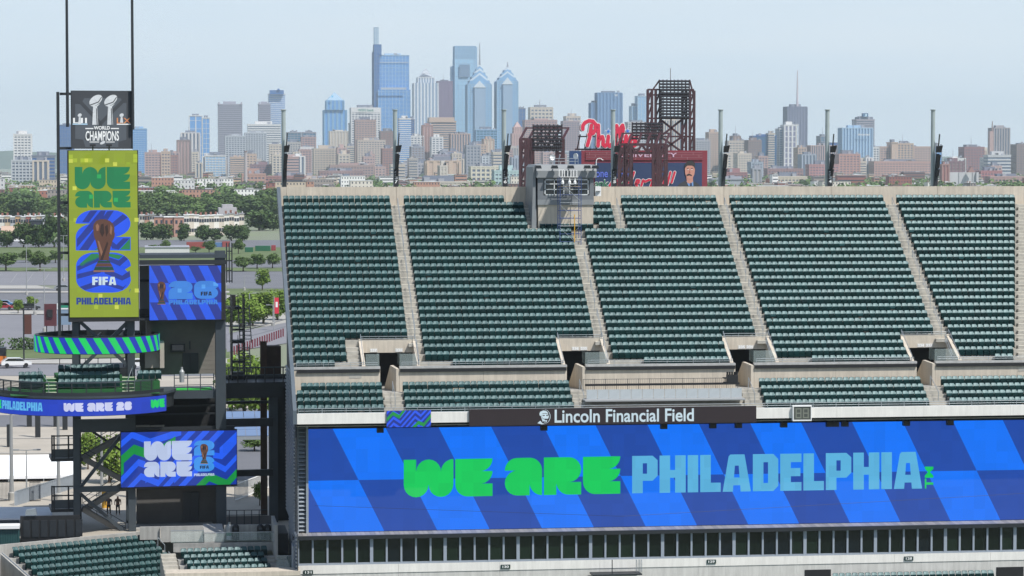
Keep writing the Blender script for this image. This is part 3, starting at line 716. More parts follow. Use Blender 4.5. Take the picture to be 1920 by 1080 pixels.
MB().hexa([(x0 - .25, PY + .1, zA - 2), (x0 + .28, PY + .1, zA - 2), (x0 + .28, PY + 4.8, zA - 2), (x0 - .25, PY + 4.8, zA - 2), (x0 - .05, PY + .1, zr - .2), (x0 + .12, PY + .1, zr), (x0 + .12, PY + 4.8, zr), (x0 - .05, PY + 4.8, zr - .2)]).build('side_wall', CL, BO)
wm = (xa + xb) / 2
for wa, wb in ((xa + .08, wm - .22), (wm + .22, xb - .08)):
    fr_ = MB()
    for a, b, c, d in ((wa, wb, zw1 - .09, zw1), (wa, wb, zw0, zw0 + .09), (wa, wa + .09, zw0, zw1), (wb - .09, wb, zw0, zw1), ((wa + wb) / 2 - .04, (wa + wb) / 2 + .04, zw0, zw1), (wa, wb, zw0 + (zw1 - zw0) * .34, zw0 + (zw1 - zw0) * .34 + .07), (wa, wb, zw0 + (zw1 - zw0) * .68, zw0 + (zw1 - zw0) * .68 + .07)):
        fr_.box(a, b, PY - .12, PY - .02, c, d)
    fo = fr_.build('window_frame', mat('window_white', srgb(214, 218, 218), .5), BO)
    for i in range(2):
        for j in range(3):
            a = wa + .09 + i * ((wb - wa) / 2 - .04); b = a + (wb - wa) / 2 - .14; c = zw0 + (zw1 - zw0) * .34 * j + .08; d = c + (zw1 - zw0) * .34 - .1
            MB().box(a, b, PY - .06, PY - .04, c, d).build('window_pane', PANE, fo)
MB().box(wm - .22, wm + .22, PY - .08, PY + .2, zw0, zw1).build('window_pier', CLD, BO)
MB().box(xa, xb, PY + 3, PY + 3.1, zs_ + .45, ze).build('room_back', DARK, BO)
for px in (1006, 1037, 1067, 1098, 1113):
    c = FP_.sz(px, 315)[0]; h = MB(); zz = FP_.sz(px, 315)[1] - .05; h.prism([(-.3, 0), (.3, 0), (.22, .28), (-.22, .28)], lambda u, v, d: (c + u, d, zz + v), PY - 1.15, PY - .6); h.beam((c, PY - .7, zz + .1), (c, PY - .3, zz + .1), .08)
    h.build('floodlight', STEEL_D, BO)
# metal letter frame and rails above the windows
m = MB(); zz0 = FP_.sz(1060, 331)[1]; zz1 = FP_.sz(1060, 319)[1]
for px in (1045, 1051, 1055, 1061, 1067, 1072, 1078):
    c = FP_.sz(px, 325)[0]; m.box(c - .035, c + .035, PY - 1.1, PY - 1.04, zz0, zz1)
c0 = FP_.sz(1044, 325)[0]; c1 = FP_.sz(1080, 325)[0]; m.box(c0, c1, PY - 1.1, PY - 1.05, zz0 - .05, zz0 - .004); m.box(c0, c0 + .5, PY - 1.1, PY - 1.05, zz1 + .004, zz1 + .05)
m.build('letter_frame', WHITE, BO)
def dish(px, py, r, label, yaw):
    p = onY(px, py, PY + 2.0); t = thing('satellite_dish', label, 'dish', (p.x, p.y, p.z - .9))
    d = MB(); n = 14
    rings = [(0, .12), (r * .6, .08), (r, 0)]
    rot = Matrix.Rotation(yaw, 3, 'Z')
    vs_ = []
    for q, y in rings:
        for i in range(n): a = 2 * math.pi * i / n; vs_.append(p + rot @ Vector((q * math.cos(a), y, q * math.sin(a))))
    for q, y in rings:
        for i in range(n): a = 2 * math.pi * i / n; vs_.append(p + rot @ Vector((q * math.cos(a), y + .05, q * math.sin(a))))
    fs_ = [(j * n + i, j * n + (i + 1) % n, (j + 1) * n + (i + 1) % n, (j + 1) * n + i) for j in range(2) for i in range(n)]
    fs_ += [tuple(3 * n + k for k in reversed(f)) for f in fs_] + [(2 * n + i, 2 * n + (i + 1) % n, 5 * n + (i + 1) % n, 5 * n + i) for i in range(n)]
    d.add(vs_, fs_); d.build('reflector', WHITE, t); MB().tube((p.x, p.y + .2, p.z - 1.0), (p.x, p.y + .2, p.z), .04).build('mast', GALV, t)
dish(1036, 295, .26, 'white satellite dish on the booth roof above the wide left window', .2)
dish(1079, 293, .27, 'white satellite dish on the booth roof beside the curved antenna arm', -.9)
p0 = onY(1030, 310, PY + 1.6); p1 = onY(1084, 310, PY + 1.6); m = MB()
for px in (1031, 1048, 1066, 1084):
    q = onY(px, 300, PY + 1.6); m.tube((q.x, q.y, zr - .05), (q.x, q.y, q.z + .2), .025, 6)
m.tube((p0.x, p0.y, zr + .3), (p1.x, p1.y, zr + .3), .025, 6); m.tube((p0.x, p0.y, zr + .55), (p1.x, p1.y, zr + .55), .025, 6)
m.build('roof_rail', GALV, BO)
q = onY(1118, 312, PY + .3); m = MB(); pts = [(q.x, q.y, zr - .3), (q.x, q.y, zr + .35)] + [(q.x + .28 + .28 * math.cos(math.radians(a)), q.y, zr + .35 + .22 * math.sin(math.radians(a))) for a in (150, 120, 90, 60, 20)] + [(q.x + .62, q.y, zr + .42)]
m.path(pts, .035, 6); m.build('antenna_arm', WHITE, BO)
q = onY(1117, 358, PY + .8); g = MB().box(q.x - .1, q.x + .42, PY + .4, PY + 1.3, q.z - .45, q.z + .4).build('air_conditioner', WHITE, None, label='white outdoor air conditioner unit beside the grey booth', cat='air conditioner')
MB().lathe((q.x + .16, PY + .36, q.z - .02), [(.001, -.01), (.2, 0), (.2, .02), (.001, .03)], 10).build('fan_grille', STEEL, g)
# ---- scaffold tower in front of the booth
SC = thing('scaffold_tower', 'tall narrow blue and yellow steel scaffold tower before the grey booth', 'scaffold', (onY(1068, 440, PY - 2).x, PY - 2, rowz(16)))
BLU = mat('scaffold_blue', srgb(58, 78, 128), .5); YEL = mat('scaffold_yellow', srgb(226, 170, 40), .5)
yA, yB = PY - 2.0, PY - .75
sx = [onY(1050, 400, yA).x, onY(1089.5, 400, yA).x]; zT = onY(1068, 335, yA).z
leg = {}
for i, x in enumerate(sx):
    for y in (yA, yB):
        kk = max(0, int((y - UY) / UD)); zb_ = rowz(kk)
        MB().tube((x, y, zb_), (x, y, zT + .1), .032, 6).build('standard', BLU, SC)
for j in range(10):
    z = zT - .05 - j * .68
    if z < rowz(17): break
    for y in (yA, yB): MB().tube((sx[0], y, z), (sx[1], y, z), .024, 6).build('ledger', BLU if j % 3 else GALV, SC)
    for x in sx: MB().tube((x, yA, z + .2), (x, yB, z + .2), .022, 6).build('transom', BLU, SC)
for j in range(3):
    z = zT - .3 - j * 2.0; MB().tube((sx[0], yA - .03, z), (sx[1], yA - .03, z - 1.7), .02, 6).build('brace', GALV, SC); MB().tube((sx[1], yB, z), (sx[0], yB, z - 1.7), .02, 6).build('brace', GALV, SC)
q = onY(1077, 430, yA); MB().tube((q.x, yA - .1, q.z - 1.1), (q.x, yA - .1, q.z + 1.3), .035, 6).build('ladder_stile', YEL, SC)
MB().box(sx[0], sx[1], yA, yB, zT - .75, zT - .68).build('plank', mat('plank_wood', srgb(170, 150, 112), .8), SC)
for px in (1055, 1068, 1078): 
    q = onY(px, 341, yA - .1); g = MB(); g.lathe((q.x, q.y, q.z - .2), [(.05, 0), (.13, .02), (.13, .2), (.05, .35), (.05, .5)], 8); g.build('work_lamp', WHITE, SC)
# ---- pole row with speakers
POLEM = mat('pole_grey', srgb(160, 170, 168), .45, var=.1, scale=.8)
for px, num in ((532, None), (741, '237'), (945, '236'), (1149.5, '235'), (1351, None), (1551, '234'), (1749, None)):
    b = onY(px, 349, 241.75); zt_ = onY(px, 206, 241.75).z; rx = onY(px, 300, 241.75).x
    lb = 'tall grey steel pole with black loudspeakers ' + ('and white number %s on its base' % num if num else {532: 'beside the flank of the grandstand', 1351: 'behind the red lettered hoarding end', 1749: 'beyond the pole numbered 234'}[px])
    if px == 1351: lb = 'tall grey steel pole with black loudspeakers between the poles numbered 235 and 234'
    t = thing('speaker_pole', lb, 'pole', (rx, 241.75, 22), 0, 'speaker poles behind the grandstand')
    MB().tube((rx, 241.75, 22), (rx, 241.75, zt_), .205, 12, .19).build('shaft', POLEM, t, smooth=False)
    MB().lathe((rx, 241.75, zt_), [(.2, -.06), (.26, -.04), (.26, .03), (.2, .04)], 12).build('cap', POLEM, t)
    dx = .42 if px > 1100 else .24
    if px > 1300:
        m = MB(); m.hexa([(rx + .0, 241.2, 29.36), (rx + .3, 241.2, 29.36), (rx + .3, 241.5, 29.36), (rx + .0, 241.5, 29.36), (rx + .22, 241.15, 32.3), (rx + .46, 241.15, 32.3), (rx + .46, 241.5, 32.3), (rx + .22, 241.5, 32.3)])
    else:
        m = MB(); m.hexa([(rx - .16, 241.2, 29.36), (rx + .22, 241.2, 29.36), (rx + .22, 241.5, 29.36), (rx - .16, 241.5, 29.36), (rx + .0, 241.15, 32.3), (rx + .28, 241.15, 32.3), (rx + .28, 241.5, 32.3), (rx + .0, 241.5, 32.3)])
    m.build('bracket', STEEL_D, t)
    e = .16 if px > 1300 else 0
    for z, w in ((32.75, .3), (31.9, .2), (31.3, .16), (30.6, .14)):
        h = MB(); h.hexa([(rx + e - .02, 240.9, z - .32), (rx + e + w * 1.3, 240.9, z - .32), (rx + e + w * 1.3, 241.3, z - .32), (rx + e - .02, 241.3, z - .32), (rx + e + .02, 240.8, z + .22), (rx + e + w * 1.7, 240.8, z + .32), (rx + e + w * 1.7, 241.3, z + .32), (rx + e + .02, 241.3, z + .25)])
        h.build('speaker_box', BLACK, t)
    MB().beam((rx + e + .2, 241.2, 32.9), (rx + e + .3, 241.2, 34.1), .1).build('fin', STEEL_D, t)
    if num:
        x_ = rx + (.14 if px > 1500 else .03); 
        for i, ch in enumerate(num):
            vs_, fs_ = text2d(ch, .03); q = MB(); q.add([(x_ - .13 + .26 * u, 241.12, 30.42 - .38 * i + .3 * v) for u, v in vs_], fs_); q.build('numeral', WHITE, t)
        MB().box(x_ - .22, x_ + .22, 241.13, 241.19, 29.4, 30.9).build('number_board', STEEL_D, t)
# ---- platform with ladder before the lower wall
q = onY(1160, 1074, 216.0)
PT = thing('ladder_platform', 'small dark platform with a looped white ladder rail before the bowl wall', 'platform', (q.x, 215.8, q.z - 3))
MB().box(onY(1110, 1074, 215.5).x, onY(1203, 1074, 215.5).x, 215.2, 216.7, q.z - .1, q.z).build('deck', STEEL_D, PT)
m = MB()
for px in (1194, 1199, 1203):
    x = onY(px, 1060, 216).x; m.path([(x, 215.9, q.z), (x, 215.9, q.z + .85), (x, 216.0, q.z + 1.0), (x, 216.25, q.z + 1.0), (x, 216.3, q.z + .8), (x, 216.3, q.z)], .022, 6)
m.build('ladder_rail', GALV, PT)
x = onY(1147, 1060, 216).x; MB().tube((x, 215.8, q.z), (x, 215.8, q.z + 1.1), .04, 6).build('stanchion', STEEL_D, PT)
# short row of seats at the lower wall
for i in range(25):
    x = onY(1566 + i * 12.1, 1079, 215.6).x
    seat((x, 215.3, onY(1566, 1075, 215.6).z - .85), 0, 'dark green seat in the single row under the sign numbered 128', 'seats in the single row at the bowl wall')
# wire with a small camera across the screen
m = MB(); a = onY(590, 948, 210); b = onY(1165, 968, 205); c = onY(1920, 925, 212); m.path([a, b, c], .012, 5); m.build('cable', BLACK, None, label='thin dark cable slung across the long screen', cat='cable')
# ================================================================== VIDEO TOWER AT THE CORNER
o_ = onY(300, 700, 233); TF = Frame(o_.x, o_.y, math.radians(5))
def TS(px, py, n=0.0): return TF.sz(px, py, n)
def TZ(py, px=300, n=0.0): return TF.sz(px, py, n)[1]
VT = thing('video_tower', 'dark steel corner tower with block core, balcony and stair flights', 'tower', TF.w(0, 0, 0), TF.b)
def tbox(px0, px1, py0, py1, n0, n1, mtl, name, parent=VT):
    c = (py0 + py1) / 2; a = TS(px0, c, n0)[0]; b = TS(px1, c, n0)[0]; z1 = TZ(py0, (px0 + px1) / 2, n0); z0 = TZ(py1, (px0 + px1) / 2, n0)
    return MB().fbox(TF, a, b, n0, n1, z0, z1).build(name, mtl, parent)
def tbeam(p, q, n0, n1, w, mtl, name, parent=VT):
    a = TF.at(p[0], p[1], n0); b = TF.at(q[0], q[1], n1); return MB().beam(a, b, w).build(name, mtl, parent)
BLOCK = mat('block_wall', srgb(120, 115, 109), .9, var=.08, scale=1.2, bump=.1)
BLOCK_SHADE = mat('block_wall_shade', srgb(84, 82, 80), .9, var=.08, scale=1.2, bump=.1)  # same block wall darkened: deep shade of the lower core put into colour
# columns
zc0 = TZ(1003, 300)
def column(pxa, pxb, pyt, n, name='column'):
    a = TS(pxa, 800, n)[0]; b = TS(pxb, 800, n)[0]; m = MB(); zt = TZ(pyt, pxa, n); w = b - a
    m.fbox(TF, a, b, n, n + .06, zc0, zt); m.fbox(TF, (a + b) / 2 - .05, (a + b) / 2 + .05, n + .06, n + .4, zc0, zt); m.fbox(TF, a, b, n + .4, n + .46, zc0, zt)
    m.build(name, STEEL, VT)
column(405, 424, 470, .6); column(240, 254, 600, .8); column(137, 149, 600, .8); column(505, 521, 735, 4)
column(236, 248, 600, 6.5); column(141, 152, 600, 6.5)
# core walls: courses of blocks as shallow geometry
def block_wall(px0, px1, py0, py1, n, mtl, name):
    c = (py0 + py1) / 2; a = TS(px0, c, n)[0]; b = TS(px1, c, n)[0]; z1 = TZ(py0, 350, n); z0 = TZ(py1, 350, n)
    m = MB(); z = z0
    while z < z1: e = min(z + .4, z1); m.fbox(TF, a, b, n, n + .25, z, e - .02); z += .4
    m.fbox(TF, a, b, n + .03, n + .24, z0, z1)
    return m.build(name, mtl, VT)
block_wall(262, 408, 598, 702, 4.5, BLOCK, 'core_wall'); block_wall(256, 405, 913, 992, 4.5, BLOCK_SHADE, 'core_wall'); block_wall(252, 408, 745, 812, 4.9, DARK, 'core_wall')
tbox(276, 284, 600, 690, 2.6, 4.4, BLOCK, 'side_wall'); tbox(300, 308, 640, 690, 1.2, 4.4, mat('tower_beige', srgb(168, 160, 148), .8, var=.05), 'side_wall'); tbox(272, 300, 640, 690, 2.0, 2.2, MATS['tower_beige'], 'partition')
for py0, py1 in ((662, 700), (923, 976)):
    d = tbox(343, 372, py0, py1, 4.3, 4.48, STEEL_D, 'lift_door'); a, z1 = TS(357.5, py0, 4.28); _, z0 = TS(357.5, py1, 4.28)
    MB().fbox(TF, a - .015, a + .015, 4.26, 4.3, z0, z1).build('door_gap', BLACK, d)
tv = tbox(320, 347, 645, 660, 4.0, 4.2, BLACK, 'wall_monitor'); tbox(323, 344, 647, 657, 3.97, 3.99, PANE, 'monitor_glass', tv)
tbox(355, 357, 640, 655, 4.2, 4.45, STEEL_D, 'conduit')
# floors and main beams
for py0, py1, px0, px1, n0, n1, mt, nm in (
    (703, 747, 252, 408, .9, 5.5, STEEL, 'floor_slab'), (477, 484, 262, 424, .4, 1.0, STEEL, 'roof_beam'), (488, 496, 262, 424, .4, 1.0, STEEL_D, 'roof_beam'),
    (478, 480, 268, 424, 1, 7, STEEL_D, 'roof_deck'), (596, 600, 262, 424, .5, 5, STEEL_D, 'ceiling_beam'),
    (786, 810, 140, 250, .7, 1.2, STEEL, 'tie_beam'), (912, 922, 140, 250, .7, 1.2, STEEL, 'tie_beam'), (800, 812, 252, 440, 1.0, 1.3, STEEL_D, 'tie_beam'),
    (690, 706, 140, 250, .9, 6.8, STEEL_D, 'tie_beam'), (990, 1003, 255, 405, 1.2, 4.6, CONC_G, 'ground_slab')):
    if nm == 'floor_slab':
        z1 = TZ(733, 330, .9); z0 = TZ(748, 330, .9); a = TS(252, 740, .9)[0]; b = TS(408, 740, .9)[0]; MB().fbox(TF, a, b, .9, 5.6, z0, z1).build(nm, mt, VT)
    else: tbox(px0, px1, py0, py1, n0, n1, mt, nm)
tbeam((150, 603), (245, 690), .9, 1.1, .3, STEEL, 'brace'); tbeam((240, 603), (150, 692), 1.1, 1.3, .3, STEEL, 'brace'); tbeam((250, 607), (215, 640), 3, 3, .25, STEEL, 'brace')
tbeam((150, 915), (240, 800), 1.5, 1.5, .28, STEEL, 'brace'); tbeam((150, 925), (242, 1005), 1.5, 1.5, .28, STEEL, 'brace'); tbeam((160, 800), (235, 850), 4.5, 4.5, .2, STEEL_D, 'brace')
for py in (760, 775): tbox(252, 405, py, py + 3, 3.4, 3.6, STEEL_D, 'pipe')
for px in (255, 282): tbox(px, px + 26, 797, 805, 4.4, 4.5, mat('lit_panel', srgb(170, 168, 160), .7), 'light_panel')
# frame mast on the left side of the screens
MA = thing('frame_mast', 'tall dark steel frame mast bolted beside the green vertical screen', 'mast', TF.at(110, 640, .6), TF.b)
ba = TF.at(110, 640, .6)
MB().fbox(TF, TS(107.5, 400, .5)[0], TS(113, 400, .5)[0], .5, .8, TZ(640, 110), TZ(172, 110)).build('post', STEEL_D, MA)
for py in (176, 278, 380, 474, 570, 590): MB().beam(TF.at(112, py, .65), TF.at(135, py, .65), .22).build('arm', STEEL_D, MA)
for px, yb, dx in ((126.8, 238, 0), (249.2, 243, 0)):
    b = TF.at(px, yb, -.2); m = MB(); m.tube(b, b + Vector((0, 0, 16)), .13, 8, .10)
    m.build('net_pole', STEEL_D, None, label='thin dark pole rising %s the banner with two trophies' % ('along the mast side of' if px < 200 else 'along the city side of'), cat='pole')
# ---- banner with two trophies
BN = thing('trophy_banner', 'dark grey banner with two silver trophies and white lettering above the green screen', 'banner', TF.at(190, 278, 0), TF.b)
def quadbox(px0, px1, py0, py1, n0, n1, mtl, name, parent): return tbox(px0, px1, py0, py1, n0, n1, mtl, name, parent)
quadbox(134, 248, 170, 279, .1, .16, mat('banner_mesh', srgb(62, 65, 70), .8, var=.05), 'cloth', BN)
for a in ((133, 134.5, 170, 279), (247.5, 249, 170, 279)): quadbox(*a, 0, .2, STEEL_D, 'frame_bar', BN)
A = Art(TF, .1); SIL = mat('print_silver', srgb(206, 208, 210), .5, var=.12, scale=6); WH = mat('print_white', srgb(236, 236, 234), .6); GREY1 = mat('banner_pale', srgb(84, 89, 96), .8)
A.poly('g', [(141, 195), (152, 195), (158, 184), (226, 184), (232, 193), (237, 193), (237, 262), (222, 266), (222, 276), (160, 276), (156, 262), (141, 260)], .01)
for a, b, w in (((150, 190), (190, 233), 3.2), ((232, 188), (187, 233), 3.2), ((190, 233), (160, 262), 2.5)):
    dx, dy = b[0] - a[0], b[1] - a[1]; l = math.hypot(dx, dy); nx, ny = -dy / l * w, dx / l * w
    A.poly('d', [(a[0] + nx, a[1] + ny), (b[0] + nx, b[1] + ny), (b[0] - nx, b[1] - ny), (a[0] - nx, a[1] - ny)], .02)
def ell(cx, cy, a, b, ang, n=20):
    c, s = math.cos(ang), math.sin(ang)
    return [(cx + a * math.cos(t * 2 * math.pi / n) * c - b * math.sin(t * 2 * math.pi / n) * s, cy + a * math.cos(t * 2 * math.pi / n) * s + b * math.sin(t * 2 * math.pi / n) * c) for t in range(n)]
for dx in (0, 28):
    A.poly('s', ell(179.5 + dx, 188, 13.8, 8.3, -.62), .03); A.poly('s', [(174.5 + dx, 200), (168 + dx, 198), (180 + dx, 198), (188 + dx, 194), (182 + dx, 200), (184 + dx, 234), (173 + dx, 234)], .034)
    A.poly('d', [(168.6 + dx, 196.2), (184 + dx, 190.5), (190 + dx, 181.5), (191 + dx, 182.4), (185 + dx, 192), (169.5 + dx, 197.6)], .042)
    A.poly('d', [(180 + dx, 203), (181.4 + dx, 203), (183 + dx, 234), (181.2 + dx, 234)], .044)
A.text('w', 'WORLD', rectq(176, 236.3, 206, 243), .03, .03); A.text('w', 'CHAMPIONS', rectq(160.5, 245.5, 223, 264), .03, .02)
for r in ((160, 240, 175, 242), (208, 240, 223, 242), (168, 265.5, 186, 267), (199, 265.5, 215, 267)): A.poly('w', [(r[0], r[1]), (r[2], r[1]), (r[2], r[3]), (r[0], r[3])], .03)
A.poly('s', ell(192.5, 267.5, 5.6, 2.7, -.45, 12), .03)
A.text('w', 'LII', rectq(137, 221, 163, 231), .03, .01); A.poly('b', [(136, 231.5), (164, 231.5), (164, 234), (136, 234)], .03); A.poly('s', ell(149.5, 216, 4, 3.2, -.5, 12), .034); A.poly('s', [(148, 218), (151, 218), (152.5, 233), (146.5, 233)], .034)
A.text('r', 'LIX', rectq(219, 221, 245, 231.5), .03, .012); A.poly('w', [(219, 232), (245, 232), (245, 234), (219, 234)], .03); A.poly('s', ell(228, 216, 4.2, 3.4, -.5, 12), .034); A.poly('s', [(226.6, 218), (229.4, 218), (231, 230), (225, 230)], .034)
A.build(BN, {'g': GREY1, 'd': MATS['banner_mesh'], 's': SIL, 'w': WH, 'b': mat('print_ice', srgb(170, 200, 220), .6), 'r': mat('print_coral', srgb(226, 110, 104), .6, var=.3, scale=5, col2=srgb(230, 170, 90))}, {'g': 'pale_ground', 'd': 'dark_strokes', 's': 'trophy_print', 'w': 'lettering', 'b': 'ice_mark', 'r': 'coral_mark'})
for px in (174, 204.5):
    f = tbox(px - 5.5, px + 5.5, 270.5, 274, -.9, -.5, BLACK, 'banner_lamp', BN); tbeam((px, 274), (px, 281), -.6, -.1, .1, BLACK, 'lamp_arm', BN)
# ---- trophy print used on the boards
BRZ = led('bronze', 96, 62, 48); BRZL = led('bronze_light', 150, 108, 84); BRZD = led('bronze_dark', 52, 32, 26); LGN = led('cup_green', 26, 70, 48)
def cup(A, cx, yt, yb, w, lift):
    """gold cup: globe, twisting body, banded foot"""
    h = yb - yt; f = lambda pts: [(cx + x * w, yt + y * h) for x, y in pts]
    A.poly('z', f([(-.5, .17), (-.47, .09), (-.36, .03), (-.18, 0), (.05, 0), (.26, .03), (.42, .09), (.48, .17), (.47, .24), (.5, .27), (.48, .34), (.38, .42), (.30, .54), (.24, .66), (.22, .78), (-.22, .78), (-.24, .66), (-.30, .55), (-.38, .42), (-.46, .32)]), lift)
    A.poly('l', f([(-.38, .12), (-.30, .08), (-.22, .13), (-.26, .22), (-.34, .22)]), lift + .012); A.poly('l', f([(-.30, .40), (-.22, .42), (-.06, .62), (-.12, .70), (-.22, .55)]), lift + .012)
    A.poly('l', f([(.30, .10), (.38, .16), (.34, .3), (.26, .26)]), lift + .012)
    A.poly('k', f([(-.14, .10), (-.02, .08), (.02, .26), (-.08, .34), (-.2, .24)]), lift + .012); A.poly('k', f([(.04, .14), (.16, .10), (.2, .24), (.1, .34)]), lift + .014); A.poly('k', f([(.14, .42), (.20, .46), (-.06, .78), (-.18, .78), (-.1, .68)]), lift + .014)
    A.poly('v', f([(-.26, .785), (.26, .785), (.30, .83), (-.32, .83)]), lift); A.poly('z', f([(-.32, .833), (.31, .833), (.40, .90), (-.41, .90)]), lift); A.poly('v', f([(-.41, .903), (.40, .903), (.46, .965), (-.47, .965)]), lift); A.poly('l', f([(-.47, .968), (.46, .968), (.48, 1), (-.49, 1)]), lift)
CUPM = {'z': BRZ, 'l': BRZL, 'k': BRZD, 'v': LGN}; CUPN = {'z': 'cup_print', 'l': 'cup_highlight', 'k': 'cup_shadow_print', 'v': 'cup_band'}
# ---- green vertical screen
VS = thing('vertical_screen', 'tall olive green vertical video screen with green letters and a bronze cup', 'screen', TF.at(194, 603, 0), TF.b)
tbox(127.8, 260, 281.5, 603, .06, .8, BLACK, 'cabinet', VS); A = Art(TF, 0)
OLV = led('olive', 146, 166, 42); 
qv = [(131, 595), (260, 594.3), (257, 282), (128.5, 282.5)]
fv = A.quadmap(qv); A.poly('o', qv, 0)
A.word('g', 'WE', FAT, [(140.3, 355), (244, 354.5), (243.5, 313), (140, 313)], .03, .05); A.word('g', 'ARE', FAT, [(141, 389.5), (245, 389), (244.3, 357.5), (140.7, 357.8)], .03, .05)
q2 = [(142.3, 469.5), (245, 469.5), (244.5, 394), (141.7, 394)]; q6 = [(143, 548.5), (245.8, 548.5), (245, 473.5), (142.5, 473.5)]
def glyph_stripes(A, ch, q, bands, lift):
    f = A.quadmap(q); out = [f(u, v) for u, v in FAT[ch][1]]; A.poly('B', out, lift)
    for key, pl in bands:      # convex stripe cut out of the letter: clip by the letter's convex pieces
        for piece in pl: A.poly(key, [f(u, v) for u, v in piece], lift + .014)
glyph_stripes(A, '2', q2, [('N', [[(.12, .70), (.24, .70), (.40, .99), (.27, .99)], [(.02, .28), (.02, .08), (.5, .80), (.55, .99), (.46, .99)], [(.06, .01), (.22, .01), (.70, .99), (.58, .97)], [(.42, .40), (.52, .40), (.95, .82), (.86, .90)], [(.60, .30), (.66, .05), (.78, .02), (.98, .30), (.86, .30), (.74, .14)]]), ('G', [[(.80, .02), (.99, .02), (.99, .30)], [(.34, .02), (.44, .10), (.44, .02)]])], .03)
glyph_stripes(A, '6', q6, [('G', [[(.06, .70), (.28, .97), (.40, .97), (.44, .88), (.10, .66)], [(.60, .97), (.66, .97), (.86, .92), (.78, .83), (.56, .92)]]), ('N', [[(.02, .66), (.44, .90), (.44, .80), (.02, .54)], [(.56, .90), (.78, .80), (.88, .92), (.95, .84), (.80, .66), (.56, .80)], [(.02, .46), (.45, .60), (.45, .50), (.02, .34)], [(.52, .62), (.84, .42), (.98, .55), (.99, .40), (.84, .30), (.52, .48)], [(.06, .14), (.40, .30), (.55, .30), (.86, .14), (.92, .2), (.84, .06), (.50, .20), (.16, .06)]])], .03)
A.word('w', 'FIFA', BLK, rectq(173, 519, 218, 534.5), .06, .09); A.word('b', 'PHILADELPHIA', BLK, rectq(143.2, 558, 245.5, 571), .03, .05)
A.text('b', '?', rectq(242.5, 541.5, 245, 548), .03, .01)
cup(A, 195, 411, 510, 41, .06)
for x, y, k in ((129, 290, 1), (129, 298, 2), (137, 297, 1), (151, 297, 1), (158, 297, 2), (166, 297, 1), (197, 297, 2), (212, 304, 2), (250, 289, 1), (250, 297, 1), (136, 349, 2), (138, 409, 1), (252, 408.5, 2), (184.5, 551, 2), (252.5, 541, 2), (176.5, 572, 1), (215, 572, 2), (170, 551, 0), (145, 541, 0), (220, 297, 0), (237, 304, 0)):
    A.poly('y%d' % k, [(x, y), (x + 7.6, y), (x + 7.6, y + 7.4), (x, y + 7.4)], .02)
for x, y in ((182, 327), (167.5, 365), (213.5, 371)): A.poly('h', [(x, y), (x + 7.6, y), (x + 7.6, y + 7.4), (x, y + 7.4)], .045)
A.build(VS, dict(CUPM, o=OLV, g=led('leaf', 22, 130, 78), B=led('vivid', 30, 88, 246), N=led('navy2', 30, 54, 150), G=led('leaf2', 34, 132, 78), w=PALE, b=led('navy3', 26, 62, 150), y0=led('olive0', 150, 176, 40), y1=led('olive1', 172, 194, 52), y2=led('olive2', 208, 218, 84), h=led('leaf3', 40, 176, 92)), dict(CUPN, o='screen_face', g='green_lettering', B='blue_digits', N='navy_stripes', G='green_stripes', w='white_lettering', b='blue_lettering', y0='faint_pixels', y1='pale_pixels', y2='yellow_pixels', h='light_pixels'))
# ---- upper right screen
S2 = thing('side_screen', 'blue striped video screen with pale blue digits hung from the tower roof beam', 'screen', TF.at(352, 601, 0), TF.b)
tbox(280, 423, 497, 600.5, .1, .5, BLACK, 'cabinet', S2)
TF2 = Frame(TF.at(352, 550, 0).x, TF.at(352, 550, 0).y, math.radians(6))
A = Art(TF2, .05); wn_ = [(280.5, 600.5), (423.3, 598.6), (422.3, 496.6), (279.8, 498)]
for i in range(-6, 12):
    for (ya, yb, par) in ((498, 530.7, 0), (530.7, 567, 1), (567, 600.5, 0)):
        xf = lambda i, y: 282 + i * 17.9 + (y - 498) * .50
        c = clip([(xf(i, ya), ya), (xf(i + 1, ya), ya), (xf(i + 1, yb), yb), (xf(i, yb), yb)], wn_)
        if len(c) > 2: A.poly('n' if (i + par) % 2 == 0 else 'r', c, 0)
A.word('c', '26', FAT, [(316, 561), (409, 560), (409, 526.5), (316, 527)], .02, .06); A.word('c', 'PHILADELPHIA', BLK, rectq(316.5, 562.5, 408.5, 571, .6), .02, .07)
A.word('k', 'FIFA', BLK, rectq(376.5, 547, 397, 554.3, .3), .04, .1); A.poly('q', [(378, 533.5), (385, 533.5), (385, 541), (378, 541)], .03); A.poly('q', [(333, 541), (340.5, 541), (340.5, 548.5), (333, 548.5)], .03); A.poly('q', [(403, 529), (409, 533), (409, 536), (400, 536), (400, 529)], .028)
cup(A, 303, 528, 571, 16, .03)
A.build(S2, dict(CUPM, n=led('navy4', 34, 54, 152), r=led('royal2', 36, 92, 240), c=led('sky', 60, 134, 226), k=led('ink', 10, 16, 38), q=led('sky2', 88, 166, 246)), dict(CUPN, n='navy_stripes', r='blue_stripes', c='pale_lettering', k='dark_lettering', q='light_pixels'))
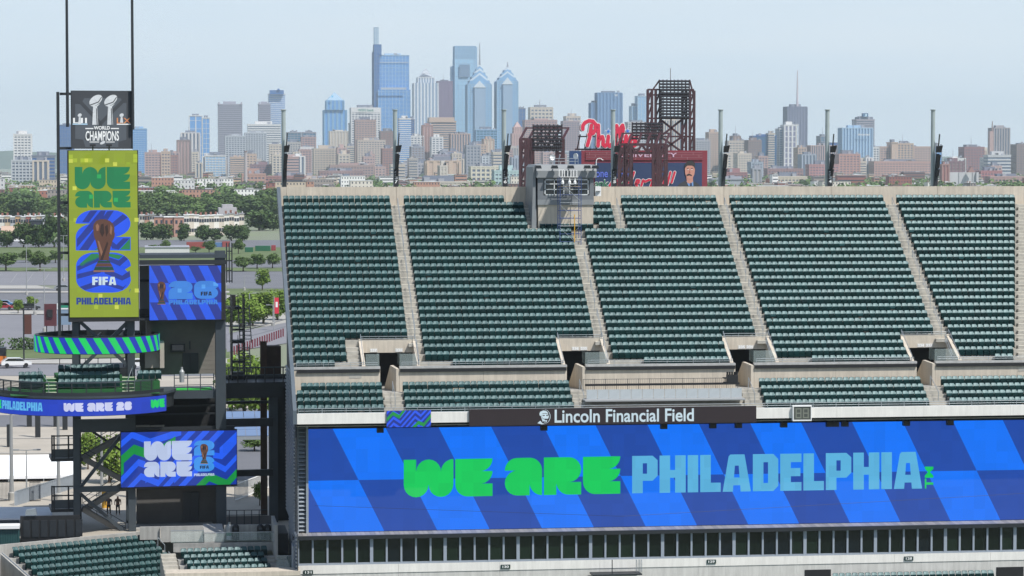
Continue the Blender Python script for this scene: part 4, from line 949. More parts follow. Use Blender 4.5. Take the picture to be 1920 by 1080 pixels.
# ---- lower screen with zigzags
o3 = TF.at(335, 860, .2); TF3 = Frame(o3.x, o3.y, math.radians(5.5))
S3 = thing('lower_screen', 'wide blue zigzag video screen with pale rounded letters and a small cup', 'screen', TF3.at(335, 914, 0), TF3.b)
a = TF3.sz(227, 860)[0]; b = TF3.sz(444, 860)[0]; z1 = TF3.sz(335, 809)[1]; z0 = TF3.sz(335, 911.5)[1]
MB().fbox(TF3, a - .04, b + .04, .06, .45, z0 - .12, z1 + .08).build('cabinet', BLACK, S3)
A = Art(TF3, 0); wn_ = [(227, 914), (443.6, 908), (443.6, 807), (227, 811)]; A.poly('n', wn_, 0)
zp = lambda x, y: (220 + x / 8.348, 800 + y / 8.348)       # coordinates read off the enlarged photo
def band(key, pts, w, l=.012):
    for (xa, ya), (xb, yb) in zip(pts, pts[1:]):
        c = clip([zp(xa, ya), zp(xb, yb), zp(xb, yb + w), zp(xa, ya + w)], wn_)
        if len(c) > 2: A.poly(key, c, l)
band('r', [(-150, 405), (230, 75), (515, 185), (900, 60), (1000, 30)], 105); band('g', [(-150, 640), (260, 280), (470, 350)], 150); band('g', [(-150, 790), (60, 590), (100, 545)], 180)
band('r', [(-100, 960), (330, 505), (440, 545)], 110); band('r', [(-20, 1130), (370, 725), (640, 830), (1000, 420), (1130, 280)], 105); band('g', [(690, 290), (910, 150)], 90, .014)
for x in (960, 1180, 1410): band('r', [(x - 520, 770), (x + 260, -40)], 120)
band('r', [(1500, 400), (1640, 420), (1760, 300), (1960, 60)], 90); band('r', [(1600, 330), (1980, -30)], 130); band('r', [(1500, 520), (1690, 620), (1960, 330)], 95)
for x in (640, 880): band('r', [(x, 1010), (x + 420, 560)], 115)
band('g', [(1180, 970), (1440, 720), (1710, 830), (1980, 540)], 135)
A.word('w', 'WE', FAT, [zp(418, 535), zp(1168, 525), zp(1168, 218), zp(418, 232)], .03, .04); A.word('w', 'ARE', FAT, [zp(418, 792), zp(1168, 776), zp(1168, 542), zp(418, 552)], .03, .05)
A.word('c', '2', FAT, [zp(1200, 452), zp(1520, 448), zp(1520, 214), zp(1200, 218)], .03); A.word('c', '6', FAT, [zp(1200, 704), zp(1520, 700), zp(1520, 466), zp(1200, 470)], .03)
A.word('w', 'PHILADELPHIA', BLK, [zp(1200, 776), zp(1520, 768), zp(1520, 728), zp(1200, 734)], .03, .07); A.word('k', 'FIFA', BLK, [zp(1293, 658), zp(1432, 656), zp(1432, 608), zp(1293, 612)], .05, .09)
c0 = zp(1360, 270); c1 = zp(1360, 582); cup(A, c0[0], c0[1], c1[1], 15, .05)
A.build(S3, dict(CUPM, n=led('navy5', 20, 56, 164), r=led('royal3', 34, 96, 250), g=led('mid_green2', 18, 148, 66), w=led('pale_lilac', 190, 206, 240), c=led('sky3', 60, 150, 240), k=MATS['led_ink']), dict(CUPN, n='screen_face', r='blue_bands', g='green_bands', w='pale_lettering', c='blue_digits', k='dark_lettering'))
# ---- ring screen round the columns
class Ring:
    def __init__(self, px, py, n, r): self.c = TF.at(px, py, n); self.r = r
    def w(self, s, z, dr=0.0):
        a = s / self.r + TF.b * 0 - YAW * .35; return Vector((self.c.x + (self.r + dr) * math.sin(a), self.c.y - (self.r + dr) * math.cos(a), z))
RG = Ring(182, 640, 1.6, 5.3)
zt = TF.at(182, 634, 1.6 - 5.3).z; zb = TF.at(182, 664, 1.6 - 5.3).z
RO = thing('ring_screen', 'ring-shaped video band with slanted green and blue stripes round the tower columns', 'screen', (RG.c.x, RG.c.y, zb))
N = 54; mm = [MB() for _ in range(N)]; per = 2 * math.pi * 5.3
for i in range(N):
    for j in range(6):
        f0, f1 = j / 6, (j + 1) / 6; z0_ = zt + (zb - zt) * f0; z1_ = zt + (zb - zt) * f1
        for q in range(2):
            sa_ = (i + q / 2) * per / N; sb_ = (i + (q + 1) / 2) * per / N
            mm[i].add([RG.w(sa_ + f1 * .8, z1_), RG.w(sb_ + f1 * .8, z1_), RG.w(sb_ + f0 * .8, z0_), RG.w(sa_ + f0 * .8, z0_)], [(0, 1, 2, 3)])
led('neon', 16, 214, 100); led('cobalt', 22, 56, 186)
for i in range(N): mm[i].build('stripe', MATS['led_neon' if i % 2 == 0 else 'led_cobalt'], RO)
m = MB(); K = 48
for i in range(K):
    s_a, s_b = i * per / K, (i + 1) * per / K
    m.hexa([RG.w(s_a, zb - .05, -.06), RG.w(s_b, zb - .05, -.06), RG.w(s_b, zb - .05, -.35), RG.w(s_a, zb - .05, -.35), RG.w(s_a, zt + .06, -.06), RG.w(s_b, zt + .06, -.06), RG.w(s_b, zt + .06, -.35), RG.w(s_a, zt + .06, -.35)])
m.build('ring_frame', STEEL_D, RO)
for a_ in range(8): MB().beam(RG.w(a_ * per / 8, zt - .2, -.3), (RG.c.x, RG.c.y, zt - .2), .12).build('spoke', STEEL_D, RO)
# ---- round balcony with ribbon
BL = Ring(160, 740, 1.6, 7.9)
nf = 1.6 - 7.9; zt = TF.at(160, 749.5, nf).z; zb = TF.at(160, 780, nf).z; zfl = zt + .25
RB = thing('ribbon_screen', 'curved blue ribbon screen with white and green lettering under the balcony', 'screen', (BL.c.x, BL.c.y, zb))
def s_of(px): return BL.r * (math.asin(max(-1, min(1, (px - 160) / 5100 * 226 / BL.r))) )
sA, sB = -BL.r * 1.5, s_of(318); m = MB(); K = 60
for i in range(K):
    a, b = sA + (sB - sA) * i / K, sA + (sB - sA) * (i + 1) / K; m.add([BL.w(a, zb), BL.w(b, zb), BL.w(b, zt), BL.w(a, zt)], [(0, 1, 2, 3)])
m.build('screen_face', led('cobalt2', 24, 62, 196), RB)
m = MB()
for i in range(K):
    a, b = sA + (sB - sA) * i / K, sA + (sB - sA) * (i + 1) / K
    m.hexa([BL.w(a, zb - .04, -.06), BL.w(b, zb - .04, -.06), BL.w(b, zb - .04, -.4), BL.w(a, zb - .04, -.4), BL.w(a, zt + .04, -.06), BL.w(b, zt + .04, -.06), BL.w(b, zt + .04, -.4), BL.w(a, zt + .04, -.4)])
m.build('cabinet', BLACK, RB)
zh = zt - zb
def ribword(s, font, pa, pb, mtl, name, gap=.06, space=.4, h=(.27, .80)):
    a, b = s_of(pa), s_of(pb); m = MB()
    for p in word(s, font, gap, space):
        # split long edges so that the letters follow the curve
        m.add([BL.w(a + (b - a) * u, zb + zh * (h[0] + (h[1] - h[0]) * v), .05) for u, v in p], [tuple(range(len(p)))])
    m.build(name, mtl, RB)
ribword('RE', FAT, -6, 11, MATS['led_neon'], 'green_lettering'); ribword('PHILADELPHIA', BLK, 13, 93, led('aqua', 96, 186, 240), 'aqua_lettering'); ribword('WE ARE 26', FAT, 132.5, 256, led('lilac', 208, 214, 248), 'white_lettering'); ribword('WE', FAT, 290, 314, MATS['led_neon'], 'green_lettering')
BA = thing('balcony', 'round dark steel balcony with green stepped floor and railings below the ring screen', 'balcony', (BL.c.x, BL.c.y, zb))
m = MB(); K = 40
pts = [(BL.w(s_, 0, -.42).x, BL.w(s_, 0, -.42).y) for s_ in [-BL.r * 1.75 + BL.r * 3.5 * i / K for i in range(K + 1)]]
m.prism(pts, lambda u, v, d: (u, v, d), zb + .2, zt + .05); m.build('deck', STEEL_D, BA)
m = MB(); m.prism([(BL.w(s_, 0, -.2).x, BL.w(s_, 0, -.2).y) for s_ in [-BL.r * 1.75 + BL.r * 3.5 * i / K for i in range(K + 1)]], lambda u, v, d: (u, v, d), zt + .06, zfl); m.build('kerb', STEEL, BA)
CARP = mat('green_carpet', srgb(34, 92, 46), .95, var=.1, scale=4)
def bbox(px0, px1, n0, n1, z0, z1, mtl, name, parent=BA):
    a = TS(px0, 720, n0)[0]; b = TS(px1, 720, n0)[0]; return MB().fbox(TF, a, b, n0, n1, z0, z1).build(name, mtl, parent)
bbox(20, 300, -4.2, 4.5, zfl - .02, zfl + .03, CARP, 'carpet')
rows = [(-4.0, .40), (-3.1, .92), (-2.2, 1.44)]
for i, (n0, dz) in enumerate(rows): bbox(106, 229, n0, n0 + .9 if i < 2 else 1.5, zfl, zfl + dz, CARP, 'seat_step'); bbox(36, 86, n0 + .8, n0 + 1.7, zfl, zfl + dz, CARP, 'seat_step')
bbox(253, 300, -2.6, -.4, zfl, zfl + .9, CARP, 'seat_step')
EDGE = mat('nosing', srgb(196, 206, 176), .8)
for pa, pb in ((86, 106), (229, 252)):
    for i in range(5):
        bbox(pa, pb, -4.0 + .48 * i, -4.0 + .48 * (i + 1) + .02, zfl, zfl + .25 * (i + 1), CARP, 'stair_step'); bbox(pa, pb, -4.03 + .48 * i, -4.0 + .48 * i, zfl + .25 * (i + 1) - .07, zfl + .25 * (i + 1) + .005, EDGE, 'step_edge')
for i, (n0, dz) in enumerate(rows):
    for k in range(10):
        s_ = TS(115.5 + k * 11.6, 720, n0)[0]; p = TF.w(s_, n0 + .4, zfl + dz); seat(p, TF.b, 'dark green seat in the balcony block between the two green stairs', 'seats in the middle balcony block')
    if i < 2:
        for k in range(4):
            s_ = TS(42 + k * 11.6, 720, n0)[0]; p = TF.w(s_, n0 + 1.2, zfl + dz); seat(p, TF.b, 'dark green seat in the small balcony block at the railed outer end', 'seats in the outer balcony block')
for k in range(4):
    s_ = TS(262 + k * 11.6, 720, -2)[0]; seat(TF.w(s_, -2.2, zfl + .9), TF.b, 'dark green seat in the short balcony row beside the platform gate', 'seats in the short balcony row')
# railing along the arc
m = MB()
for i in range(48):
    a, b = -BL.r * 1.5 + (s_of(318) + BL.r * 1.5) * i / 48, -BL.r * 1.5 + (s_of(318) + BL.r * 1.5) * (i + 1) / 48; m.hexa([BL.w(a, zfl, -.24), BL.w(b, zfl, -.24), BL.w(b, zfl, -.3), BL.w(a, zfl, -.3), BL.w(a, zfl + .3, -.24), BL.w(b, zfl + .3, -.24), BL.w(b, zfl + .3, -.3), BL.w(a, zfl + .3, -.3)])
m.build('skirt', STEEL_D, BA)
RA = thing('balcony_railing', 'dark railing with horizontal bars along the round balcony edge', 'railing', (BL.c.x, BL.c.y - 7, zfl))
bar = MB(); top = MB(); s_ = -BL.r * 1.5
while s_ < s_of(300):
    q = BL.w(s_, zfl, -.3); MB().beam(q, q + Vector((0, 0, 1.12)), .11).build('post', STEEL_D, RA); s_ += 1.25
for i in range(48):
    a, b = -BL.r * 1.5 + (s_of(300) + BL.r * 1.5) * i / 48, -BL.r * 1.5 + (s_of(300) + BL.r * 1.5) * (i + 1) / 48
    top.beam(BL.w(a, zfl + 1.12, -.3), BL.w(b, zfl + 1.12, -.3), .11)
    if True:
        for h in ((.4, .52, .64, .76, .88, 1.0) if a < s_of(88) or a > s_of(245) else (.75,)): bar.beam(BL.w(a, zfl + h, -.3), BL.w(b, zfl + h, -.3), .05)
top.build('top_rail', STEEL, RA); bar.build('bars', STEEL_D, RA)
for pa in (90, 236, 250):
    m = MB(); a = TF.w(TS(pa, 720, -3)[0], -4.2, zfl + .95); b = TF.w(TS(pa + 16 * (1 if pa > 200 else -1), 720, -3)[0], -1.4, zfl + 2.1); m.path([a - Vector((0, 0, .9)), a, b, b - Vector((0, 0, .9))], .03, 6); m.build('stair_rail', GALV, RA)
for pa in range(112, 236, 24): MB().beam(TF.w(TS(pa, 700, 1.6)[0], 1.6, zfl + 1.5), TF.w(TS(pa, 700, 1.6)[0], 1.6, zfl + 2.6), .06).build('post', STEEL_D, RA)
MB().beam(TF.w(TS(30, 700, 1.6)[0], 1.6, zfl + 2.6), TF.w(TS(250, 700, 1.6)[0], 1.6, zfl + 2.6), .07).build('top_rail', STEEL, RA)
# platform to the right with rail and turf
zpl = TZ(733, 350, .9)
PR = thing('platform_railing', 'grey open railing along the turf platform under the side screen', 'railing', TF.w(TS(360, 740)[0], .9, zpl), TF.b)
tf = MB().fbox(TF, TS(325, 740)[0], TS(402, 740)[0], 1.2, 3.6, zpl, zpl + .04).build('turf_mat', mat('turf', srgb(40, 170, 60), .95, var=.15, scale=8), VT)
for px in (327, 352, 376, 401): p = TF.w(TS(px, 720, .9)[0], .95, zpl); MB().beam(p, p + Vector((0, 0, 1.45)), .08).build('post', STEEL, PR)
for h in (1.42, 1.1, .5): MB().beam(TF.w(TS(326, 720, .9)[0], .95, zpl + h), TF.w(TS(402, 720, .9)[0], .95, zpl + h), .06).build('rail', GALV if h > 1.2 else STEEL, PR)
# ---- stairs: flights with treads, landings, stringers
def flight(a, b, w, side, parent, nst=10, mtl=STEEL_D):
    a = Vector(a); b = Vector(b); d = Vector((b.x - a.x, b.y - a.y, 0)); dn = d.normalized(); sd_ = Vector((-dn.y, dn.x, 0)) * w
    for k in range(nst):
        p = a + (b - a) * ((k + .5) / nst); t = d.length / nst / 2 + .04
        m = MB(); m.hexa([p - dn * t - sd_ * 0, p + dn * t, p + dn * t + sd_, p - dn * t + sd_, p - dn * t + Vector((0, 0, .05)), p + dn * t + Vector((0, 0, .05)), p + dn * t + sd_ + Vector((0, 0, .05)), p - dn * t + sd_ + Vector((0, 0, .05))]); m.build('tread', mat('tread_grey', srgb(128, 128, 126), .8), parent)
    for o in (Vector((0, 0, 0)), sd_): MB().beam(a + o, b + o, .06, .42).build('stringer', mat('stringer_grey', srgb(132, 130, 125), .8, var=.08), parent)
    for h in (1.0, .55): MB().beam(a + Vector((0, 0, h)), b + Vector((0, 0, h)), .05).build('handrail', mtl, parent)
    for k in range(4): p = a + (b - a) * (k / 3); MB().beam(p, p + Vector((0, 0, 1.0)), .05).build('baluster', mtl, parent)
ST = thing('tower_stair', 'dark zigzag steel stair with landings inside the tower columns', 'stairs', TF.w(TS(190, 1000, 2)[0], 2, zc0), TF.b)
P_ = lambda px, py, n: TF.at(px, py, n)
flight(P_(152, 858, 2.5), P_(238, 905, 2.5), 1.3, 1, ST, 13); flight(P_(155, 955, 2.5), P_(235, 1002, 2.5), 1.3, 1, ST, 13)
flight(P_(235, 905, 4.4), P_(155, 955, 4.4), 1.3, 1, ST, 12); flight(P_(235, 812, 4.4), P_(152, 858, 4.4), 1.3, 1, ST, 12)
for py0 in (860, 955):
    l = tbox(96, 155, py0 - 1, py0 + 5, 2.2, 6, STEEL_D, 'landing', ST)
    tbox(98, 150, py0 - 18, py0 - 2, 2.15, 2.2, STEEL, 'landing_panel', ST)
    for px in (96, 100, 127, 149): tbox(px, px + 3, py0 - 44, py0, 2.1, 2.2, STEEL_D, 'landing_post', ST)
    for dy in (-44, -27): tbox(96, 150, py0 + dy, py0 + dy + 2.4, 2.1, 2.18, STEEL_D, 'landing_rail', ST)
# right-hand stair behind the tower
RS = thing('rear_stair', 'black steel stair tower with enclosed flights behind the side screen', 'stairs', P_(440, 720, 7), TF.b)
for i, (ya, yb, xa, xb) in enumerate(((640, 575, 436, 456), (700, 650, 436, 456))):
    flight(P_(xb - 6, ya, 6.5), P_(xb - 10, yb, 9.5), -1.0, 1, RS, 9)
    tbox(434, 458, ya - 2, ya + 4, 5.8, 7.0, STEEL_D, 'landing', RS); tbox(436, 457, ya - 24, ya - 20, 5.8, 5.9, STEEL_D, 'landing_rail', RS)
for px in (434, 457): tbox(px, px + 2.5, 560, 722, 5.7, 5.9, STEEL_D, 'post', RS); tbox(px - 2, px + .5, 552, 722, 10, 10.2, STEEL_D, 'post', RS)
tbox(428, 452, 575, 580, 8, 10, STEEL_D, 'landing', RS); tbox(434, 442, 553, 576, 8.5, 9.2, BLACK, 'cabinet', RS)
# roof mast lattice beside the side screen
LM = thing('lattice_mast', 'dark lattice mast beside the tower roof beam', 'mast', P_(430, 540, 2), TF.b)
for px in (424, 429, 434): tbox(px, px + 2, 455, 530, 2, 2.15, STEEL_D, 'chord', LM)
for py in (470, 488, 506, 526): tbox(424, 436, py, py + 2, 2.02, 2.12, STEEL_D, 'strut', LM)
tbox(262, 280, 498, 600, 3.0, 3.2, mat('grey_panel', srgb(150, 150, 150), .7, var=.05), 'back_panel'); tbox(262, 280, 524, 528, 2.6, 2.9, STEEL_D, 'rail_bar'); tbox(262, 280, 580, 592, 2.0, 2.9, STEEL_D, 'rail_bar')
# ---- bridge and beams between tower and stand
BG = thing('link_bridge', 'dark steel footbridge with railing between tower and grandstand', 'bridge', P_(470, 745, 4), TF.b)
tbox(424, 545, 717, 727, 3.0, 7.5, STEEL_D, 'deck', BG); tbox(424, 530, 727, 746, 3.2, 3.5, STEEL_D, 'girder', BG)
for px in range(428, 545, 17): tbox(px, px + 2, 688, 718, 3.0, 3.1, STEEL_D, 'post', BG)
for py in (688, 702): tbox(424, 545, py, py + 2.2, 3.0, 3.08, STEEL, 'rail', BG)
tbox(424, 545, 704, 716, 7.0, 7.1, mat('mesh_panel', srgb(52, 56, 60), .7), 'back_panel', BG)
for i, (py0, py1, n) in enumerate(((785, 800, 3.6), (881, 893, 3.6), (735, 741, 8.5), (752, 757, 8.5))):
    g = tbox(424, 512, py0, py1, n, n + .4, STEEL_D, 'cross_beam')
tbox(489, 501, 640, 1000, 9.0, 9.3, mat('rust_panel', srgb(78, 58, 46), .8, var=.2, scale=1), 'cladding_strip'); tbox(515, 545, 722, 1010, 5.2, 7.0, STEEL_D, 'dark_bay')
tbox(496, 527, 649, 716, 10.5, 12, mat('rust_box', srgb(66, 50, 42), .8, var=.2), 'service_box')
zz = TZ(990, 480, 3)
# ================================================================== LOWER CORNER: CONCRETE, SEATS, BINS
CW = thing('corner_terrace', 'pale concrete terrace walls and steps round the corner seat blocks', 'terrace', onZ(400, 1060, 0))
# block of seats turned towards the field
bA = math.radians(30)
pA = onZ(25, 1027, .45); F1 = Frame(pA.x, pA.y, bA)
nrow, nseat, sp = 8, 23, .55
for k in range(nrow + 2):
    z = -.40 - .42 * k; n0 = -.82 * k; sh_ = .12 * k
    MB().fbox(F1, sh_ - .4, sh_ + nseat * sp + .6 + .1 * k, n0 - .25, n0 + .62, z - .9, z).build('seat_step', CONC_G, CW)
    if k >= nrow: continue
    for i in range(nseat):
        p = F1.w(sh_ + sp * (i + .5), n0, z); seat(p, bA, 'dark green seat in the turned block in front of the stair tower', 'seats in the turned corner block')
m = MB(); m.fbox(F1, -1.2, nseat * sp + .2, .7, 1.0, -3, .66); m.build('block_wall', CONC_G, CW)
m = MB(); a = F1.w(-.55, .9, 0); b = F1.w(.9, -9, -4.2)
m.prism([(0, 0), (1, 0), (1, 1), (0, 1)], lambda u, v, d: (a + (b - a) * u) + Vector((d, 0, -4 + 4.1 * v)), -.35, 0); m.build('slanted_wall', CONC_G, CW)
m = MB(); m.path([a + Vector((-.15, 0, .12)), b + Vector((-.15, 0, .12))], .05); m.build('wall_rail', GALV, CW)
MB().box(a.x - 8, a.x - .35, a.y - 6, a.y + .3, -8, -.35).build('side_wall', CONC_G, CW)
# straight small block
p0 = onZ(338, 1030, .35); F2 = Frame(p0.x, p0.y, math.radians(7))
for k in range(5):
    z = -.5 - .36 * k; n0 = -.85 * k
    MB().fbox(F2, -.2, 8.2, n0 - .3, n0 + .6, z - 1, z).build('seat_step', CONC_G, CW)
    if k > 3: continue
    for i in range(12 if k else 13):
        seat(F2.w(.30 + .545 * i + .14 * k, n0, z), F2.b, 'dark green seat in the small straight block below the waste bins', 'seats in the small straight block')
for i in range(7): MB().fbox(F2, 7.0, 8.6, -.5 - .5 * i, .05 - .5 * i, -3, -.45 - .22 * i).build('stair_step', STEP, CW)
for i in range(9): MB().fbox(F2, -1.5, -.3, -.5 - .5 * i + .9, .05 - .5 * i + .9, -3.5, -.1 - .24 * i).build('stair_step', STEP, CW)
def wallpx(px0, px1, py0, py1, Y, th, mtl=CONC_G, name='concrete_wall'):
    a = onY(px0, (py0 + py1) / 2, Y); b = onY(px1, (py0 + py1) / 2, Y); z1 = onY((px0 + px1) / 2, py0, Y).z; z0 = onY((px0 + px1) / 2, py1, Y).z
    return MB().box(a.x, b.x, Y, Y + th, z0, z1).build(name, mtl, CW)
wallpx(262, 300, 988, 1012, 227.5, .3); wallpx(301, 381, 987, 1016, 227.2, .3); wallpx(383, 420, 1000, 1030, 224.5, 6, CONC_G, 'floor_slab'); wallpx(325, 517, 1018, 1034, 222.6, .3); wallpx(420, 515, 984, 1012, 225.3, .25); wallpx(515, 521, 985, 1050, 219.5, 6)
m = MB(); m.box(onY(310, 1060, 216).x, onY(560, 1060, 216).x, 213.5, 215.5, onY(430, 1082, 213.5).z, onY(430, 1073, 213.5).z); m.build('front_ledge', CONC, CW)
MB().box(onY(519, 1000, 222.5).x, XL - .4, 221.8, 227, -8, 1.2).build('bay_wall', STEEL_D, CW)
m = MB(); m.box(onY(370, 1060, 216).x, onY(560, 1060, 216).x, 213.7, 215.4, -9, onY(430, 1083, 213.5).z); m.build('ledge_recess', DARK, CW)
for px0, px1, py0, py1, Y in ((320, 382, 996, 1018, 222.4), (383, 515, 1000, 1016, 222.3), (518, 555, 1043, 1064, 217.6)):
    a = onY(px0, py0, Y); b = onY(px1, py0, Y); z1 = a.z; z0 = onY(px0, py1, Y).z; g = MB().box(a.x, b.x, Y, Y + .03, z0, z1).build('glass_guard', CLEAR, CW); MB().box(a.x, b.x, Y - .02, Y + .05, z1, z1 + .05).build('guard_cap', GALV, g)
for pts in ([(296, 1028), (296, 1008), (309, 1022), (309, 1046)], [(316, 1052), (316, 1034), (331, 1052), (331, 1066)]):
    m = MB(); m.path([onY(x, y, 222) for x, y in pts], .03, 6); m.build('handrail', GALV, CW)
for px, kind, lb in ((442, 'b', 'black domed waste bin beside the silver bottle-shaped bin'), (488.5, 'd', 'black rounded waste bin by the glass guard, on the tower side of its pair'), (501.5, 'd', 'black rounded waste bin by the glass guard, at the stair end of its pair')):
    p = onY(px, 1012, 224.2); g = MB(); g.lathe((p.x, p.y, p.z), [(.26, 0), (.3, .05), (.3, .95), (.27, 1.15), (.12, 1.3)], 12); g = g.build('waste_bin', BLACK, None, smooth=False, label=lb, cat='bin')
    MB().box(p.x - .13, p.x + .13, p.y - .33, p.y - .27, p.z + .85, p.z + 1.02).build('bin_opening', STEEL, g)
p = onY(430, 1012, 224.0); g = MB(); g.lathe((p.x, p.y, p.z), [(.2, 0), (.24, .05), (.24, .5), (.235, .52), (.235, .98), (.2, 1.15), (.09, 1.28), (.08, 1.34), (.1, 1.35), (.1, 1.44)], 14); g = g.build('bottle_bin', mat('bottle_silver', srgb(150, 154, 154), .4, var=.1), None, label='silver bottle-shaped recycling bin with green label band on the terrace', cat='bin')
MB().lathe((p.x, p.y, p.z + .35), [(.246, 0), (.246, .3)], 14).build('label_band', mat('band_green', srgb(24, 92, 66), .5), g)
p = onY(341, 697, 232); g = MB(); g.lathe((p.x, p.y, p.z - .9), [(.2, 0), (.22, .9), (.1, 1.1), (.09, 1.3)], 12); g.build('platform_bottle_bin', MATS['bottle_silver'], None, label='silver bottle-shaped bin on the turf platform before the block wall', cat='bin')
# ================================================================== GROUND AND THE NEAR SURROUNDINGS
GRD = mat('city_ground', srgb(138, 136, 128), .95, var=.22, scale=.02, col2=srgb(118, 132, 96))
m = MB()
for x0, x1, y0, y1 in ((-16000, 16000, 232, 26000), (-16000, -90, -400, 232), (150, 16000, -400, 232)):
    m.add([(x0, y0, -.05), (x1, y0, -.05), (x1, y1, -.05), (x0, y1, -.05)], [(0, 1, 2, 3)])
m.build('ground', GRD, None, kind='structure', label='city ground reaching to the horizon')
MB().add([(-90, -60, -10.5), (150, -60, -10.5), (150, 232, -10.5), (-90, 232, -10.5)], [(0, 1, 2, 3)]).build('field', mat('field_grass', srgb(74, 84, 62), .95, var=.1, scale=.3), None, kind='structure', label='grass field inside the stadium')
MB().box(-90, 150, 231.9, 232.2, -10.6, -.06).build('retaining_wall', CONC_G, None, kind='structure', label='concrete retaining wall behind the corner terrace')
def sheet_px(pts, z, mtl, name, kind='structure'):
    ps = [onZ(x, y, z) for x, y in pts]; return MB().add(ps, [tuple(range(len(ps)))]).build(name, mtl, None, kind=kind)
ASPH = mat('asphalt_worn', srgb(124, 124, 129), .95, var=.08, scale=.05, bump=.0); ASPH2 = mat('asphalt_dark', srgb(108, 109, 114), .95, var=.10, scale=.08)
PAVE = mat('plaza_paving', srgb(172, 164, 151), .9, var=.14, scale=.12); KERB = mat('kerb_concrete', srgb(166, 163, 157), .9, var=.1, scale=.2); GRASS = mat('lawn', srgb(92, 106, 64), .95, var=.2, scale=.08)
PAINT = mat('road_paint', srgb(150, 150, 150), .8)
sheet_px([(-500, 1010), (560, 1010), (560, 705), (-500, 705)], 0, PAVE, 'plaza')
sheet_px([(-500, 704.5), (430, 704.5), (430, 682), (-500, 682)], .0, ASPH, 'road')
sheet_px([(-500, 681.5), (430, 681.5), (430, 672), (-500, 672)], .12, KERB, 'pavement')
sheet_px([(-500, 671.8), (430, 671.8), (430, 655), (-500, 655)], .05, GRASS, 'verge')
sheet_px([(-500, 654.5), (430, 654.5), (430, 588), (-500, 588)], 0, ASPH, 'parking_lot')
sheet_px([(-500, 588.8), (430, 588.8), (430, 582), (-500, 582)], .12, KERB, 'kerb_strip')
sheet_px([(-500, 581.5), (430, 581.5), (430, 549), (-500, 549)], 0, ASPH2, 'parking_lot')
sheet_px([(-500, 548.6), (430, 548.6), (430, 545.4), (-500, 545.4)], .12, KERB, 'kerb_strip')
sheet_px([(-500, 545), (430, 545), (430, 541.5), (-500, 541.5)], .0, ASPH2, 'parking_aisle')
sheet_px([(-500, 541.2), (100, 541.2), (70, 535), (-500, 535)], .12, KERB, 'kerb_strip')
sheet_px([(-500, 534.8), (430, 534.8), (430, 509), (-500, 509)], 0, ASPH, 'parking_lot')
sheet_px([(-500, 508.5), (900, 508.5), (900, 502), (-500, 502)], .05, GRASS, 'verge')
sheet_px([(-500, 501.5), (900, 501.5), (900, 488), (-500, 488)], 0, ASPH2, 'parking_lot')
sheet_px([(-500, 487.5), (900, 487.5), (900, 464), (-500, 464)], .05, GRASS, 'lawn')
sheet_px([(-500, 463.5), (900, 463.5), (900, 450), (-500, 450)], 0, ASPH2, 'road')
# right-hand gap: lots, avenue, pavement
sheet_px([(425, 541), (900, 541), (900, 509), (425, 509)], 0, ASPH2, 'parking_lot'); sheet_px([(425, 553), (900, 553), (900, 541.3), (425, 541.3)], .08, GRASS, 'verge')
sheet_px([(425, 612), (900, 612), (900, 553.3), (425, 553.3)], .02, KERB, 'pavement'); sheet_px([(425, 660), (900, 590), (900, 553.6), (640, 585), (425, 626)], .06, ASPH, 'avenue')
sheet_px([(-500, 800), (140, 800), (140, 778), (-500, 778)], .03, ASPH2, 'service_road')
for yy in (735, 762, 822, 850, 900): sheet_px([(-300, yy), (140, yy), (140, yy - 1.2), (-300, yy - 1.2)], .04, KERB, 'paving_joint')
sheet_px([(425, 900), (560, 900), (560, 765), (425, 765)], .03, ASPH2, 'service_yard')
for d in (0, 14):   # dark tar lines along the avenue
    a = onZ(430, 640 - d, .08); b = onZ(560, 606 - d, .08); MB().beam(a, b, .5, .01).build('tar_line', ASPH2, None, kind='structure')
for i in range(10):
    a = onZ(-40 + i * 30, 530, .02); b = onZ(-28 + i * 30, 513, .02); MB().beam(a, b, .12, .01).build('bay_line', PAINT, None, kind='structure')
# ---------------------------------------------------------------- trees
LEAF = mat('foliage', (0.098, 0.158, 0.052), .8, attr=True, spec=.2); LEAFB = mat('foliage_bright', (0.150, 0.235, 0.045), .8, attr=True, spec=.2); LEAFD = mat('foliage_dark', (0.068, 0.115, 0.042), .8, attr=True, spec=.2); BARK = mat('bark', srgb(92, 78, 66), .95, var=.2, scale=2)
def crown_mesh(seed, nb, nl, leaf, mtl, tall=1.0):
    """unit crown, radius about 1 wide, standing on z = 0 to 2 * tall: leaf clumps over many lobes"""
    r = random.Random(seed); mb = MB(); lobes = []
    for i in range(nb):
        a = r.random() * 2 * math.pi; h = r.random(); q = .66 * math.sqrt(r.random()) * (1 - .5 * abs(h - .35))
        lobes.append((Vector((q * math.cos(a), q * math.sin(a), (.35 + 1.25 * h) * tall)), .28 + .22 * r.random()))
    for c, rad in lobes:
        lt = .75 + .5 * r.random()
        for k in range(nl):
            v = Vector((r.gauss(0, 1), r.gauss(0, 1), r.gauss(0, 1) * .9)).normalized(); p = c + v * rad * (.55 + .5 * r.random())
            n = (v + Vector((r.gauss(0, .6), r.gauss(0, .6), r.gauss(0, .6)))).normalized(); x = n.orthogonal().normalized(); y = n.cross(x); t = r.random() * 6.28; x, y = x * math.cos(t) + y * math.sin(t), y * math.cos(t) - x * math.sin(t)
            l = leaf * (.7 + .7 * r.random()); g = lt * (.8 + .4 * r.random()); mb.tone = (g * (.95 + .15 * r.random()), g, g * .9)
            mb.add([p - x * l * .5 - y * l * .1, p + y * l * .42, p + x * l * .5 + y * l * .1, p - y * l * .42], [(0, 1, 2, 3)])
    return mb.mesh('crown', mtl)
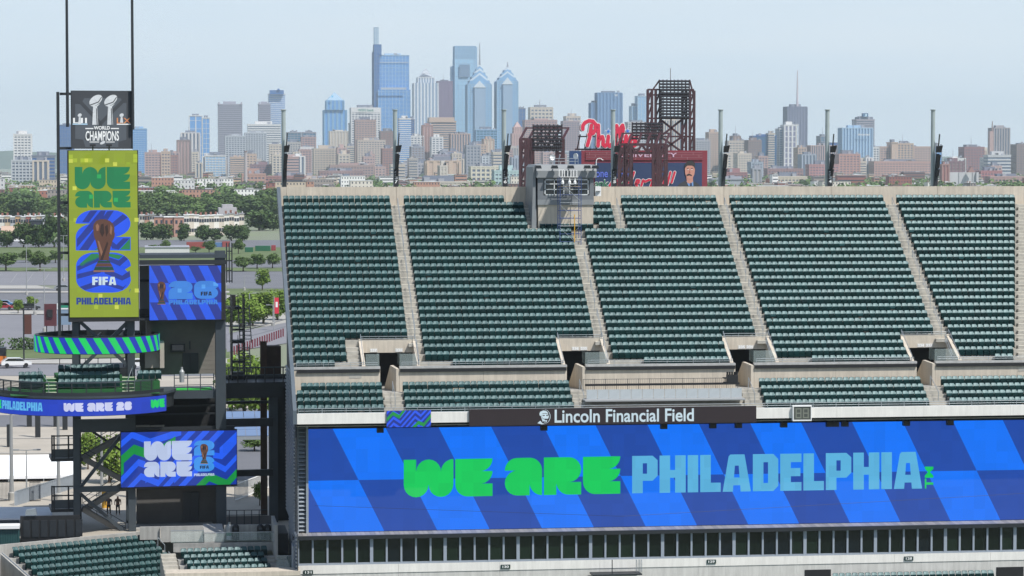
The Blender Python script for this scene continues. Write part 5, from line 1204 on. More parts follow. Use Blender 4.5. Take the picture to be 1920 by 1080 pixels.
def trunk_mesh(seed, h0):
    r = random.Random(seed); mb = MB(); mb.tube((0, 0, -.05), (0, 0, h0), .11, 7, .075)
    for i in range(5):
        a = i * 1.26 + r.random(); mb.tube((0, 0, h0 * (.8 + .2 * r.random())), (.5 * math.cos(a), .5 * math.sin(a), h0 + .5 + .5 * r.random()), .05, 5, .015)
    return mb.mesh('trunk', BARK)
CR = {'m': [crown_mesh(10 + i, 24, 90, .17, LEAF) for i in range(4)], 'b': [crown_mesh(30 + i, 22, 90, .17, LEAFB) for i in range(3)], 'd': [crown_mesh(50 + i, 24, 90, .18, LEAFD) for i in range(3)], 'far': [crown_mesh(70 + i, 10, 26, .27, [LEAF, LEAFD, LEAF][i]) for i in range(3)]}
TRK = [trunk_mesh(5 + i, .7) for i in range(3)]
tr = random.Random(21); NTREE = [0]
def tree(px, py, wpx, hpx, kind, label, group=None, name='tree', frac=.28, d=None):
    p = onZ(px, py, 0); dist = math.hypot(p.x, p.y); k = dist / FPX; w = wpx * k / 2; h = hpx * k
    t = bpy.data.objects.new(name, None); scene.collection.objects.link(t); t.location = p; t.rotation_euler = (0, 0, tr.random() * 6.28)
    setprops(t, label, 'tree', group)
    if kind == 'd' or group: frac = .1
    if kind == 'b' and wpx > 38: frac = .14
    hc = h * (1 - frac)
    c = link('crown', CR[kind][tr.randrange(len(CR[kind]))], (0, 0, h * frac - hc * .05), 0, t, (w * 1.18, w * 1.18, hc / 1.85))
    if kind != 'far': link('trunk', TRK[tr.randrange(3)], (0, 0, 0), 0, t, (w * .8, w * .8, h * frac / .7 * 1.15))
    NTREE[0] += 1
    return t
for px, py, w, h, k, lb in (
    (11, 508, 44, 36, 'm', 'round lot tree on the grass verge at the edge of the far parking lot'), (75, 508, 40, 36, 'm', 'wide round lot tree on the verge between two tall lamp posts'), (49, 492, 30, 24, 'm', 'lot tree half hidden behind the wide round lot tree'), (104, 493, 28, 24, 'm', 'lot tree behind the dark frame mast'), (34, 588, 21, 26, 'b', 'small yellow-green tree on the kerb strip before the dark parked car'), (59, 581, 22, 27, 'b', 'small yellow-green tree beside the dark parked car, with a fuller crown'), (0, 584, 10, 22, 'b', 'small yellow-green tree behind the red parked car'),
    (13, 464, 36, 32, 'd', 'dark round tree at the lawn edge below the beige roof'), (44, 464, 38, 48, 'd', 'tall dark tree on the lawn before the row houses'), (73, 464, 38, 42, 'd', 'broad dark tree beside the tall dark tree on the lawn'), (102, 464, 44, 62, 'd', 'very tall dark tree behind the frame mast'), (128, 464, 36, 50, 'd', 'tall dark tree behind the green vertical screen edge'),
    (289, 476, 24, 18, 'm', 'low round tree before the white hall wall'), (312, 476, 22, 26, 'm', 'upright round tree before the white hall wall'), (367, 474, 20, 12, 'm', 'low bush-like tree before the red containers'), (392, 476, 25, 25, 'm', 'round tree before the red containers'), (447, 476, 24, 28, 'm', 'round tree beside the green containers'),
    (275, 450, 34, 34, 'd', 'dark tree behind the white hall, beside the green screen'), (305, 450, 40, 30, 'd', 'dark spreading tree before the brick end house'), (345, 452, 24, 34, 'd', 'dark upright tree before the white row houses'), (381, 452, 30, 30, 'd', 'dark conifer-like tree before the white row houses'), (401, 452, 30, 24, 'd', 'low dark tree before the white row houses'), (434, 452, 32, 32, 'd', 'dark round tree beside the playing field fence'), (455, 452, 26, 30, 'd', 'dark tree at the end of the white row houses'), (486, 432, 62, 38, 'd', 'broad dark tree clump beyond the playing field'), (512, 432, 30, 30, 'd', 'dark tree beside the broad clump beyond the playing field'),
    (456, 509, 34, 28, 'm', 'round lot tree at the end of the far parking row'), (482, 504, 32, 29, 'm', 'round lot tree next to the grandstand flank row'), (511, 503, 28, 28, 'm', 'round lot tree behind the grandstand edge'), (492, 545, 31, 40, 'b', 'single bright green tree standing alone on the verge'),
    (494, 607, 62, 64, 'b', 'tall bright street tree on the avenue pavement'), (474, 611, 48, 54, 'b', 'slim bright street tree on the avenue pavement'), (520, 600, 50, 56, 'b', 'bright street tree beside the red street banner'), (452, 612, 52, 52, 'b', 'bright street tree behind the black rear stair'), (432, 612, 40, 46, 'b', 'bright street tree beside the tower column'),
    (458, 778, 96, 114, 'b', 'large bright tree behind the link bridge railing'), (486, 782, 66, 110, 'b', 'large bright tree beside the rusty cladding strip'), (432, 770, 60, 96, 'b', 'bright tree behind the black rear stair landing'), (477, 846, 46, 26, 'm', 'small round tree beneath the solar canopy'), (487, 948, 28, 44, 'b', 'small bright tree beside the dark bay of the grandstand'),
    (505, 590, 50, 44, 'b', 'bright street tree behind the tall one on the avenue pavement'), (440, 590, 46, 36, 'b', 'low bright tree on the avenue pavement beside the rear stair'), (466, 588, 48, 40, 'b', 'rounded bright tree on the avenue pavement between two taller ones'), (470, 735, 60, 66, 'b', 'bright bushy tree on the far side of the link bridge'),
    (205, 905, 66, 86, 'b', 'bright tree behind the zigzag tower stair'), (165, 880, 40, 72, 'b', 'bright tree behind the stair landing')):
    tree(px, py, w, h, k, lb)
fr_ = random.Random(5)
for i, px in enumerate(range(-260, 525, 16)):
    for row, (by, hh) in enumerate(((407, 38), (396, 31))):
        x = px + fr_.uniform(-6, 6) + row * 7
        t_ = tree(x, by + fr_.uniform(-4, 4), fr_.uniform(42, 66), hh * fr_.uniform(.65, 1.25) + (8 if x > 480 else 0), fr_.choice('mmmd'), 'tall leafy tree in the wooded belt beyond the row houses', 'trees of the wooded belt')
# ---------------------------------------------------------------- vehicles
def car(px, py, rz, body, label, ln=4.6):
    p = onZ(px, py, .15); t = thing('parked_car', label, 'car', p, rz); F = Frame(p.x, p.y, rz); z = p.z
    prof = [(-ln / 2, .35), (ln / 2, .35), (ln / 2, .75), (ln / 2 - .9, .92), (ln / 2 - 1.6, 1.42), (-ln / 2 + 1.0, 1.45), (-ln / 2 + .25, 1.0), (-ln / 2, .8)]
    MB().prism(prof, lambda u, v, d: F.w(u, d, z + v), -.88, .88).build('body', body, t)
    MB().prism([(ln / 2 - 1.05, .95), (ln / 2 - 1.68, 1.36), (-ln / 2 + 1.05, 1.38), (-ln / 2 + .5, 1.0)], lambda u, v, d: F.w(u, d, z + v), -.90, .90).build('side_glass', PANE, t)
    for u in (-ln / 2 + .85, ln / 2 - .85):
        for n in (-.9, .72): MB().tube(F.w(u, n, z + .33), F.w(u, n + .18, z + .33), .33, 12).build('wheel', BLACK, t)
    for n in (-.6, .45): MB().fbox(F, ln / 2 - .02, ln / 2 + .03, n, n + .25, z + .6, z + .72).build('headlight', WHITE, t)
CRED = mat('car_red', srgb(150, 26, 44), .25, coat=.6); CWH = mat('car_white', srgb(226, 226, 224), .25, coat=.6); CDK = mat('car_dark', srgb(34, 38, 44), .25, coat=.6); CSV = mat('car_silver', srgb(150, 154, 158), .3, metal=.5); CBL = mat('car_blue', srgb(70, 120, 170), .25, coat=.6)
car(5, 580, 0, CRED, 'red parked car on the parking lot kerb'); car(8, 575, 0, CBL, 'pale blue parked car behind the red one'); car(55, 581, .1, CDK, 'dark parked car between two small yellow-green trees'); car(40, 579, 0, MATS['car_dark'], 'black parked car half hidden by a small tree'); car(119, 545, 0, CSV, 'silver pickup-like car by the frame mast')
car(30, 688, .15, CWH, 'white car passing on the road behind the balcony'); car(270, 690, 0, CWH, 'white car on the road behind the ring screen')
p = onZ(-8, 686, 0); t = thing('city_bus', 'orange and black city bus at the edge of the road', 'bus', p)
MB().box(p.x - 9, p.x + 1.6, p.y - 1.2, p.y + 1.3, p.z + .4, p.z + 1.6).build('lower_body', mat('bus_orange', srgb(214, 120, 40), .4), t); MB().box(p.x - 9, p.x + 1.6, p.y - 1.2, p.y + 1.3, p.z + 1.61, p.z + 2.9).build('upper_body', mat('bus_black', srgb(30, 32, 36), .4), t)
for dx in (-7, -.4): MB().tube((p.x + dx, p.y - 1.3, p.z + .45), (p.x + dx, p.y - 1.0, p.z + .45), .45, 12).build('wheel', BLACK, t)
MB().box(p.x + 1.62, p.x + 1.66, p.y - 1, p.y + 1.1, p.z + 1.5, p.z + 2.6).build('windscreen', PANE, t)
# ---------------------------------------------------------------- hedge, lamp posts, signs, tents
m = MB(); hr = random.Random(2)
p0 = onZ(20, 656, 0); p1 = onZ(64, 656, 0)
def hedge(pa, pb, label):
    a = onZ(pa, 656, 0); b = onZ(pb, 656, 0); m = MB(); n = int((b - a).length / .16)
    for i in range(n * 14):
        u = hr.random(); c = a + (b - a) * u + Vector((hr.uniform(-.6, .6), hr.uniform(-.8, .8), hr.uniform(.05, 2.0)))
        x = Vector((hr.gauss(0, 1), hr.gauss(0, 1), hr.gauss(0, 1))).normalized(); y = x.orthogonal().normalized(); l = .3
        g = .7 + .6 * hr.random(); m.tone = (g, g, g); m.add([c - x * l, c - y * l * .5, c + x * l, c + y * l * .5], [(0, 1, 2, 3)])
    m.build('hedge', LEAFD, None, label=label, cat='hedge')
hedge(20, 64, 'clipped dark hedge on the verge beside the brown banner pole'); hedge(-25, 6, 'clipped dark hedge on the verge at the gap before the longer hedge')
def lamp(px, pyb, pyt, label, two=True, r=.09):
    p = onZ(px, pyb, 0); k = math.hypot(p.x, p.y) / FPX; h = (pyb - pyt) * k; t = thing('lamp_post', label, 'lamp post', p)
    MB().tube(p, p + Vector((0, 0, h)), r * 1.3, 8, r * .8).build('shaft', mat('lamp_grey', srgb(150, 152, 152), .5), t); MB().lathe(p, [(.35, 0), (.35, .7), (.2, .8)], 10).build('footing', CONC_G, t)
    for s in ((-1, 1) if two else (1,)):
        MB().beam(p + Vector((0, 0, h)), p + Vector((s * 1.0, 0, h + .05)), .08).build('arm', MATS['lamp_grey'], t); MB().box(p.x + s * 1.0 - .35, p.x + s * 1.0 + .35, p.y - .15, p.y + .15, p.z + h - .02, p.z + h + .12).build('lamp_head', MATS['lamp_grey'], t)
lamp(50, 553, 460, 'tall grey lot lamp post with equipment rack among the parking rows'); lamp(83.5, 622, 505, 'tall grey lamp post on the near parking lot'); lamp(119.5, 527, 443, 'tall grey lamp post behind the dark frame mast'); lamp(65.5, 590, 560, 'short grey lamp post by the kerb strip', False)
lamp(468, 610, 550, 'grey street lamp on the avenue pavement', False); lamp(512, 612, 572, 'grey street lamp with long arm beside the red banner'); lamp(458, 545, 518, 'short lamp post on the verge', False)
lamp(22, 938, 775, 'tall white pole rising beside the white tent', False, .16); lamp(110, 940, 760, 'tall white pole behind the stair landing', False, .14); lamp(50, 935, 845, 'thin grey twin lamp post before the white tent', True, .06); lamp(191, 930, 800, 'white pole behind the zigzag stair', False, .12)
p = onZ(45, 690, 0); t = thing('banner_pole', 'dark pole with a hanging brown banner beside the hedge', 'pole', p); MB().tube(p, p + Vector((0, 0, 9)), .12, 8).build('shaft', STEEL_D, t); MB().box(p.x + .1, p.x + 1.2, p.y, p.y + .08, p.z + 5.2, p.z + 8.2).build('banner', mat('brown_cloth', srgb(84, 50, 42), .8), t)
p = onZ(514, 620, 0); t = thing('street_banner', 'red hanging street banner with white mark on a pole', 'banner', p); MB().tube(p, p + Vector((0, 0, 6.5)), .08, 8).build('shaft', MATS['lamp_grey'], t); b_ = MB().box(p.x + .1, p.x + .9, p.y, p.y + .06, p.z + 3.2, p.z + 6.2).build('cloth', mat('banner_red', srgb(206, 44, 66), .7), t); MB().box(p.x + .3, p.x + .7, p.y - .02, p.y - .005, p.z + 4.4, p.z + 5.4).build('mark', WHITE, b_)
# small dark hoarding with a white sign beside the mast
p = onZ(100, 632, 0); t = thing('sign_gantry', 'maroon steel hoarding with a white lettered panel behind the frame mast', 'hoarding', p); k = p.length / FPX
MB().box(p.x - 1.6, p.x + .6, p.y, p.y + .5, p.z + 2.0, p.z + 6.0).build('frame_panel', mat('maroon_steel', srgb(84, 38, 44), .6, var=.15), t); MB().box(p.x + .7, p.x + 3.2, p.y, p.y + .3, p.z + 2.2, p.z + 5.8).build('lower_panel', mat('grey_blue', srgb(120, 140, 160), .6), t); w_ = MB().box(p.x + .7, p.x + 3.2, p.y - .08, p.y - .02, p.z + 5.0, p.z + 6.1).build('white_panel', WHITE, t); MB().box(p.x + .85, p.x + 3.0, p.y - .12, p.y - .09, p.z + 5.3, p.z + 5.8).build('sign_stripe', mat('sign_teal', srgb(30, 130, 100), .6), w_)
for dx in (-1.2, .3, 1.6, 2.8): MB().beam((p.x + dx, p.y + .2, p.z), (p.x + dx, p.y + .2, p.z + 2.2), .2).build('leg', STEEL_D, t)
MB().box(p.x - 1.1, p.x - .1, p.y - .3, p.y - .02, p.z + 3.6, p.z + 5.0).build('speaker_box', BLACK, t)
# white tents on the plaza
TW = mat('tent_white', srgb(238, 239, 242), .8)
a = onZ(-60, 905, 0); b = onZ(137, 905, 0); t = thing('white_tent', 'long white ridge tent on the plaza behind the stair landings', 'tent', (a + b) / 2)
ze_ = onY(60, 892, a.y).z; zr_ = onY(60, 853, a.y + 5).z
MB().prism([(a.y, ze_ - .3), (a.y, ze_), (a.y + 5, zr_), (a.y + 10, ze_), (a.y + 10, ze_ - .3)], lambda u, v, d: (d, u, v), a.x, b.x).build('canopy', TW, t)
for i in range(6): MB().tube((a.x + (b.x - a.x) * (i + .3) / 6, a.y + .1, 0), (a.x + (b.x - a.x) * (i + .3) / 6, a.y + .1, ze_), .06, 6).build('leg', GALV, t)
t = thing('low_roof', 'flat white roof beside the stair landing above the black hatch wall', 'roof', onY(40, 975, 236)); 
MB().hexa([onY(-60, 975, 234), onY(98, 975, 234), onY(98, 953, 242), onY(-60, 953, 242)] + [onY(-60, 975, 234) + Vector((0, 0, .12)), onY(98, 975, 234) + Vector((0, 0, .12)), onY(98, 953, 242) + Vector((0, 0, .12)), onY(-60, 953, 242) + Vector((0, 0, .12))]).build('roof_sheet', mat('roof_pale', srgb(206, 208, 212), .6, var=.06), t)
MB().box(onY(-60, 980, 234).x, onY(36, 980, 234).x, 234, 234.3, onY(20, 986, 234).z, onY(20, 976, 234).z).build('fascia', STEEL, t)
# dark shed, gates, fence
p = onY(40, 1000, 229); t = thing('dark_kiosk', 'black panelled barrier wall with hatch doors behind the turned seat block', 'kiosk', (p.x, 229, 0))
a = onY(38, 990, 229).x; b = onY(100, 990, 229).x; zt_ = onY(60, 968, 229).z
MB().box(a, b + 2.2, 229, 229.4, -1.2, zt_).build('wall', BLACK, t)
for i in range(7): MB().box(a + .25 + i * .72, a + .8 + i * .72, 228.93, 228.99, .3, zt_ - .35).build('hatch', STEEL_D, t)
MB().prism([(0, 0), (1.0, 0), (.85, .55), (.1, .45)], lambda u, v, d: (a + .4 + u, d, zt_ + .1 + v), 228.8, 229.3).build('floodlight', GALV, t)
p = onY(10, 1005, 227.5); t = thing('corrugated_shed', 'teal corrugated shed with white roof edge beside the black hatch wall', 'shed', (p.x, 228, -1))
MB().box(onY(-40, 1000, 228).x, onY(36, 1000, 228).x, 228, 229, -2, onY(10, 991, 228).z).build('wall', mat('teal_metal', srgb(40, 78, 78), .5, var=.1), t); MB().box(onY(-40, 1000, 228).x, onY(37, 1000, 228).x, 227.7, 229.2, onY(10, 991, 228).z, onY(10, 985, 228).z).build('roof_edge', WHITE, t)
x_ = onY(-40, 1000, 228).x
while x_ < onY(36, 1000, 228).x: MB().box(x_, x_ + .08, 227.94, 227.99, -2, onY(10, 991, 228).z - .01).build('rib', MATS['teal_metal'], t); x_ += .2
for px, lb in ((8, 'tall black gate cage on the plaza beside the white pole'), (66, 'tall black gate cage on the plaza between white poles')):
    p = onZ(px, 940, 0); t = thing('gate_cage', lb, 'gate', p)
    for i in range(9): MB().beam(p + Vector((-.5 + i * .12, 0, 0)), p + Vector((-.5 + i * .12, 0, 1.9)), .03).build('bar', STEEL_D, t)
    for z in (.1, 1.8): MB().beam(p + Vector((-.5, 0, z)), p + Vector((.5, 0, z)), .06).build('rail', STEEL_D, t)
for k, (px, py, h) in enumerate(((18, 838, 42), (71, 820, 70), (105, 800, 60), (55, 800, 46), (122, 806, 40))):
    p = onZ(px, py, 0); q = p.length / FPX; MB().beam(p, p + Vector((0, 0, h * q)), .6, .35).build('plaza_pylon', STEEL_D, None, label='slim dark pylon standing on the pale plaza paving', cat='pylon', group='dark pylons on the plaza')
# grey ramp fence running down to the terrace
t = thing('ramp_fence', 'grey slatted ramp fence running across the plaza behind the landings', 'fence', onZ(90, 945, 0)); a = onZ(30, 948, 0); b = onZ(140, 915, 0)
for i in range(26): p = a + (b - a) * (i / 26); MB().beam(p, p + Vector((0, 0, 1.3)), .28, .03).build('slat', ALU, t)
MB().beam(a + Vector((0, 0, 1.32)), b + Vector((0, 0, 1.32)), .08).build('top_rail', GALV, t)
# solar canopy and white fence seen under the bridge
t = thing('solar_canopy', 'tilted canopy of blue-grey solar panels behind the link bridge', 'solar canopy', onZ(470, 850, 0)); PV = mat('solar_panel', srgb(112, 134, 168), .25, spec=.6)
ca = onY(438, 818, 262); cb = onY(502, 818, 262)
for i in range(7):
    for j in range(4):
        x0 = ca.x - 1 + i * 1.1; y0 = 262 + j * 1.9; z = ca.z + j * .42; MB().hexa([(x0, y0, z), (x0 + 1.05, y0, z), (x0 + 1.05, y0 + 1.85, z + .4), (x0, y0 + 1.85, z + .4), (x0, y0, z + .05), (x0 + 1.05, y0, z + .05), (x0 + 1.05, y0 + 1.85, z + .45), (x0, y0 + 1.85, z + .45)]).build('solar_panel', PV, t)
MB().box(ca.x - 1, ca.x + 6.8, 262, 262.2, ca.z - .35, ca.z - .05).build('edge_beam', ALU, t)
for dx in (0, 5.5): MB().beam((ca.x + dx, 265, 0), (ca.x + dx, 265, ca.z + .3), .3).build('column', ALU, t)
t = thing('white_fence', 'white ramp fence of close vertical bars beneath the solar canopy', 'fence', onZ(470, 935, 0)); a = onZ(440, 940, 0); b = onZ(505, 915, 0)
for i in range(30): p = a + (b - a) * (i / 30); MB().beam(p, p + Vector((0, 0, 1.6)), .06).build('bar', WHITE, t)
for z in (.1, 1.55): MB().beam(a + Vector((0, 0, z)), b + Vector((0, 0, z)), .08).build('rail', WHITE, t)
# red fence beside the avenue
t = thing('picket_fence', 'row of short maroon fence posts along the avenue kerb', 'fence', onZ(480, 640, 0)); a = onZ(434, 668, 0); b = onZ(535, 630, 0)
for i in range(22): p = a + (b - a) * (i / 22); MB().beam(p, p + Vector((0, 0, 1.5)), .25, .2).build('fence_post', mat('maroon_post', srgb(110, 44, 56), .7), t)
# folded barrier railing and terrace railing near the dark bay
t = thing('terrace_railing', 'black open railing on the terrace under the tower beams', 'railing', onY(470, 985, 232))
for px in range(430, 500, 14): p = onY(px, 985, 232); MB().beam(p, (p.x, 232, onY(px, 957, 232).z), .07).build('post', STEEL_D, t)
for py in (957, 966): MB().beam(onY(424, py, 232), onY(500, py - 1, 232), .06).build('rail', STEEL_D, t)
MB().box(onY(424, 970, 232.3).x, onY(515, 970, 232.3).x, 232.2, 232.3, onY(470, 986, 232).z, onY(470, 968, 232).z).build('infill', mat('infill_grey', srgb(96, 94, 92), .8), t)
# two people behind the stair
SK = mat('skin', srgb(150, 108, 84), .6)
def person(px, py, label, shirt, legs):
    p = onZ(px, py, 0); t = thing('person', label, 'person', p)
    def body(vs_, es, rad, name, mtl):
        me = bpy.data.meshes.new(name); me.from_pydata([(x, y, z) for x, y, z in vs_], es, []); o = bpy.data.objects.new(name, me); scene.collection.objects.link(o); o.parent = t
        sk = o.modifiers.new('s', 'SKIN'); 
        for i, r_ in enumerate(rad): me.skin_vertices[0].data[i].radius = (r_, r_ * .8)
        me.skin_vertices[0].data[0].use_root = True
        sb_ = o.modifiers.new('d', 'SUBSURF'); sb_.levels = 1; sb_.render_levels = 1; me.materials.append(mtl); return o
    body([(0, 0, .95), (0, 0, 1.2), (0, 0, 1.42), (0, 0, 1.52), (0, 0, 1.62), (0, 0, 1.74), (-.2, 0, 1.4), (-.27, .02, 1.15), (-.28, -.08, .92), (.2, 0, 1.4), (.27, .02, 1.15), (.28, -.08, .92), (-.1, 0, .88), (-.11, -.08, .48), (-.12, .05, .08), (-.12, -.1, .04), (.1, 0, .88), (.12, .08, .48), (.14, .16, .08), (.14, .02, .04)],
         [(0, 1), (1, 2), (2, 3), (3, 4), (4, 5), (2, 6), (6, 7), (7, 8), (2, 9), (9, 10), (10, 11), (0, 12), (12, 13), (13, 14), (14, 15), (0, 16), (16, 17), (17, 18), (18, 19)], [.16, .15, .16, .06, .1, .08, .07, .05, .04, .07, .05, .04, .1, .075, .05, .045, .1, .075, .05, .045], 'body', SK)
    body([(0, 0, .98), (0, 0, 1.2), (0, 0, 1.43), (-.21, 0, 1.41), (-.27, .02, 1.18), (.21, 0, 1.41), (.27, .02, 1.18)], [(0, 1), (1, 2), (2, 3), (3, 4), (2, 5), (5, 6)], [.18, .17, .175, .09, .075, .09, .075], 'shirt', shirt)
    body([(0, 0, .95), (-.1, 0, .86), (-.11, -.08, .48), (-.12, .05, .12), (.1, 0, .86), (.12, .08, .48), (.14, .16, .12)], [(0, 1), (1, 2), (2, 3), (0, 4), (4, 5), (5, 6)], [.175, .115, .09, .07, .115, .09, .07], 'trousers', legs)
    h = MB(); h.lathe((0, 0, 1.70), [(.095, 0), (.11, .05), (.08, .1), (.02, .12)], 10); ho = h.build('hair', BLACK, None); ho.parent = t; ho.matrix_world = Matrix.Translation(p + Vector((0, .02, 1.70)))
person(204, 966, 'person in dark clothes walking behind the zigzag stair, beside the yellow panel', mat('cloth_dark', srgb(92, 88, 90), .9), mat('cloth_black', srgb(34, 34, 38), .9)); person(221, 966, 'person in brown jacket walking behind the zigzag stair, apart from the yellow panel', mat('cloth_brown', srgb(120, 92, 70), .9), MATS['cloth_black'])
p = onZ(201, 955, 0); MB().box(p.x - .5, p.x + .2, p.y + 1, p.y + 1.1, 0, 1.5).build('yellow_panel', mat('panel_yellow', srgb(222, 170, 60), .6), None, label='yellow upright panel behind the zigzag stair', cat='panel')
# red and green containers, white hall, goals
for px, py, w, h, c, lb in ((367, 466, 34, 12, (150, 74, 70), 'long faded red container behind the lot trees'), (424, 463, 14, 10, (150, 74, 70), 'short faded red container beside the blue one'), (410, 463, 14, 8, (84, 120, 160), 'blue-grey container between red ones'), (467, 473, 15, 9, (30, 96, 66), 'small green container beside the parking lot'), (493, 471, 28, 10, (30, 96, 66), 'long green container beside the parking lot'), (513, 470, 8, 10, (150, 60, 66), 'small red container at the grandstand edge')):
    p = onZ(px, py, 0); k = p.length / FPX; t = thing('container', lb, 'container', p); L_ = w * k; H_ = h * k; mt = mat('container_%d_%d_%d' % c, srgb(*c), .7, var=.1, scale=.5)
    MB().box(p.x - L_ / 2, p.x + L_ / 2, p.y, p.y + 2.5, 0, H_).build('box', mt, t); n = max(3, int(L_ / .6))
    for i in range(n): MB().box(p.x - L_ / 2 + L_ * (i + .25) / n, p.x - L_ / 2 + L_ * (i + .75) / n, p.y - .06, p.y - .002, .1, H_ - .1).build('rib', mt, t)
# ================================================================== BALLPARK STEELWORK BEHIND THE STAND
MAR = mat('maroon_truss', srgb(66, 33, 39), .55, var=.15, scale=.5)
YB = 650.0; FK = Frame(0, YB)
def K(px, py, n=0.0): return FK.at(px, py, n)
def member(a, b, w, t, name='truss_bar', mtl=MAR): MB().beam(a, b, w).build(name, mtl, t)
def lattice_leg(t, px0, px1, pyt, n, z0=0.0, w=.5, nb=None):
    """a trussed leg: two chords with zigzag lacing"""
    a0 = K(px0, 348, n); a1 = K(px1, 348, n); zt = K((px0 + px1) / 2, pyt, n).z; nb = nb or max(3, int(zt / 3.2))
    member((a0.x, a0.y, z0), (a0.x, a0.y, zt), w, t, 'leg_chord'); member((a1.x, a1.y, z0), (a1.x, a1.y, zt), w, t, 'leg_chord')
    for i in range(nb):
        za, zb = z0 + (zt - z0) * i / nb, z0 + (zt - z0) * (i + 1) / nb
        member((a0.x, a0.y, za), (a1.x, a1.y, zb), w * .55, t, 'lacing'); member((a0.x, a0.y, zb), (a1.x, a1.y, zb), w * .6, t, 'strut')
LENS = mat('lamp_lens', srgb(120, 124, 130), .3)
def rack(t, px0, px1, pyt, pyb, n, cols, rows, posts=True):
    a = K(px0, pyt, n); b = K(px1, pyb, n); w = (b.x - a.x)
    for j in range(rows):
        z = b.z + (a.z - b.z) * (j + .5) / rows; member((a.x, a.y + .4, z), (b.x, a.y + .4, z), .2, t, 'rack_bar')
    for i in range(0, cols + 1, 2): x = a.x + w * i / cols; member((x, a.y + .5, b.z), (x, a.y + .5, a.z), .26, t, 'rack_post')
    lm = MB(); lm.lathe((0, 0, 0), [(.18, -.3), (.33, -.18), (.33, .12), (.13, .22)], 8); hm_ = bpy.data.meshes.get('rack_lamp_mesh')
    if hm_ is None: hm_ = lm.mesh('rack_lamp_mesh', mat('lamp_housing', srgb(46, 44, 50), .5))
    o = rootm(t).to_translation()
    for j in range(rows):
        for i in range(cols):
            x = a.x + w * (i + .5) / cols; z = b.z + (a.z - b.z) * (j + .5) / rows; link('rack_lamp', hm_, Vector((x, a.y, z)) - o, 0, t)
def lamp_tower(label, legs, rk, eave, slope, n=0.0):
    p = K((legs[0][0] + legs[-1][1]) / 2, 348, n); t = thing('stadium_light_tower', label, 'light tower', (p.x, p.y, 0))
    for px0, px1, pyt in legs: lattice_leg(t, px0, px1, pyt, n); lattice_leg(t, px0 + 3, px1 + 3, pyt - 2, n + 6)
    L = legs[0][0]; Rr = legs[-1][1]; y = eave
    for nn, yy in ((n, y), (n + 6, y - 2)):
        member(K(L, yy, nn), K(Rr, yy, nn), .4, t, 'top_chord'); member(K(L, yy + 16, nn), K(Rr, yy + 16, nn), .3, t, 'bottom_chord')
        for i in range(8):
            xa = L + (Rr - L) * i / 8; xb = L + (Rr - L) * (i + 1) / 8; member(K(xa, yy + (16 if i % 2 else 0), nn), K(xb, yy + (0 if i % 2 else 16), nn), .38, t, 'diagonal')
    for i in range(6):
        xa = L + (Rr - L) * i / 5; member(K(xa, y, n), K(xa + slope[0], y + slope[1], n + 6), .45, t, 'rafter')
    member(K(L + slope[0], y + slope[1], n + 6), K(Rr + slope[0], y + slope[1], n + 6), .35, t, 'ridge_chord')
    rack(t, *rk)
    return t
lamp_tower('maroon steel light tower with lamp rack rising over the booth', [(975, 985, 262), (990, 997, 262), (1043, 1054, 262)], (1000, 1054, 233, 284, -.5, 14, 8), 262, (12, -22))
lamp_tower('maroon steel light tower with lamp rack before the lettered hoarding', [(1160, 1170, 272), (1172, 1182, 272), (1224, 1232, 272), (1236, 1247, 272)], (1186, 1243, 229, 262, -.5, 14, 6), 272, (8, -22), -8)
# the tall one
p = K(1258, 348, 20); T3_ = thing('stadium_light_tower', 'tallest maroon light tower with a big square lamp rack and crossed braces', 'light tower', (p.x, p.y, 0))
for a_, b_, yt in ((1214, 1222, 168), (1229, 1238, 168), (1279, 1286, 170), (1293, 1301, 170)): lattice_leg(T3_, a_, b_, yt, 20, 0, .6, 14)
for yy in (168, 178, 222, 256, 285): member(K(1214, yy, 20), K(1301, yy, 20), .4, T3_, 'cross_beam')
for ya, yb in ((224, 256), (256, 285)): member(K(1238, ya, 20), K(1279, yb, 20), .5, T3_, 'brace'); member(K(1279, ya, 20), K(1238, yb, 20), .5, T3_, 'brace')
member(K(1258, 222, 20), K(1258, 290, 20), .35, T3_, 'mullion'); member(K(1214, 182, 20), K(1237, 150, 20), .35, T3_, 'rafter'); member(K(1301, 182, 20), K(1293, 150, 20), .35, T3_, 'rafter')
rack(T3_, 1237, 1293, 149, 222, 19, 16, 13); member(K(1257, 149, 20), K(1257, 128, 20), .12, T3_, 'antenna')
# hoarding with brick print, navy field, script and a portrait
HF = Frame(0, YB + 10); p = HF.at(1205, 348); HO = thing('lettered_hoarding', 'big maroon-framed hoarding with red script lettering and a painted moustached man', 'hoarding', (p.x, p.y, 0))
def hbox(px0, px1, py0, py1, n0, n1, mtl, name, parent=HO):
    a = HF.at(px0, py0, n0); b = HF.at(px1, py1, n0); return MB().box(a.x, b.x, HF.o.y + n0, HF.o.y + n1, b.z, a.z).build(name, mtl, parent)
HM = mat('hoarding_maroon', srgb(132, 44, 58), .6, var=.08, scale=.3); HN = mat('hoarding_navy', srgb(40, 58, 96), .6)
hbox(1090, 1326, 282, 400, .3, 1.2, HM, 'frame'); hbox(1068, 1090, 283, 345, .2, 1.0, mat('hoarding_blue', srgb(36, 66, 112), .6), 'blue_block')
hbox(1116, 1316, 305, 400, 0, .28, HN, 'navy_field'); hbox(1098, 1318, 285, 300, .05, .28, mat('hoarding_brick', srgb(126, 50, 62), .7), 'brick_field')
for r in range(3):
    hbox(1099, 1317, 285.5 + r * 4.6, 286.1 + r * 4.6, 0, .04, mat('mortar_print', srgb(168, 116, 122), .7), 'mortar_line')
for i in range(20): hbox(1105 + i * 10.8, 1105.7 + i * 10.8, 286 + (i % 3) * 4.6, 290 + (i % 3) * 4.6, .0, .04, MATS['mortar_print'], 'mortar_line')
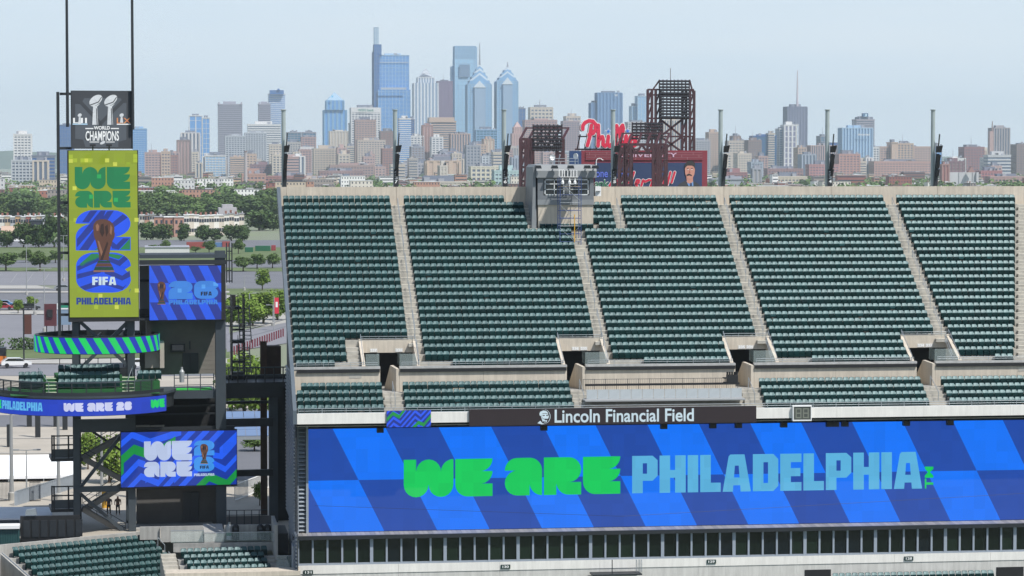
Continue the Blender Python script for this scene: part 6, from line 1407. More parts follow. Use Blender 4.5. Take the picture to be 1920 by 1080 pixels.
A = Art(HF, -.02); A.text('p', 'UNIVERSITY', rectq(1160, 286.5, 1269.5, 294.5), .1, .015)
A.text('b', 'one sense', rectq(1117, 322, 1178, 332.5), .1, .015); A.text('w2', 'ank Park', rectq(1115, 336, 1180, 351), .1, .03); A.text('g', 'ank Park', rectq(1115.5, 336.8, 1179.5, 351), .2, .008)
def stroke(A, key, pts, w, lift):
    for a, b in zip(pts, pts[1:]):
        dx, dy = b[0] - a[0], b[1] - a[1]; l = math.hypot(dx, dy) or 1; nx, ny = -dy / l * w, dx / l * w
        A.poly(key, [(a[0] + nx, a[1] + ny), (b[0] + nx, b[1] + ny), (b[0] - nx, b[1] - ny), (a[0] - nx, a[1] - ny)], lift)
    for k, a in enumerate(pts): A.poly(key, [(a[0] + w * math.cos(t * math.pi / 5), a[1] + w * math.sin(t * math.pi / 5)) for t in range(10)], lift + .01 * (k % 2 + 1))
zq = lambda pts: [(1060 + x / 6.75, 200 + y / 6.75) for x, y in pts]
scr = [[(870, 830), (840, 920), (820, 1000)], [(895, 980), (930, 960), (935, 930), (905, 930), (890, 975), (910, 1010)], [(960, 1005), (985, 930), (1010, 950), (1060, 925)], [(1160, 845), (1110, 930), (1080, 1010)], [(1080, 930), (1170, 925)], [(1190, 930), (1180, 1000), (1240, 990), (1255, 930)], [(1330, 830), (1290, 990)], [(1385, 830), (1345, 960)], [(600, 940), (560, 1000)], [(660, 930), (640, 1000), (700, 950)], [(740, 1000), (760, 930), (800, 960)]]
for s_ in scr: stroke(A, 'sw', zq(s_), 3.0, .1); stroke(A, 'sr', zq(s_), 2.1, .2)
hd = zq
A.poly('suit', hd([(1420, 1005), (1460, 965), (1530, 930), (1610, 930), (1680, 975), (1710, 1005)]), .1); A.poly('shirt', hd([(1530, 940), (1560, 1005), (1620, 1005), (1618, 935)]), .15); A.poly('tie', hd([(1580, 965), (1600, 965), (1606, 1005), (1576, 1005)]), .2)
A.poly('skin', hd([(1530, 890), (1540, 960), (1575, 975), (1615, 950), (1615, 890)]), .18); A.poly('skin', hd([(1512, 770), (1530, 740), (1630, 745), (1642, 800), (1632, 860), (1610, 905), (1570, 925), (1538, 900), (1518, 850)]), .22)
A.poly('hair', hd([(1510, 790), (1512, 730), (1545, 690), (1600, 680), (1640, 710), (1645, 800), (1628, 760), (1600, 745), (1545, 745), (1525, 765)]), .25); A.poly('hair', hd([(1534, 860), (1560, 848), (1580, 852), (1602, 866), (1604, 876), (1570, 868), (1540, 876)]), .27)
A.poly('hair', hd([(1540, 778), (1562, 772), (1562, 780), (1542, 785)]), .27); A.poly('hair', hd([(1590, 778), (1615, 776), (1615, 783), (1592, 785)]), .27); A.poly('eye', hd([(1545, 792), (1562, 790), (1562, 799), (1547, 800)]), .27); A.poly('eye', hd([(1592, 793), (1610, 792), (1610, 800), (1594, 801)]), .27); A.poly('shade', hd([(1572, 795), (1584, 840), (1562, 842)]), .26)
A.build(HO, {'p': mat('print_pink', srgb(214, 180, 200), .6), 'b': mat('print_blue', srgb(96, 116, 214), .6), 'w2': WHITE, 'g': mat('print_green', srgb(36, 120, 80), .6), 'sw': WHITE, 'sr': mat('print_red', srgb(206, 34, 66), .6), 'suit': mat('print_suit', srgb(58, 58, 62), .7), 'shirt': mat('print_shirt', srgb(120, 158, 206), .7), 'tie': mat('print_tie', srgb(38, 54, 92), .7), 'skin': mat('print_skin', srgb(200, 140, 122), .7), 'hair': mat('print_hair', srgb(46, 40, 40), .7), 'eye': WHITE, 'shade': mat('print_shade', srgb(170, 96, 80), .7)},
        {'p': 'pink_lettering', 'b': 'blue_lettering', 'w2': 'lettering_outline', 'g': 'green_lettering', 'sw': 'script_outline', 'sr': 'red_script', 'suit': 'suit_print', 'shirt': 'shirt_print', 'tie': 'tie_print', 'skin': 'face_print', 'hair': 'hair_print', 'eye': 'eye_print', 'shade': 'nose_print'})
# script sign with stars
SF = Frame(0, YB + 12); p = SF.at(1145, 282); SG = thing('script_sign', 'large red script sign with white edges and two blue stars above the hoarding', 'sign', (p.x, p.y, SF.at(1145, 284).z))
A = Art(SF, 0)
st_ = [[(222, 285), (222, 240), (250, 200), (300, 178), (350, 185), (385, 225), (385, 285), (355, 335), (300, 352)], [(330, 235), (310, 380), (280, 490)], [(418, 235), (420, 360), (415, 495)], [(425, 430), (445, 385), (470, 380), (480, 420), (478, 480), (505, 500), (530, 470)], [(545, 375), (535, 470), (560, 500), (590, 470)], [(610, 480), (640, 400), (660, 280), (650, 240), (630, 260), (625, 380), (640, 480)], [(680, 480), (710, 400), (735, 280), (725, 235), (705, 260), (695, 380), (720, 490)], [(770, 370), (760, 480), (790, 495)], [(810, 440), (850, 400), (830, 370), (805, 430), (830, 495), (870, 470)], [(900, 380), (880, 430), (910, 470), (870, 495)]]
for s_ in st_: stroke(A, 'k', [(x - 2.2, y + .8) for x, y in zq(s_)], 3.9, -.8); stroke(A, 'w', zq(s_), 4.7, 0); stroke(A, 'r', zq(s_), 3.4, .08)
for cx, cy in ((545, 312), (790, 308)):
    for key, r_, l in (('w', 46, .1), ('u', 32, .2)):
        pts = [(cx + (r_ if i % 2 == 0 else r_ * .42) * math.sin(i * math.pi / 5), cy - (r_ if i % 2 == 0 else r_ * .42) * math.cos(i * math.pi / 5)) for i in range(10)]; A.poly(key, zq(pts), l)
A.build(SG, {'k': mat('sign_back', srgb(70, 36, 44), .7), 'w': WHITE, 'r': mat('sign_red', srgb(214, 40, 72), .5), 'u': mat('sign_blue', srgb(60, 120, 206), .5)}, {'k': 'letter_returns', 'w': 'white_edges', 'r': 'red_letters', 'u': 'blue_stars'})
for px in (1082, 1096, 1118): member(SF.at(px, 280, 3), SF.at(px + 6, 252, 3), .3, SG, 'stay', MAR)
member(SF.at(1078, 280, 3), SF.at(1200, 280, 3), .4, SG, 'base_beam', MAR); member(SF.at(1084, 256, 3), SF.at(1120, 256, 3), .3, SG, 'base_beam', MAR)
# ================================================================== DOWNTOWN
FM = {}
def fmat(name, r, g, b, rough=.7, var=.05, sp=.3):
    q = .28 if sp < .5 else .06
    r, g, b = r * (1 - q) + 178 * q, g * (1 - q) + 180 * q, b * (1 - q) + 188 * q  # pale grey mixed in: distance haze put into the colours
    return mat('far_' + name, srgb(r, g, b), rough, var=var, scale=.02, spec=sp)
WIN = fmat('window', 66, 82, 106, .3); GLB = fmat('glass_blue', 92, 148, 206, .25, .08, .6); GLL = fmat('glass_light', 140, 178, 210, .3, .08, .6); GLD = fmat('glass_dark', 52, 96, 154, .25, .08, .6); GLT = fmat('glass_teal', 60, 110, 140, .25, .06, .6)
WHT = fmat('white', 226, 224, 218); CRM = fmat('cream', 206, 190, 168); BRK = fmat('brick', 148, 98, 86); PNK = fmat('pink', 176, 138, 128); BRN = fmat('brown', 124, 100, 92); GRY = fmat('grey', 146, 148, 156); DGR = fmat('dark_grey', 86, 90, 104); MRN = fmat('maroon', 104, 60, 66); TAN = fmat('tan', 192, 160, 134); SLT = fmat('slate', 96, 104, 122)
def tower(label, x0, x1, yt, d, body, trim, style, floor=4.2, bay=6.0, dep=34, cap=True, parent=None, z0=0.0, name='office_tower', cat='tower', yb=None, band=.45):
    a = onY(x0, yt, d); b = onY(x1, yt, d); zt = a.z; zb_ = z0 if yb is None else onY(x0, yb, d).z
    t = parent or thing(name, label, cat, ((a.x + b.x) / 2, d, zb_))
    MB().box(a.x, b.x, d, d + dep, zb_, zt).build('walls', body, t)
    W = b.x - a.x; nf = max(2, int((zt - zb_) / floor)); fh = (zt - zb_) / nf
    if style in ('bands', 'grid'):
        m = MB(); e = .55 if style == 'bands' else .5
        for i in range(1, nf + 1): z = zb_ + fh * i; m.box(a.x - e, b.x + e, d - e, d + dep + e, z - fh * band, z)
        m.build('floor_bands', trim, t)
    if style in ('grid', 'piers', 'glass', 'fine'):
        m = MB(); n = max(2, round(W / bay)); e = .8 if style != 'glass' else .5; pw = bay * (.36 if style == 'grid' else .5 if style == 'piers' else .12)
        for i in range(n + 1): x = a.x + W * i / n; m.box(x - pw / 2, x + pw / 2, d - e, d - .01, zb_, zt)
        ns = max(2, round(dep / bay))
        for i in range(ns + 1): y = d + dep * i / ns; m.box(a.x - e, a.x - .01, y - pw / 2, y + pw / 2, zb_, zt); m.box(b.x + .01, b.x + e, y - pw / 2, y + pw / 2, zb_, zt)
        m.build('piers', trim, t)
    if style in ('glass', 'fine'):
        m = MB(); st = 2 if style == 'glass' else 1
        for i in range(st, nf + 1, st): z = zb_ + fh * i; m.box(a.x - .35, b.x + .35, d - .35, d + dep + .35, z - (.7 if style == 'glass' else 1.2), z)
        m.build('floor_lines', trim, t)
    if cap:
        m = MB(); m.box(a.x - .9, b.x + .9, d - .9, d + dep + .9, zt, zt + 1.6); m.build('parapet', trim, t)
        m = MB(); q = random.Random(int(x0 * 7 + yt)); k = 1 + q.randrange(3)
        m.box(a.x + W * .22, b.x - W * .25, d + dep * .3, d + dep * .7, zt + 1.6, zt + 3.5 + 4 * q.random()); m.build('plant_room', SLT if q.random() < .5 else trim, t)
        for _ in range(k):
            u = a.x + W * (.1 + .75 * q.random()); MB().box(u, u + W * .08 + 1, d + 2, d + 6, zt + 1.6, zt + 3 + 3 * q.random()).build('roof_unit', GRY, t)
        if q.random() < .3: MB().tube((a.x + W * .4, d + 8, zt), (a.x + W * .4, d + 8, zt + 12 + 10 * q.random()), .5, 5, .2).build('aerial', GRY, t)
    return t
def gable(t, x0, x1, ybase, ytop, d, dep, mtl, name='roof'):
    a = onY(x0, ybase, d); b = onY(x1, ybase, d); zt = onY((x0 + x1) / 2, ytop, d).z; xm = (a.x + b.x) / 2
    MB().add([(a.x, d, a.z), (b.x, d, a.z), (b.x, d + dep, a.z), (a.x, d + dep, a.z), (xm, d + dep / 2, zt)], [(0, 1, 4), (1, 2, 4), (2, 3, 4), (3, 0, 4), (3, 2, 1, 0)]).build(name, mtl, t)
def facegable(t, x0, x1, ybase, ytop, d, dep, mtl, name='gable'):
    a = onY(x0, ybase, d); b = onY(x1, ybase, d); zt = onY((x0 + x1) / 2, ytop, d).z
    MB().prism([(a.x, a.z), (b.x, a.z), ((a.x + b.x) / 2, zt)], lambda u, v, dd: (u, dd, v), d, d + dep).build(name, mtl, t)
def mast(t, px, y0, y1, d, r, name='spire', mtl=None):
    a = onY(px, y0, d); b = onY(px, y1, d); MB().tube(a, (a.x, a.y, b.z), r, 6, r * .35).build(name, mtl or GRY, t)
def sign_text(t, s, q, d, mtl, bold=.02):
    A = Art(Frame(0, d), 0); A.text('s', s, q, 1.5, bold); A.build(t, {'s': mtl}, {'s': 'roof_lettering'})
# --- far left
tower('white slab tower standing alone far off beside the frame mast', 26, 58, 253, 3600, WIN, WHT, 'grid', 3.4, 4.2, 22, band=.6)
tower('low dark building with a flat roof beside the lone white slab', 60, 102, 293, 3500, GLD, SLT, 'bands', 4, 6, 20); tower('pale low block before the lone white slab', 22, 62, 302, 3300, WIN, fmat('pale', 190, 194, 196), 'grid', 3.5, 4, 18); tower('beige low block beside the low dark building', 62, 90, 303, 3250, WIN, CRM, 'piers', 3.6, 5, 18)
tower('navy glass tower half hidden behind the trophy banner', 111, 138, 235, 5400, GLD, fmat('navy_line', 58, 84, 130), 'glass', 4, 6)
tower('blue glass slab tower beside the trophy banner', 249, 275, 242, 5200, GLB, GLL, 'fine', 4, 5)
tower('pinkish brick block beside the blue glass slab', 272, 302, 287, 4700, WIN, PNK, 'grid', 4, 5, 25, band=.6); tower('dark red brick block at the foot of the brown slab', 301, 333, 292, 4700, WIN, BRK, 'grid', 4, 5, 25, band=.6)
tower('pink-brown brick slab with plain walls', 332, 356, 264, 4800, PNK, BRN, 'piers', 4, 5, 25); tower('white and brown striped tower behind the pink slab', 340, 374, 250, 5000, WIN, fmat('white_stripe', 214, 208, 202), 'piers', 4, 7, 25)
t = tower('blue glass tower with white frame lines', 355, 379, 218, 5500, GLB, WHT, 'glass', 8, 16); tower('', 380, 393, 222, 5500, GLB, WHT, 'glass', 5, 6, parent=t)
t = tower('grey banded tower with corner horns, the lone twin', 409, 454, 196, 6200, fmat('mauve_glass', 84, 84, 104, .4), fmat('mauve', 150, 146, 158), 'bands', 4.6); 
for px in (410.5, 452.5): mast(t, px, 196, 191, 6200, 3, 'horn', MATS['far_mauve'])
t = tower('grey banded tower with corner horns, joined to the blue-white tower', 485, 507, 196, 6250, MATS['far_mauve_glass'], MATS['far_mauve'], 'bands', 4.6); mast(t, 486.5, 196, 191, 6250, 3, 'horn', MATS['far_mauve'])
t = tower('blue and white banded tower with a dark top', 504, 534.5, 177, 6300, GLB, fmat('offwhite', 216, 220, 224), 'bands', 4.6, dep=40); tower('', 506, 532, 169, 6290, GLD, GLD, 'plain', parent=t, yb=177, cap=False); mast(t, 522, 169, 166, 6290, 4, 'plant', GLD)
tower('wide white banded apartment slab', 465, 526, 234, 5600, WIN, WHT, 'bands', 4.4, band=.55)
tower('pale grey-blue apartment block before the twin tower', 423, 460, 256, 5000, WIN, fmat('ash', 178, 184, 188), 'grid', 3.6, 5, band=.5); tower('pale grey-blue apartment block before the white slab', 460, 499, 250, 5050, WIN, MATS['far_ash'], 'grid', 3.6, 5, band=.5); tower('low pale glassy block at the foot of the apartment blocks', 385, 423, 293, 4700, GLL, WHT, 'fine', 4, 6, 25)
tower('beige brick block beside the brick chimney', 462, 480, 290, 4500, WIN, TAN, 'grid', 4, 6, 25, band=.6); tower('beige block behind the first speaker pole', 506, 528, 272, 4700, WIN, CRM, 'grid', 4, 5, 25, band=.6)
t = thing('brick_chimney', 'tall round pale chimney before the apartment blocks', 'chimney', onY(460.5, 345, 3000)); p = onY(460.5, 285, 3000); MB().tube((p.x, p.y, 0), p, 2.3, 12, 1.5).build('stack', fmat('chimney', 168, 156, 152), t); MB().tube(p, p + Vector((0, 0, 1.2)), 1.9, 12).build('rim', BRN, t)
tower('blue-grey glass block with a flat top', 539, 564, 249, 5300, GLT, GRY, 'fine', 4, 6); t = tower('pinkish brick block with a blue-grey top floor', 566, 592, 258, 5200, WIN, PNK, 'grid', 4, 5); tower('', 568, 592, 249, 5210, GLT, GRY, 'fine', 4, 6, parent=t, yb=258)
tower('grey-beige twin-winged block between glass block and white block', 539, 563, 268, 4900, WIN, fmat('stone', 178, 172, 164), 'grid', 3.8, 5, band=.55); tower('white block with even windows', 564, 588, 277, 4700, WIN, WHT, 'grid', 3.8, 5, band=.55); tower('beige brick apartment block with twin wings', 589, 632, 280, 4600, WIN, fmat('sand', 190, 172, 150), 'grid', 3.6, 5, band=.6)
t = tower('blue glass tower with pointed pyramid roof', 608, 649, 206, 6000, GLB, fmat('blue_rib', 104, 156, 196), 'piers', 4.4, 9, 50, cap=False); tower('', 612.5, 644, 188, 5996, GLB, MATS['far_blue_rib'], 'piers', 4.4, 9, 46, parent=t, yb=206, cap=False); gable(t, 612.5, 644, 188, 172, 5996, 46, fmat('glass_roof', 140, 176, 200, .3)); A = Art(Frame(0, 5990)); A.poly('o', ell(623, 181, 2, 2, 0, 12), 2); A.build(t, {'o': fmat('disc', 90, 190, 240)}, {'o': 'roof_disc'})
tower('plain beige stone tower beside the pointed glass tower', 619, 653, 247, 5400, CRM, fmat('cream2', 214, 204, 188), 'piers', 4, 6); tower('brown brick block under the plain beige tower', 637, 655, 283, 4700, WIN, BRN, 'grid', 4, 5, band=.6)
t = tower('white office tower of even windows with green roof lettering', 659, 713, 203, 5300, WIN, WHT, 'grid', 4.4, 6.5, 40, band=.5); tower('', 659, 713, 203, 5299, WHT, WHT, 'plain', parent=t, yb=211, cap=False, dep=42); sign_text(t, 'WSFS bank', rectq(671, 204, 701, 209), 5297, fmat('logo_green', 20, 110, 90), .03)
tower('dark side wing attached behind the white office tower', 656, 662, 232, 5340, SLT, GRY, 'bands'); tower('red and beige brick tower before the white office tower', 667, 704, 226, 5000, WIN, fmat('brickbeige', 172, 138, 124), 'grid', 4, 5, 30, band=.6); tower('broad beige brick apartment block before the red and beige tower', 671, 722, 264, 4700, WIN, fmat('sand2', 196, 178, 160), 'grid', 3.6, 4.6, 30, band=.6); tower('reddish block under the tallest glass tower', 714, 740, 247, 5200, BRK, BRN, 'grid'); tower('dark red brick block at the foot of the broad beige block', 718, 738, 280, 4600, WIN, BRK, 'grid', 4, 5, band=.6)
# --- the tallest: glass with a side blade
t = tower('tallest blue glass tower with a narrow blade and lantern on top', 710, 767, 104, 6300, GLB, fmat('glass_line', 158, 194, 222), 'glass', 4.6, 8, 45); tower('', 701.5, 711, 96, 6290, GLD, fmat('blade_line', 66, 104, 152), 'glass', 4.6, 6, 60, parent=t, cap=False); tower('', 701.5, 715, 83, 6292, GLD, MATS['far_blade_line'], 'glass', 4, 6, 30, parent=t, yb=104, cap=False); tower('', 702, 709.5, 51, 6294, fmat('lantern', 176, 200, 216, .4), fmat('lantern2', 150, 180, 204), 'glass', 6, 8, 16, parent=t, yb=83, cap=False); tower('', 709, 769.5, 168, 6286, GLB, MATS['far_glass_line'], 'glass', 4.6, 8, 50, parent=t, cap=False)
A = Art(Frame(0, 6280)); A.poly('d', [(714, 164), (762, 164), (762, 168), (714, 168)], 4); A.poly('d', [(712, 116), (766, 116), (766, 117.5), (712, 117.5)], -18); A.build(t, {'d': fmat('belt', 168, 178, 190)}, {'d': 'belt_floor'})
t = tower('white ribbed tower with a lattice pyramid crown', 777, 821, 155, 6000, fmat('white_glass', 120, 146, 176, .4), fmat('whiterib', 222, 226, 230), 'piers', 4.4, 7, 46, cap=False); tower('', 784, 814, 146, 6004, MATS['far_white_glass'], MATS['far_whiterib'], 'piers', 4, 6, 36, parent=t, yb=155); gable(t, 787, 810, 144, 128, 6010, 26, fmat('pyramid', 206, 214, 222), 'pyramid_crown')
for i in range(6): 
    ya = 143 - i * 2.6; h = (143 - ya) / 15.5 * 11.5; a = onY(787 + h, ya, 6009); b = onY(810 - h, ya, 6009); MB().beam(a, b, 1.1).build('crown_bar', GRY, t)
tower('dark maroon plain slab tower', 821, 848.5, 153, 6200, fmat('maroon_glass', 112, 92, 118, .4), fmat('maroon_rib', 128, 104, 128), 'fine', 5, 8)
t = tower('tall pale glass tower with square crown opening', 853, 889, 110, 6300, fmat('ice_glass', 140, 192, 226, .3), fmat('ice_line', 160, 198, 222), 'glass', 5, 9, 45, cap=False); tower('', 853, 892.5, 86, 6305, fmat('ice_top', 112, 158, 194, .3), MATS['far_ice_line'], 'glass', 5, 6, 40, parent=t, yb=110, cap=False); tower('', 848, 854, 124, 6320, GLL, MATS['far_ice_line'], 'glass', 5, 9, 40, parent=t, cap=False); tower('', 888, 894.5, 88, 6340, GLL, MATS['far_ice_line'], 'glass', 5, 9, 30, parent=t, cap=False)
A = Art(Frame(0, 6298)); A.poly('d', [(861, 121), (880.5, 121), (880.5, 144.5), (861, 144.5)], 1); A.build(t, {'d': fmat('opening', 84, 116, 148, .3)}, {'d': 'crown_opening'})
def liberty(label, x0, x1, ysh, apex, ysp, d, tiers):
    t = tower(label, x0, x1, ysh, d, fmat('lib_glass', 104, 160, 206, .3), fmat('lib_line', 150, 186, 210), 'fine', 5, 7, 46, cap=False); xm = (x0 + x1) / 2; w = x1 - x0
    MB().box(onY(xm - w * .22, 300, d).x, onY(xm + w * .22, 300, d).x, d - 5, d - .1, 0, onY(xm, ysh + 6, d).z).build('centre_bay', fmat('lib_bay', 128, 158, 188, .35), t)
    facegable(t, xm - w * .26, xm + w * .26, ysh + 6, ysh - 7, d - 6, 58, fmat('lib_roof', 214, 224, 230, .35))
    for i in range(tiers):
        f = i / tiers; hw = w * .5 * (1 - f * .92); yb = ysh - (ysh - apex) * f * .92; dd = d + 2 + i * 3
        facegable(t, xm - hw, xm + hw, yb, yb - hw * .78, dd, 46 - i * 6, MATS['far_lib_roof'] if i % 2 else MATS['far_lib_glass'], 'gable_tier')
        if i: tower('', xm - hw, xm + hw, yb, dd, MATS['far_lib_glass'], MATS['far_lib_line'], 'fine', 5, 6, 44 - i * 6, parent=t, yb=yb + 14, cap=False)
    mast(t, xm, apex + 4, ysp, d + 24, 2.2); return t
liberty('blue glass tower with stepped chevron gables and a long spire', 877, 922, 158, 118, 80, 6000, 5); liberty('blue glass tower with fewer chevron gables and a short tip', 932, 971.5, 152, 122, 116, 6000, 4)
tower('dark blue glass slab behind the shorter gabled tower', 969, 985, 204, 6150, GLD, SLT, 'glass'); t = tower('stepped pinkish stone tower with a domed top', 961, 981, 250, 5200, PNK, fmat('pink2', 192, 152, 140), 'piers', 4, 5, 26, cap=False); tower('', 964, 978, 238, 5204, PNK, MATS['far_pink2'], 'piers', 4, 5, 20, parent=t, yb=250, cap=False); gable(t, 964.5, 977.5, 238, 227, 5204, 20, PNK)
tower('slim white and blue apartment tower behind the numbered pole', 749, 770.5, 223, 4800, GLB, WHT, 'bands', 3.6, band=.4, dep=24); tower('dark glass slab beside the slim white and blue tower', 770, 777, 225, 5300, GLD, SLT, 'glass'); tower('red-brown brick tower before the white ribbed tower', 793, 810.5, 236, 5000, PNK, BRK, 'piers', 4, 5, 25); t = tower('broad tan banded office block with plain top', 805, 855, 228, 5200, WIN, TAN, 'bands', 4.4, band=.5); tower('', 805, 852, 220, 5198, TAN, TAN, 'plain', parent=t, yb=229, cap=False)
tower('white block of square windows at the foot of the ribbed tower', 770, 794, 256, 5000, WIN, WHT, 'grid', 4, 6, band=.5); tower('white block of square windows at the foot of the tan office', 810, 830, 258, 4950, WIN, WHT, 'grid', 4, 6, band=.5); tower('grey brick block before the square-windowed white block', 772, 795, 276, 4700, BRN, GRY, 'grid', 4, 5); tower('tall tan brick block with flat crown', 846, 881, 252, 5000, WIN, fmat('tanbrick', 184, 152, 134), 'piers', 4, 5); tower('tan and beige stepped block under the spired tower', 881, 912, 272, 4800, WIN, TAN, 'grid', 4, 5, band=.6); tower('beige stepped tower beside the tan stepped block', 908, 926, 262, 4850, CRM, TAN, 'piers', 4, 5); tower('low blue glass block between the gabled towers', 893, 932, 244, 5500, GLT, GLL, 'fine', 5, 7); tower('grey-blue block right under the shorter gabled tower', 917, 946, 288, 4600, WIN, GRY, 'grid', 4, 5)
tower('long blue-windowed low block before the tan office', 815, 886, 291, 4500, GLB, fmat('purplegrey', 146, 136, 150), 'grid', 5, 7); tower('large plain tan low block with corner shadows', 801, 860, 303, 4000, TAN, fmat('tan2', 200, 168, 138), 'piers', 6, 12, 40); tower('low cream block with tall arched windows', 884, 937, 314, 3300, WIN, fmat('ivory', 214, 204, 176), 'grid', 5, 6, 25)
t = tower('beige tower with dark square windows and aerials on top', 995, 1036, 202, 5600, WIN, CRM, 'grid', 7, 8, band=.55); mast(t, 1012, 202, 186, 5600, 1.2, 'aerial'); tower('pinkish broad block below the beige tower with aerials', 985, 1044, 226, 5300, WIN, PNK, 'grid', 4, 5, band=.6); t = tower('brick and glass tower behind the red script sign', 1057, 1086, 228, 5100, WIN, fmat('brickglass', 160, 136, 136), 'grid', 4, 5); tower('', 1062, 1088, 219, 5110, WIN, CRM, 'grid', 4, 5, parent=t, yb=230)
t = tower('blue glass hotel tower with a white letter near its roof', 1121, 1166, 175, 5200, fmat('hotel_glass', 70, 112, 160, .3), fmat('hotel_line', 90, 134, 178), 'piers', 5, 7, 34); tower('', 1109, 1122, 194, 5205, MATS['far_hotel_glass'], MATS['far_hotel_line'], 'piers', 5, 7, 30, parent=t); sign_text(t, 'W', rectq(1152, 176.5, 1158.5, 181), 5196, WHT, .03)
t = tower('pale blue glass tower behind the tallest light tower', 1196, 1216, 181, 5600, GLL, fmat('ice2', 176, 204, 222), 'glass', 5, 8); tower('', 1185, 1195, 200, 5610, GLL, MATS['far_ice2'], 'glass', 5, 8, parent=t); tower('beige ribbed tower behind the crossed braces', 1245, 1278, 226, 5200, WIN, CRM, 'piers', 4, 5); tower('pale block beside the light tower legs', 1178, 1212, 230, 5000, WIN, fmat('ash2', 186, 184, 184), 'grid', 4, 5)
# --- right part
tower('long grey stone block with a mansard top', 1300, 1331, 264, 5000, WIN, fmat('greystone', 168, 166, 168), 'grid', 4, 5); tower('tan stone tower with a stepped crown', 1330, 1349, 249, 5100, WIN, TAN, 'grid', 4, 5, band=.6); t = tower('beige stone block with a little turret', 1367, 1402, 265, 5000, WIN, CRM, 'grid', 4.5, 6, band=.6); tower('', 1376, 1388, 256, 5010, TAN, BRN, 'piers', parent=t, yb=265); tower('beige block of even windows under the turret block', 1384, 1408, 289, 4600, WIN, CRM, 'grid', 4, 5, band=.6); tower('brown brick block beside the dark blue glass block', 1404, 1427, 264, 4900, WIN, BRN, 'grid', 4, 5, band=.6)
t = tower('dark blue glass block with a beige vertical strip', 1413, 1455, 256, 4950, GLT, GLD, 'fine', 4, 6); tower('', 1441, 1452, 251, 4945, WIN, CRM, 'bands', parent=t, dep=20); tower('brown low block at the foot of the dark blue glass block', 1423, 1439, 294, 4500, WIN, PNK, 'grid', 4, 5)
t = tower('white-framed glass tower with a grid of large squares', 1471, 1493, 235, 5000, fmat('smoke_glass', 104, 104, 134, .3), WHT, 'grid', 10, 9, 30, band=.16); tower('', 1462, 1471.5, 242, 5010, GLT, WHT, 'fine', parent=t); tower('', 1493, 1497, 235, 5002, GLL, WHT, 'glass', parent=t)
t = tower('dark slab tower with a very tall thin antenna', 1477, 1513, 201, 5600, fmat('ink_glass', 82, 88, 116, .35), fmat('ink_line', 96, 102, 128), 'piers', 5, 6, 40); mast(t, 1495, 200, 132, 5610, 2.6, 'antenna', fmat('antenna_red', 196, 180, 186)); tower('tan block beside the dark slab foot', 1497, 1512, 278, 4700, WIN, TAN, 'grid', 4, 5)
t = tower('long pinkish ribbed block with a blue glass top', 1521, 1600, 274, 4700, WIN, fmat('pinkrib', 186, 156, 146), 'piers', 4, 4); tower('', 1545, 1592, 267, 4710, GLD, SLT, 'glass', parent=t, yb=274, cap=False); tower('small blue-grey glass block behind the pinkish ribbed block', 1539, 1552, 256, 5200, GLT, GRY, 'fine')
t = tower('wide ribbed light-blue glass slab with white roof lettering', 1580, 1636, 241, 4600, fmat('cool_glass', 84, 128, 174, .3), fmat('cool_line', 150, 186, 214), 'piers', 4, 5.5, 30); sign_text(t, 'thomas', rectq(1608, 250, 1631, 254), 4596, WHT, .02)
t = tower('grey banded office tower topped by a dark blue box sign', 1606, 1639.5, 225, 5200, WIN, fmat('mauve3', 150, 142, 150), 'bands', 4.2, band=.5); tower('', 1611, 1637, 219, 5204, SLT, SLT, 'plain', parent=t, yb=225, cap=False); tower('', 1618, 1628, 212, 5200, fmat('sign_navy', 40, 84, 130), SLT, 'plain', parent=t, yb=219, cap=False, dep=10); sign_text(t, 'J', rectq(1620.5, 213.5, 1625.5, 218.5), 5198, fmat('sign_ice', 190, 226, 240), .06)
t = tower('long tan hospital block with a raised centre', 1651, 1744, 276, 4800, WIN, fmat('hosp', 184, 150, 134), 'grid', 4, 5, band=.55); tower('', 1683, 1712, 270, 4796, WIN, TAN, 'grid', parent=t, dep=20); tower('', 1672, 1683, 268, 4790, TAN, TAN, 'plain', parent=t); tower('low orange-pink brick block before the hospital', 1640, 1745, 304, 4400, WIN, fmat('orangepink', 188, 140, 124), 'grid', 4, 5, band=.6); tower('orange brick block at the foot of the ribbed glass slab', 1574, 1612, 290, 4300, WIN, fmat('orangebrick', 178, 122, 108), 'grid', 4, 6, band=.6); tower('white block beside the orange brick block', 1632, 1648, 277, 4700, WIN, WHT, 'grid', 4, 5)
t = tower('maroon brick block with dark roof plant', 1809, 1845, 277, 4500, WIN, fmat('maroonbrick', 132, 82, 82), 'grid', 4.4, 5, band=.6); tower('', 1817, 1832, 271, 4510, SLT, SLT, 'plain', parent=t, yb=277, cap=False); tower('tall grey stone tower with faint lettering', 1864, 1893, 241, 4800, WIN, fmat('greystone2', 150, 142, 142), 'piers', 4, 5); t = thing('square_stack', 'tall square stack beside the grey stone tower', 'stack', onY(1859.5, 340, 4780)); MB().box(onY(1856, 246, 4780).x, onY(1863, 246, 4780).x, 4780, 4790, 0, onY(1860, 246, 4780).z).build('shaft', PNK, t); mast(t, 1860.5, 246, 227, 4785, 1.8, 'flue', BRN)
